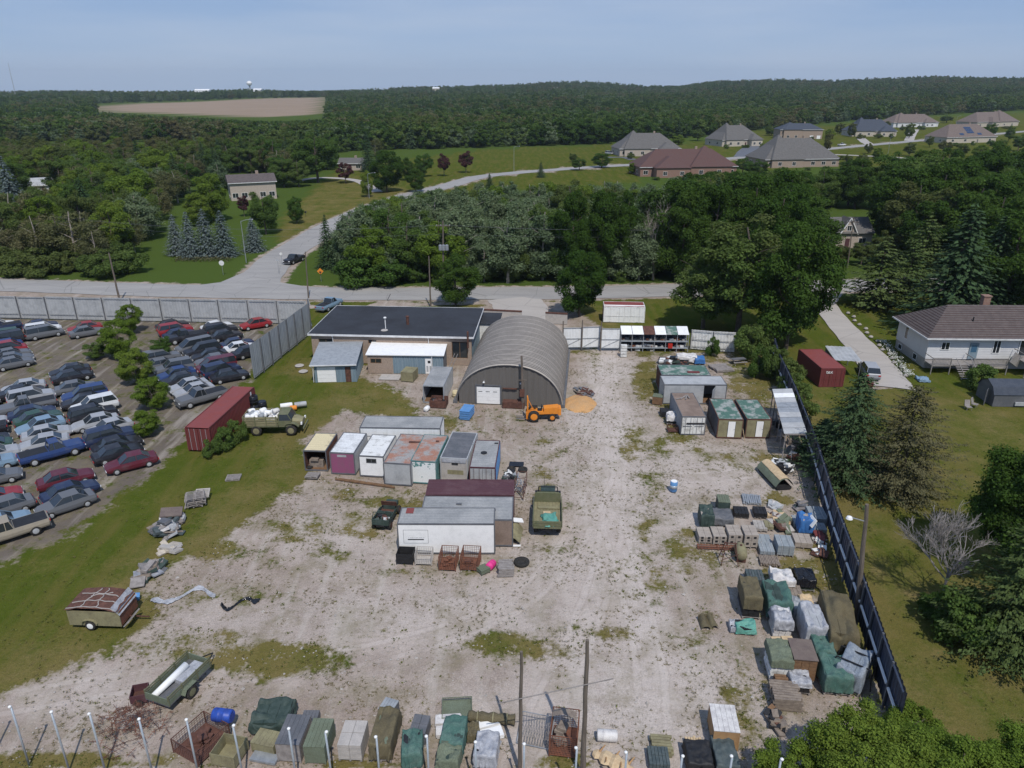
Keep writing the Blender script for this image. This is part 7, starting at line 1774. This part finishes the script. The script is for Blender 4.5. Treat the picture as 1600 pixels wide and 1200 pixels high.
pts['f']=utility('thin utility pole in front of the brick house at right',(1334,340),(1324,418),True,0,.12)
def wire(label,a,b,sag=.8):
    mb=MB(); n=14; pr=None
    for i in range(n+1):
        f=i/n; q=a.lerp(b,f)+Vector((0,0,-sag*4*f*(1-f)))
        if pr is not None: mb.bar(pr,q,.012,3)
        pr=q
    tag(mb.build('overhead_wire','dark_grey'),label,'wire','overhead wires along the main road')
def topof(k,dz=0,dx=0): p,h,xt=pts[k]; return Vector((p.x+xt+dx,p.y,h+dz))
lv=[(-.7,-1.0),(-.7,1.0),(-2.2,0)]
for j,(dz,dx) in enumerate(lv):
    n_=['front upper','rear upper','lower'][j]
    wire(n_+' overhead wire left of the transformer pole',topof('a',dz*.6,dx),topof('d',dz,dx),1.6)
    wire(n_+' overhead wire between the transformer pole and the brick house pole',topof('d',dz,dx),topof('f',dz*.6,dx),1.4)
def lamp(label,base,top,arm=2.4,m='galv',r=.09,dirx=1):
    p=P(*base); h=zat(top[0],top[1],p.y); t=thing('street_lamp',label,'street lamp',p)
    MB().bar((0,0,0),(0,0,h),r,8,r*.6).build('shaft',m,t); MB().bar((0,0,h),(dirx*arm*.5,0,h+.35),.05,6).bar((dirx*arm*.5,0,h+.35),(dirx*arm,0,h+.45),.045,6).build('arm',m,t)
    MB().lathe([(.05,.1),(.2,0),(.16,-.08),(.02,-.1)],10,(dirx*arm,0,h+.42)).build('lamp_head','light_grey',t)
lamp('grey street lamp at the side road corner before the blue spruces',(385,411),(378,346)); lamp('grey street lamp on the lawn beside the narrow green tree',(577,310),(575,272)); lamp('grey street lamp on the green by the subdivision street',(803,268),(802,230))
lamp('thin street lamp beside the subdivision street',(1387,242),(1390,214)); lamp('street lamp near the solar roofed bungalow',(1490,212),(1494,182))
# light pole inside the right fence
t,p,h,xt=pole('tall wooden pole with a lamp arm rising beside the navy fence',(1355,788),(1338,968),.17)
c=Vector((xt*.86,0,h*.86))
MB().bar(c,c+Vector((-1.0,-.1,.35)),.04,6).build('lamp_arm','galv',t); MB().lathe([(.04,.14),(.16,.08),(.22,-.06),(.02,-.08)],12,tuple(c+Vector((-1.15,-.1,.34)))).build('lamp_head','clean_white',t)
def sign(label,base,h,m,shape,name='road_sign',s=.38):
    p=P(*base); t=thing(name,label,'sign',p); MB().bar((0,0,0),(0,0,h),.035,5).build('post','galv',t)
    if shape=='diamond': o=MB().add([(0,-.05,h-2*s),(s,-.05,h-s),(0,-.05,h),(-s,-.05,h-s),(0,-.03,h-2*s),(s,-.03,h-s),(0,-.03,h),(-s,-.03,h-s)],[(0,1,2,3),(7,6,5,4),(0,4,5,1),(1,5,6,2),(2,6,7,3),(3,7,4,0)]).build('sign_plate',m,t)
    elif shape=='round': o=MB().lathe([(s,-.02),(s,.02)],16).build('sign_plate',m,t); o.matrix_local=Matrix.Translation((0,-.06,h-s))@Matrix.Rotation(math.pi/2,4,'X')
    else: o=B(-s,s,-.06,-.03,h-s*.8,h).build('sign_plate',m,t)
    return t,h
t,h=sign('orange diamond warning sign on the grass by the main road',(502,440),2.6,'orange','diamond',s=.62)
MB().box(-.2,.2,-.07,-.055,1.7,1.95).bar((0,-.065,1.2),(0,-.065,1.75),.06,4).build('symbol','black',t)
sign('round pale sign at the left corner of the junction',(349,430),2.9,'white_dirty','round',s=.5)
sign('small street name sign at the junction beside the black pickup truck',(436,428),2.8,'light_grey','rect',s=.35); sign('small sign post by the junction corner near the black pickup truck',(441,414),2.6,'white_dirty','round',s=.3)
# mailboxes
tag(MB().box(-.25,.25,-.2,.2,1.0,1.4).bar((0,0,0),(0,0,1.0),.05).build('mailbox','black',None,False,P(478,338)),'black mailbox on a post beside the side road','mailbox')
tag(MB().obox((0,0,.65),(.12,.12,1.4),(.2,.5,0)).build('tilted_post','dark_grey',None,False,P(608,470)),'short dark leaning post on the verge behind the workshop','post')
# ---------------------------------------------------------------- houses
def roof_hip(w_,d,z,rh,ov=.5,ridge=None):
    ridge=max(.2,w_-d) if ridge is None else ridge; r=ridge/2
    return MB().add([(-w_/2-ov,-d/2-ov,z),(w_/2+ov,-d/2-ov,z),(w_/2+ov,d/2+ov,z),(-w_/2-ov,d/2+ov,z),(-r,0,z+rh),(r,0,z+rh)],[(0,1,5,4),(1,2,5),(2,3,4,5),(3,0,4),(3,2,1,0)])
def roof_gable(w_,d,z,rh,ov=.5):
    return MB().add([(-w_/2-ov,-d/2-ov,z),(w_/2+ov,-d/2-ov,z),(w_/2+ov,d/2+ov,z),(-w_/2-ov,d/2+ov,z),(-w_/2-ov,0,z+rh),(w_/2+ov,0,z+rh)],[(0,1,5,4),(1,2,5),(2,3,4,5),(3,0,4),(3,2,1,0)])
def win(t,x,y,z,w_=1.2,h=1.2,face='f',frame='clean_white',pane='glass'):
    e=.08
    if face=='f':
        f=MB().box(x-w_/2-e,x+w_/2+e,y-.05,y-.005,z-e,z).box(x-w_/2-e,x+w_/2+e,y-.05,y-.005,z+h,z+h+e).box(x-w_/2-e,x-w_/2,y-.05,y-.005,z,z+h).box(x+w_/2,x+w_/2+e,y-.05,y-.005,z,z+h).box(x-.03,x+.03,y-.045,y-.005,z,z+h).build('window',frame,t)
        B(x-w_/2,x+w_/2,y-.03,y-.004,z,z+h).build('pane',pane,f)
    else:
        s=-1 if face=='l' else 1
        a,b=sorted((x+s*.05,x+s*.005)); f=MB().box(a,b,y-w_/2-e,y+w_/2+e,z-e,z).box(a,b,y-w_/2-e,y+w_/2+e,z+h,z+h+e).box(a,b,y-w_/2-e,y-w_/2,z,z+h).box(a,b,y+w_/2,y+w_/2+e,z,z+h).build('window',frame,t)
        a,b=sorted((x+s*.03,x+s*.004)); B(a,b,y-w_/2,y+w_/2,z,z+h).build('pane',pane,f)
def house(name,label,L_,R_,d,eave,rh,roof,wallm,kind='hip',rz=None,wins=5,wing=None,door=True,garage=0,chim=True,cat='house',dormer=False):
    """L_, R_: base pixels of the front wall ends"""
    a,b=P(*L_),P(*R_); dd=b-a; w_=dd.length; ang=math.atan2(dd.y,dd.x) if rz is None else rz
    c=(a+b)/2; nn=Vector((-math.sin(ang),math.cos(ang),0)); c=c+nn*d/2; c.z=float(terr(c.x,c.y))-.1
    t=thing(name,label,cat,c,ang)
    MB().box(-w_/2,w_/2,-d/2,-d/2+.2,0,eave).box(-w_/2,w_/2,d/2-.2,d/2,0,eave).box(-w_/2,-w_/2+.2,-d/2+.2,d/2-.2,0,eave).box(w_/2-.2,w_/2,-d/2+.2,d/2-.2,0,eave).build('wall',wallm,t)
    r=(roof_hip if kind=='hip' else roof_gable)(w_,d,eave,rh).build('roof',roof,t)
    if kind=='gable': MB().add([(-w_/2,-d/2,eave),(-w_/2,d/2,eave),(-w_/2,0,eave+rh*.92)],[(0,1,2)]).add([(w_/2,-d/2,eave),(w_/2,d/2,eave),(w_/2,0,eave+rh*.92)],[(0,1,2)]).build('gable',wallm,t)
    MB().box(-w_/2-.52,w_/2+.52,-d/2-.58,-d/2-.5,eave-.18,eave+.02).build('gutter','gutter',t)
    if chim: MB().box(w_*.12,w_*.12+.9,-.2,.7,eave+.3,eave+rh+.9).build('chimney','brick_tan',r)
    xs=[-w_/2+w_*(k+.5)/wins for k in range(wins)]
    for k,x in enumerate(xs):
        if door and k==wins//2: B(x-.5,x+.5,-d/2-.06,-d/2-.005,.1,2.2).build('door','maroon' if random.random()<.5 else 'dark_grey',t); continue
        if garage and k>=wins-garage: B(x-1.25,x+1.25,-d/2-.06,-d/2-.005,.1,2.3).build('garage_door','clean_white',t); continue
        win(t,x,-d/2,1.0,min(1.8,w_/wins*.6),1.4)
    for y in (-d*.22,d*.22): win(t,-w_/2,y,1.0,1.3,1.3,'l')
    if kind=='hip' and wins>=6:
        cx=-w_*.22 if (wing is None or wing[0]>0) else w_*.22; cw=w_*.42; cd=d+3.0
        MB().box(cx-cw/2,cx+cw/2,-cd/2-.0,-d/2-.02,0,eave).build('wall',wallm,t)
        rr_=roof_hip(cw,cd,eave+.04,rh*1.18,.5,ridge=.3); rr_.v=[(x+cx,y,z) for x,y,z in rr_.v]; rr_.build('roof',roof,t)
        for x in (cx-cw*.25,cx+cw*.2): win(t,x,-cd/2,1.0,1.6,1.5)
    if wing:
        wx,ww,wd,wrh=wing
        MB().box(wx-ww/2,wx+ww/2,-d/2-wd,-d/2-wd+.2,0,eave).box(wx-ww/2,wx-ww/2+.2,-d/2-wd+.2,-d/2,0,eave).box(wx+ww/2-.2,wx+ww/2,-d/2-wd+.2,-d/2,0,eave).build('wall',wallm,t)
        e=eave+.03; MB().add([(wx-ww/2-.5,-d/2-wd-.5,e),(wx+ww/2+.5,-d/2-wd-.5,e),(wx+ww/2+.5,0,e),(wx-ww/2-.5,0,e),(wx,-d/2-wd+ww*.45,e+wrh),(wx,0,e+wrh)],[(0,1,4),(1,2,5,4),(3,0,4,5)]).build('roof',roof,t)
        for x in (wx-ww*.25,wx+ww*.25): win(t,x,-d/2-wd,1.0,1.5,1.4)
        if dormer:
            y=-d/2-.3; MB().box(wx-1.1,wx+1.1,y,y+2,e+.9,e+2.3).build('dormer',wallm,r); win(t,wx,y,e+1.1,1.2,.9)
    return t
random.seed(31)
house('brick_house','two storey pale brick house with dark roof left of the side road',(362,314),(433,310),9,5.6,2.2,'shingle_br','brick_pale','gable',wins=5,door=True)
house('bungalow','small pale brick bungalow with grey roof left of the broad dark tree',(530,266),(566,266),9,3.0,2.0,'shingle_gr','brick_pale','gable',wins=3)
house('white_roofed_house','low house with pale metal roof behind the trees at far left',(48,302),(90,300),8,2.6,2.2,'light_grey','siding','gable',wins=3,chim=False)
t=thing('box_trailer','white box trailer parked on the lane at far left','trailer',P(12,352),R(6)); W_,D_=5.5,2.3
B(-W_/2,W_/2,-D_/2,D_/2,.7,3.0).build('box','white_metal',t); MB().box(-W_/2-.02,W_/2+.02,-D_/2-.02,D_/2+.02,3.0,3.06).build('roof','clean_white',t)
for s in (-1,1): wheel(t,.5,s*.95,.4,.25)
H=[ # name label L R d eave rh roof wall wins wing garage
 ('large bungalow with maroon hipped roof and dormer at the edge of the wood',(1000,276),(1150,274),17,3.4,5.2,'shingle_rd','brick_red',9,(-8,14,5,4.0),0,True),
 ('grey roofed bungalow behind the maroon roofed one, with cars parked at its left',(968,244),(1062,243),18,3.4,6.0,'shingle_gr','brick_pale',7,(9,9,4,3.0),0,False),
 ('grey roofed bungalow with white garage doors, second row behind the court',(1128,229),(1190,227),18,3.4,6.6,'shingle_gr','stone_pale',6,(8,8,4,3.2),3,False),
 ('broad grey hipped roof bungalow half hidden by tree tops',(1195,262),(1310,260),20,3.2,7.0,'shingle_gr','brick_tan',7,None,0,False),
 ('two storey slate roofed house behind the broad grey hipped roof',(1218,217),(1284,217),14,5.6,3.2,'shingle_bl','brick_tan',6,None,2,False),
 ('dark blue hipped roof bungalow beside the subdivision street',(1330,213),(1400,213),18,3.4,6.4,'shingle_bl','stone_pale',8,(8,10,4,3.2),0,False),
 ('tan roofed bungalow behind the dark blue roofed one',(1395,200),(1465,199),18,3.4,5.6,'shingle_tn','siding',6,(12,10,3,3.0),2,False),
 ('tan roofed bungalow carrying blue solar panels',(1478,224),(1555,222),18,3.3,6.2,'shingle_tn','stone_pale',4,None,0,False),
 ('tan bungalow with many gables at the right edge of the subdivision',(1525,200),(1590,198),20,3.6,6.6,'shingle_tn','stone_pale',6,(-8,10,4,4.0),0,False)]
for i,(lab,l,r_,d,ev,rh,ro,wa,wn,wg,ga,dm_) in enumerate(H):
    t=house('bungalow' if i!=4 else 'two_storey_house',lab,l,r_,d,ev*1.12,rh*1.22,ro,wa,wins=wn,wing=wg,garage=ga,dormer=dm_)
    if i==7:
        w_=(P(*r_)-P(*l)).length
        for k in range(5):
            for j in range(3):
                x=-2.2+k*1.15; f=.35+j*.17; o=MB().obox((x+.6,-(d/2+.5)*(1-f),ev*1.12+rh*1.22*f+.12),(1.0,1.7,.06),(math.atan2(rh*1.22,d/2+.5),0,0)).build('solar_panel','solar',t)
        for x0 in (-8.5,6.2):
            for k in range(3): MB().obox((x0+k*1.15,-(d/2+.5)*.78,ev*1.12+rh*1.22*.22+.12),(1.0,1.7,.06),(math.atan2(rh*1.22,d/2+.5),0,0)).build('solar_panel','solar',t)
for k,(x,y) in enumerate(((985,248),(1010,246),(1048,246),(1135,232),(1165,231),(1192,233),(1232,221),(1268,220),(1345,217),(1372,216),(1392,217),(1410,204),(1440,203),(1492,228),(1520,227),(1548,228),(1540,203),(1572,202),(1110,278),(1060,280),(1025,281),(1225,266),(1262,266))):
    T(x,y,y-random.choice((5,7,9)),random.choice((8,11,15)),'bush','garden shrub planted at the front of a hillside bungalow','garden shrubs of the subdivision')
ribbon('bungalow_drive',[(1060,247),(1075,252),(1090,256)],7,M['dark_grey'],.05); ribbon('bungalow_drive',[(1345,216),(1352,222),(1362,227)],6,RG,.05); ribbon('bungalow_drive',[(1430,203),(1425,210),(1420,220)],6,RG,.05); ribbon('bungalow_drive',[(945,246),(975,246),(990,250)],5,M['dark_grey'],.05)
# brick house behind the trees at right
a=P(1290,388); t=thing('brick_house','pale brick house with gable and red door glimpsed between the dark trees','house',a+Vector((4.5,4,0)),R(2))
MB().box(-5.2,5.6,-4,-3.8,0,3.4).box(-5.2,-5,-3.8,4,0,3.4).box(5.4,5.6,-3.8,4,0,3.4).box(-5.2,5.6,3.8,4,0,3.4).build('wall','brick_pale',t)
MB().add([(-1.8,-4.01,3.4),(1.8,-4.01,3.4),(0,-4.01,6.6)],[(0,1,2)]).build('gable','brick_pale',t)
r=roof_gable(10.8,8,3.4,3.0).build('roof','shingle_gr',t); MB().bar((-2.1,-4.3,3.1),(0,-4.3,6.8),.12).bar((2.1,-4.3,3.1),(0,-4.3,6.8),.12).build('gable_trim','clean_white',t)
MB().add([(-2.1,-4.3,3.15),(0,-4.3,6.75),(0,0,6.75),(-2.1,0,3.15)],[(0,1,2,3)]).add([(2.1,-4.3,3.15),(0,-4.3,6.75),(0,0,6.75),(2.1,0,3.15)],[(0,1,2,3)]).build('roof','shingle_gr',t)
B(-.5,.5,-4.08,-4.01,.1,2.2).build('door','maroon',t); win(t,-3.4,-4,1.0,1.2,1.3); win(t,3.4,-4,1.0,1.6,1.3); win(t,0,-4.02,4.0,.9,1.1)
# ---- white bungalow at right
e=4.3
A_=P(1452,529,e); BL=P(1405,496,e); 
w_=20.0; d=(BL-A_).length*1.0
rz=R(-1.5)
t=thing('white_bungalow','raised white sided bungalow with brown hipped roof and timber deck','house',(A_.x+w_/2+.2,A_.y+d/2,0),rz)
MB().box(-w_/2+.4,w_/2,-d/2+.5,-d/2+.7,1.3,e-.05).box(-w_/2+.4,w_/2,d/2-.7,d/2-.5,1.3,e-.05).box(-w_/2+.4,-w_/2+.6,-d/2+.7,d/2-.7,1.3,e-.05).box(w_/2-.2,w_/2,-d/2+.7,d/2-.7,1.3,e-.05).build('wall','siding',t)
mb=MB()
for k in range(13): mb.box(-w_/2+.38,w_/2,-d/2+.475,-d/2+.5,1.32+k*.225,1.34+k*.225)
mb.build('siding_lap','siding',t)
MB().box(-w_/2+.45,w_/2,-d/2+.56,-d/2+.8,0,1.3).box(-w_/2+.45,-w_/2+.7,-d/2+.8,d/2-.6,0,1.3).box(-w_/2+.7,w_/2,d/2-.8,d/2-.6,0,1.3).build('foundation','concrete',t)
rr=roof_hip(w_,d,e,3.1,.25,ridge=w_-d*.9).build('roof','shingle_br',t)
mb=MB()
for k in range(1,15):
    f=k/15; y=-(d/2+.25)*(1-f); hw=(w_/2+.25)*(1-f)+(w_-d*.9)/2*f; z=e+3.1*f+.025; mb.bar((-hw,y,z),(hw,y,z),.03,4); mb.bar((-hw,y,z),(-hw,-y,z),.03,4)
mb.build('shingle_course','shingle_rd',rr)
MB().box(-w_/2-.28,w_/2+.28,-d/2-.34,-d/2-.26,e-.16,e+.02).box(-w_/2-.34,-w_/2-.26,-d/2-.26,d/2+.26,e-.16,e+.02).build('gutter','gutter',t)
MB().box(-1.0,-.1,.6,1.4,e+1.8,e+4.0).box(-1.08,-.02,.52,1.48,e+4.0,e+4.15).build('chimney','brick_red',rr)
sl=math.atan2(3.1,d*.45+.25); o=MB().obox((-w_/2+2.6,.3,e+1.72),(1.6,1.0,.1),(0,-sl*.95,0)).build('skylight','glass_blue',rr)
MB().bar((-3.6,-2.4,e+1.6),(-3.6,-2.4,e+2.15),.08,6).build('roof_vent','black',rr)
yf=-d/2+.47
win(t,-w_/2+2.6,yf,2.6,.95,.95); win(t,-w_/2+9.1,yf,2.2,.8,1.6); win(t,-w_/2+15.2,yf,2.2,.9,1.7)
win(t,-w_/2+.4,1.6,2.2,.7,1.7,'l'); win(t,-w_/2+.4,-1.6,.35,.9,.7,'l'); win(t,-w_/2+.4,2.6,.35,.9,.6,'l')
dr=B(-w_/2+5.7,-w_/2+6.8,yf-.08,yf-.0,1.35,3.5).build('door','blue_grey',t); B(-w_/2+5.9,-w_/2+6.6,yf-.1,yf-.085,2.3,3.2).build('door_window','glass_blue',dr)
B(-w_/2+12.0,-w_/2+13.9,yf-.07,yf,2.0,4.0).build('patio_door','glass',t); MB().box(-w_/2+11.9,-w_/2+12.0,yf-.1,yf,1.9,4.05).box(-w_/2+13.9,-w_/2+14,yf-.1,yf,1.9,4.05).box(-w_/2+12.9,-w_/2+13.0,yf-.1,yf,1.95,4.0).build('patio_frame','clean_white',t)
def deckp(x0,x1,y0,y1,z,nm='deck'):
    B(x0,x1,y0,y1,z-.12,z).build(nm,'deck',t); mb=MB(); rl=MB()
    for x in np.arange(x0,x1+.01,.16): mb.box(x-.02,x+.02,y0,y0+.04,z,z+.9)
    mb.build('baluster','deck',t); rl.box(x0,x1,y0-.03,y0+.07,z+.9,z+.98)
    for x in (x0,x1): rl.box(x-.05,x+.05,y0-.05,y0+.05,0,z+.9)
    rl.box(x0-.03,x0+.04,y0,y1,z+.9,z+.98); rl.build('railing','deck',t)
deckp(-w_/2+.2,-w_/2+2.5,yf-2.2,yf-.15,1.2); deckp(-w_/2+5.3,-w_/2+9.6,yf-2.2,yf-.15,1.2); B(-w_/2+2.5,-w_/2+5.3,yf-1.9,yf-.15,1.08,1.2).build('deck','deck',t)
for k in range(6): B(-w_/2+3.3,-w_/2+4.9,yf-2.2-.32*k,yf-1.92-.32*k,.95-.19*k,1.0-.19*k).build('step','deck',t)
for x in (-w_/2+3.2,-w_/2+5.0): MB().bar((x,yf-2.0,2.1),(x,yf-4.0,.95),.05).bar((x,yf-4.0,0),(x,yf-4.0,.95),.05).build('stair_rail','deck',t)
deckp(-w_/2+11.3,w_/2,yf-3.2,yf-.15,1.9); MB().obox((-w_/2+10.6,yf-2.0,2.0),(2.0,.12,1.4),(0,.5,.5)).build('stair_side','deck',t)
p=P(1463,598)
T(1530,606,570,58,'bush','low hedge shrub right of the bungalow steps'); T(1478,560,545,40,'bush','shrub against the corner of the white bungalow')
# shed at right
p=P(1568,634); t=thing('garden_shed','black barn shaped garden shed with its door open on the lawn','shed',p+Vector((1.2,1.4,0)),R(-2))
MB().prismx([(-1.7,0),(-1.7,1.5),(-1.2,2.2),(0,2.7),(1.2,2.2),(1.7,1.5),(1.7,0)],-2.6,2.6).build('wall','dark_grey',t)
MB().add([(-2.75,-1.8,1.45),(2.75,-1.8,1.45),(2.75,-1.25,2.27),(-2.75,-1.25,2.27),(2.75,0,2.8),(-2.75,0,2.8),(2.75,1.25,2.27),(-2.75,1.25,2.27),(2.75,1.8,1.45),(-2.75,1.8,1.45)],[(0,1,2,3),(3,2,4,5),(5,4,6,7),(7,6,8,9)]).build('roof','shingle_bl',t)
MB().obox((-3.1,-1.0,.95),(1.0,.06,1.8),(0,0,.9)).build('door','dark_grey',t); B(-.2,2.5,-1.9,-1.72,.2,.6).build('lattice','light_grey',t)
for k,(x,y) in enumerate(((1512,640),(1522,636))):
    t=thing('lawn_chair',['folded grey garden chair lying near the black shed','upright grey garden chair near the black shed'][k],'chair',P(x,y),R(40*k)); MB().box(-.3,.3,-.3,.3,.35,.4).build('seat','grey_wood',t); MB().obox((0,.35,.7),(.6,.05,.7),(-.3,0,0)).build('backrest','grey_wood',t)
    for a in (-.26,.26):
        for b in (-.26,.26): MB().bar((a,b,0),(a,b,.36),.025).build('leg','grey_wood',t)
t=tarp_pile('blue_pool_toy','deflated blue paddling pool on the grass before the bungalow','paddling pool',(1432,1449,586,598),1.4,'paint_ltblue','blue_paint',h=.35,sag=.4)
# carport shelter next to the red container
p=P(1330,596); a=P(1304,553,2.5); t=thing('carport','low carport with corrugated grey roof beside the red driveway container','carport',P(1325,592)+Vector((-.2,.2,0)),R(-8))
MB().grid(12,14,lambda u,v:(-1.6+3.2*u,5.2*v,2.3+.15*v+(.05 if int(u*12)%2 else 0))).build('roof','light_grey',t)
for x in (-1.5,1.5):
    for y in (.15,5.0): MB().bar((x,y,0),(x,y,2.3),.06).build('post','dark_grey',t)
B(-1.55,-1.5,.2,5.0,0,2.2).build('side_panel','dark_grey',t)
t=tarp_pile('garden_cart','small red garden tiller standing before the carport','garden tiller',(1350,1362,596,606),.8,'red_cont','black',h=.6)
# stone row with white flowers along the driveway
WF='low plants of white flowers along the stone row'
for k in range(16):
    f=k/15; x=1325+(1418-1325)*f+3*math.sin(k*2); y=490+(588-490)*f**1.05; p=P(x,y)
    tag(MB().lathe([(.28,0),(.34,.12),(.2,.3),(.02,.34)],7).build('boulder','stone',None,False,p,k),'rough grey boulder in the row along the gravel driveway','boulder','boulders along the gravel driveway')
rg=np.random.default_rng(4)
for k in range(9):
    f=k/8; p=P(1381+38*f,538+50*f); v,q=quads_from(rg,np.stack([rg.normal(size=90)*.35,rg.normal(size=90)*.35,rg.uniform(.2,.6,90)],1),unit(rg.normal(size=(90,3))+np.array([0,0,1.2])),rg.uniform(.05,.09,90))
    t=thing('flower_clump','clump of white flowers in the bed by the bungalow','flowers',p,0,WF); o=bpy.data.objects.new('blossom',fast_mesh('blossom',v,q,M['flower'])); C.objects.link(o); o.parent=t
    v,q=quads_from(rg,np.stack([rg.normal(size=80)*.4,rg.normal(size=80)*.4,rg.uniform(.0,.4,80)],1),unit(rg.normal(size=(80,3))+np.array([0,0,1.2])),rg.uniform(.06,.1,80)); o=bpy.data.objects.new('leaves',fast_mesh('leaves',v,q,LEAF['maple'])); C.objects.link(o); o.parent=t
# flower bed orange by side road
v,q=quads_from(rg,np.stack([rg.uniform(-6,6,700),rg.normal(size=700)*.8,rg.uniform(.1,.7,700)],1),unit(rg.normal(size=(700,3))+np.array([0,0,1.2])),rg.uniform(.1,.2,700)); o=bpy.data.objects.new('flower_bed',fast_mesh('flower_bed',v,q,LEAF['deadcon'])); C.objects.link(o); o.location=P(318,407); tag(o,'orange brown flower bed on the grass before the blue spruces','flower bed',None,'stuff')
# far buildings on the horizon
def farbox(label,x,y,wpx,h,m,name='far_barn',roof='clean_white',z=0):
    r=ray(x,y); Y=2100.; X=r[0]/r[1]*Y; zz_=float(terr(X,Y)); w_=wpx/FPX*Y*.95
    t=thing(name,label,'barn' if 'barn' in name else 'building',(X,Y,zz_+(9 if y>145 else 1))); MB().box(-w_/2,w_/2,-8,8,0,h).build('wall',m,t); roof_gable(w_,16,h,h*.5,.5).build('roof',roof,t)
farbox('long white barn on the horizon above the brown field',318,150,22,7,'clean_white'); farbox('small white buildings on the horizon near the water tower',404,148,12,6,'clean_white','far_shed'); farbox('pale far house on the wooded ridge',868,138,5,6,'stone_pale','far_house'); farbox('pale far house deep in the wood left of centre',682,158,10,6,'stone_pale','far_house')
Y=2300.; r=ray(391,142); X=r[0]/r[1]*Y; t=thing('water_tower','pale water tower standing on the horizon above the brown field','water tower',(X,Y,float(terr(X,Y))))
MB().bar((0,0,0),(0,0,26),2.2,8).build('stem','light_grey',t); MB().lathe([(2,24),(7,27),(8,31),(6,35),(.5,37)],14).build('tank','clean_white',t)
Y=1900.; r=ray(14,105); X=r[0]/r[1]*Y; t=tag(MB().bar((0,0,0),(0,0,80),.8,4,.4).build('radio_mast','light_grey',None,False,(X,Y,float(terr(X,Y)))),'thin radio mast on the horizon at far left','mast')

# ---------------------------------------------------------------- air
m=bpy.data.materials.new('air'); m.use_nodes=True; n=m.node_tree; n.nodes.clear(); o_=n.nodes.new('ShaderNodeOutputMaterial'); v=n.nodes.new('ShaderNodeVolumePrincipled')
v.inputs['Color'].default_value=(.80,.90,1,1); v.inputs['Density'].default_value=HAZE; v.inputs['Anisotropy'].default_value=.2; n.links.new(v.outputs[0],o_.inputs['Volume'])
hz=MB().box(-7200,7200,-600,8200,-90,190).build('haze',m); hz['kind']='stuff'; hz['label']='thin summer haze over the whole place'; hz.display_type='WIRE'
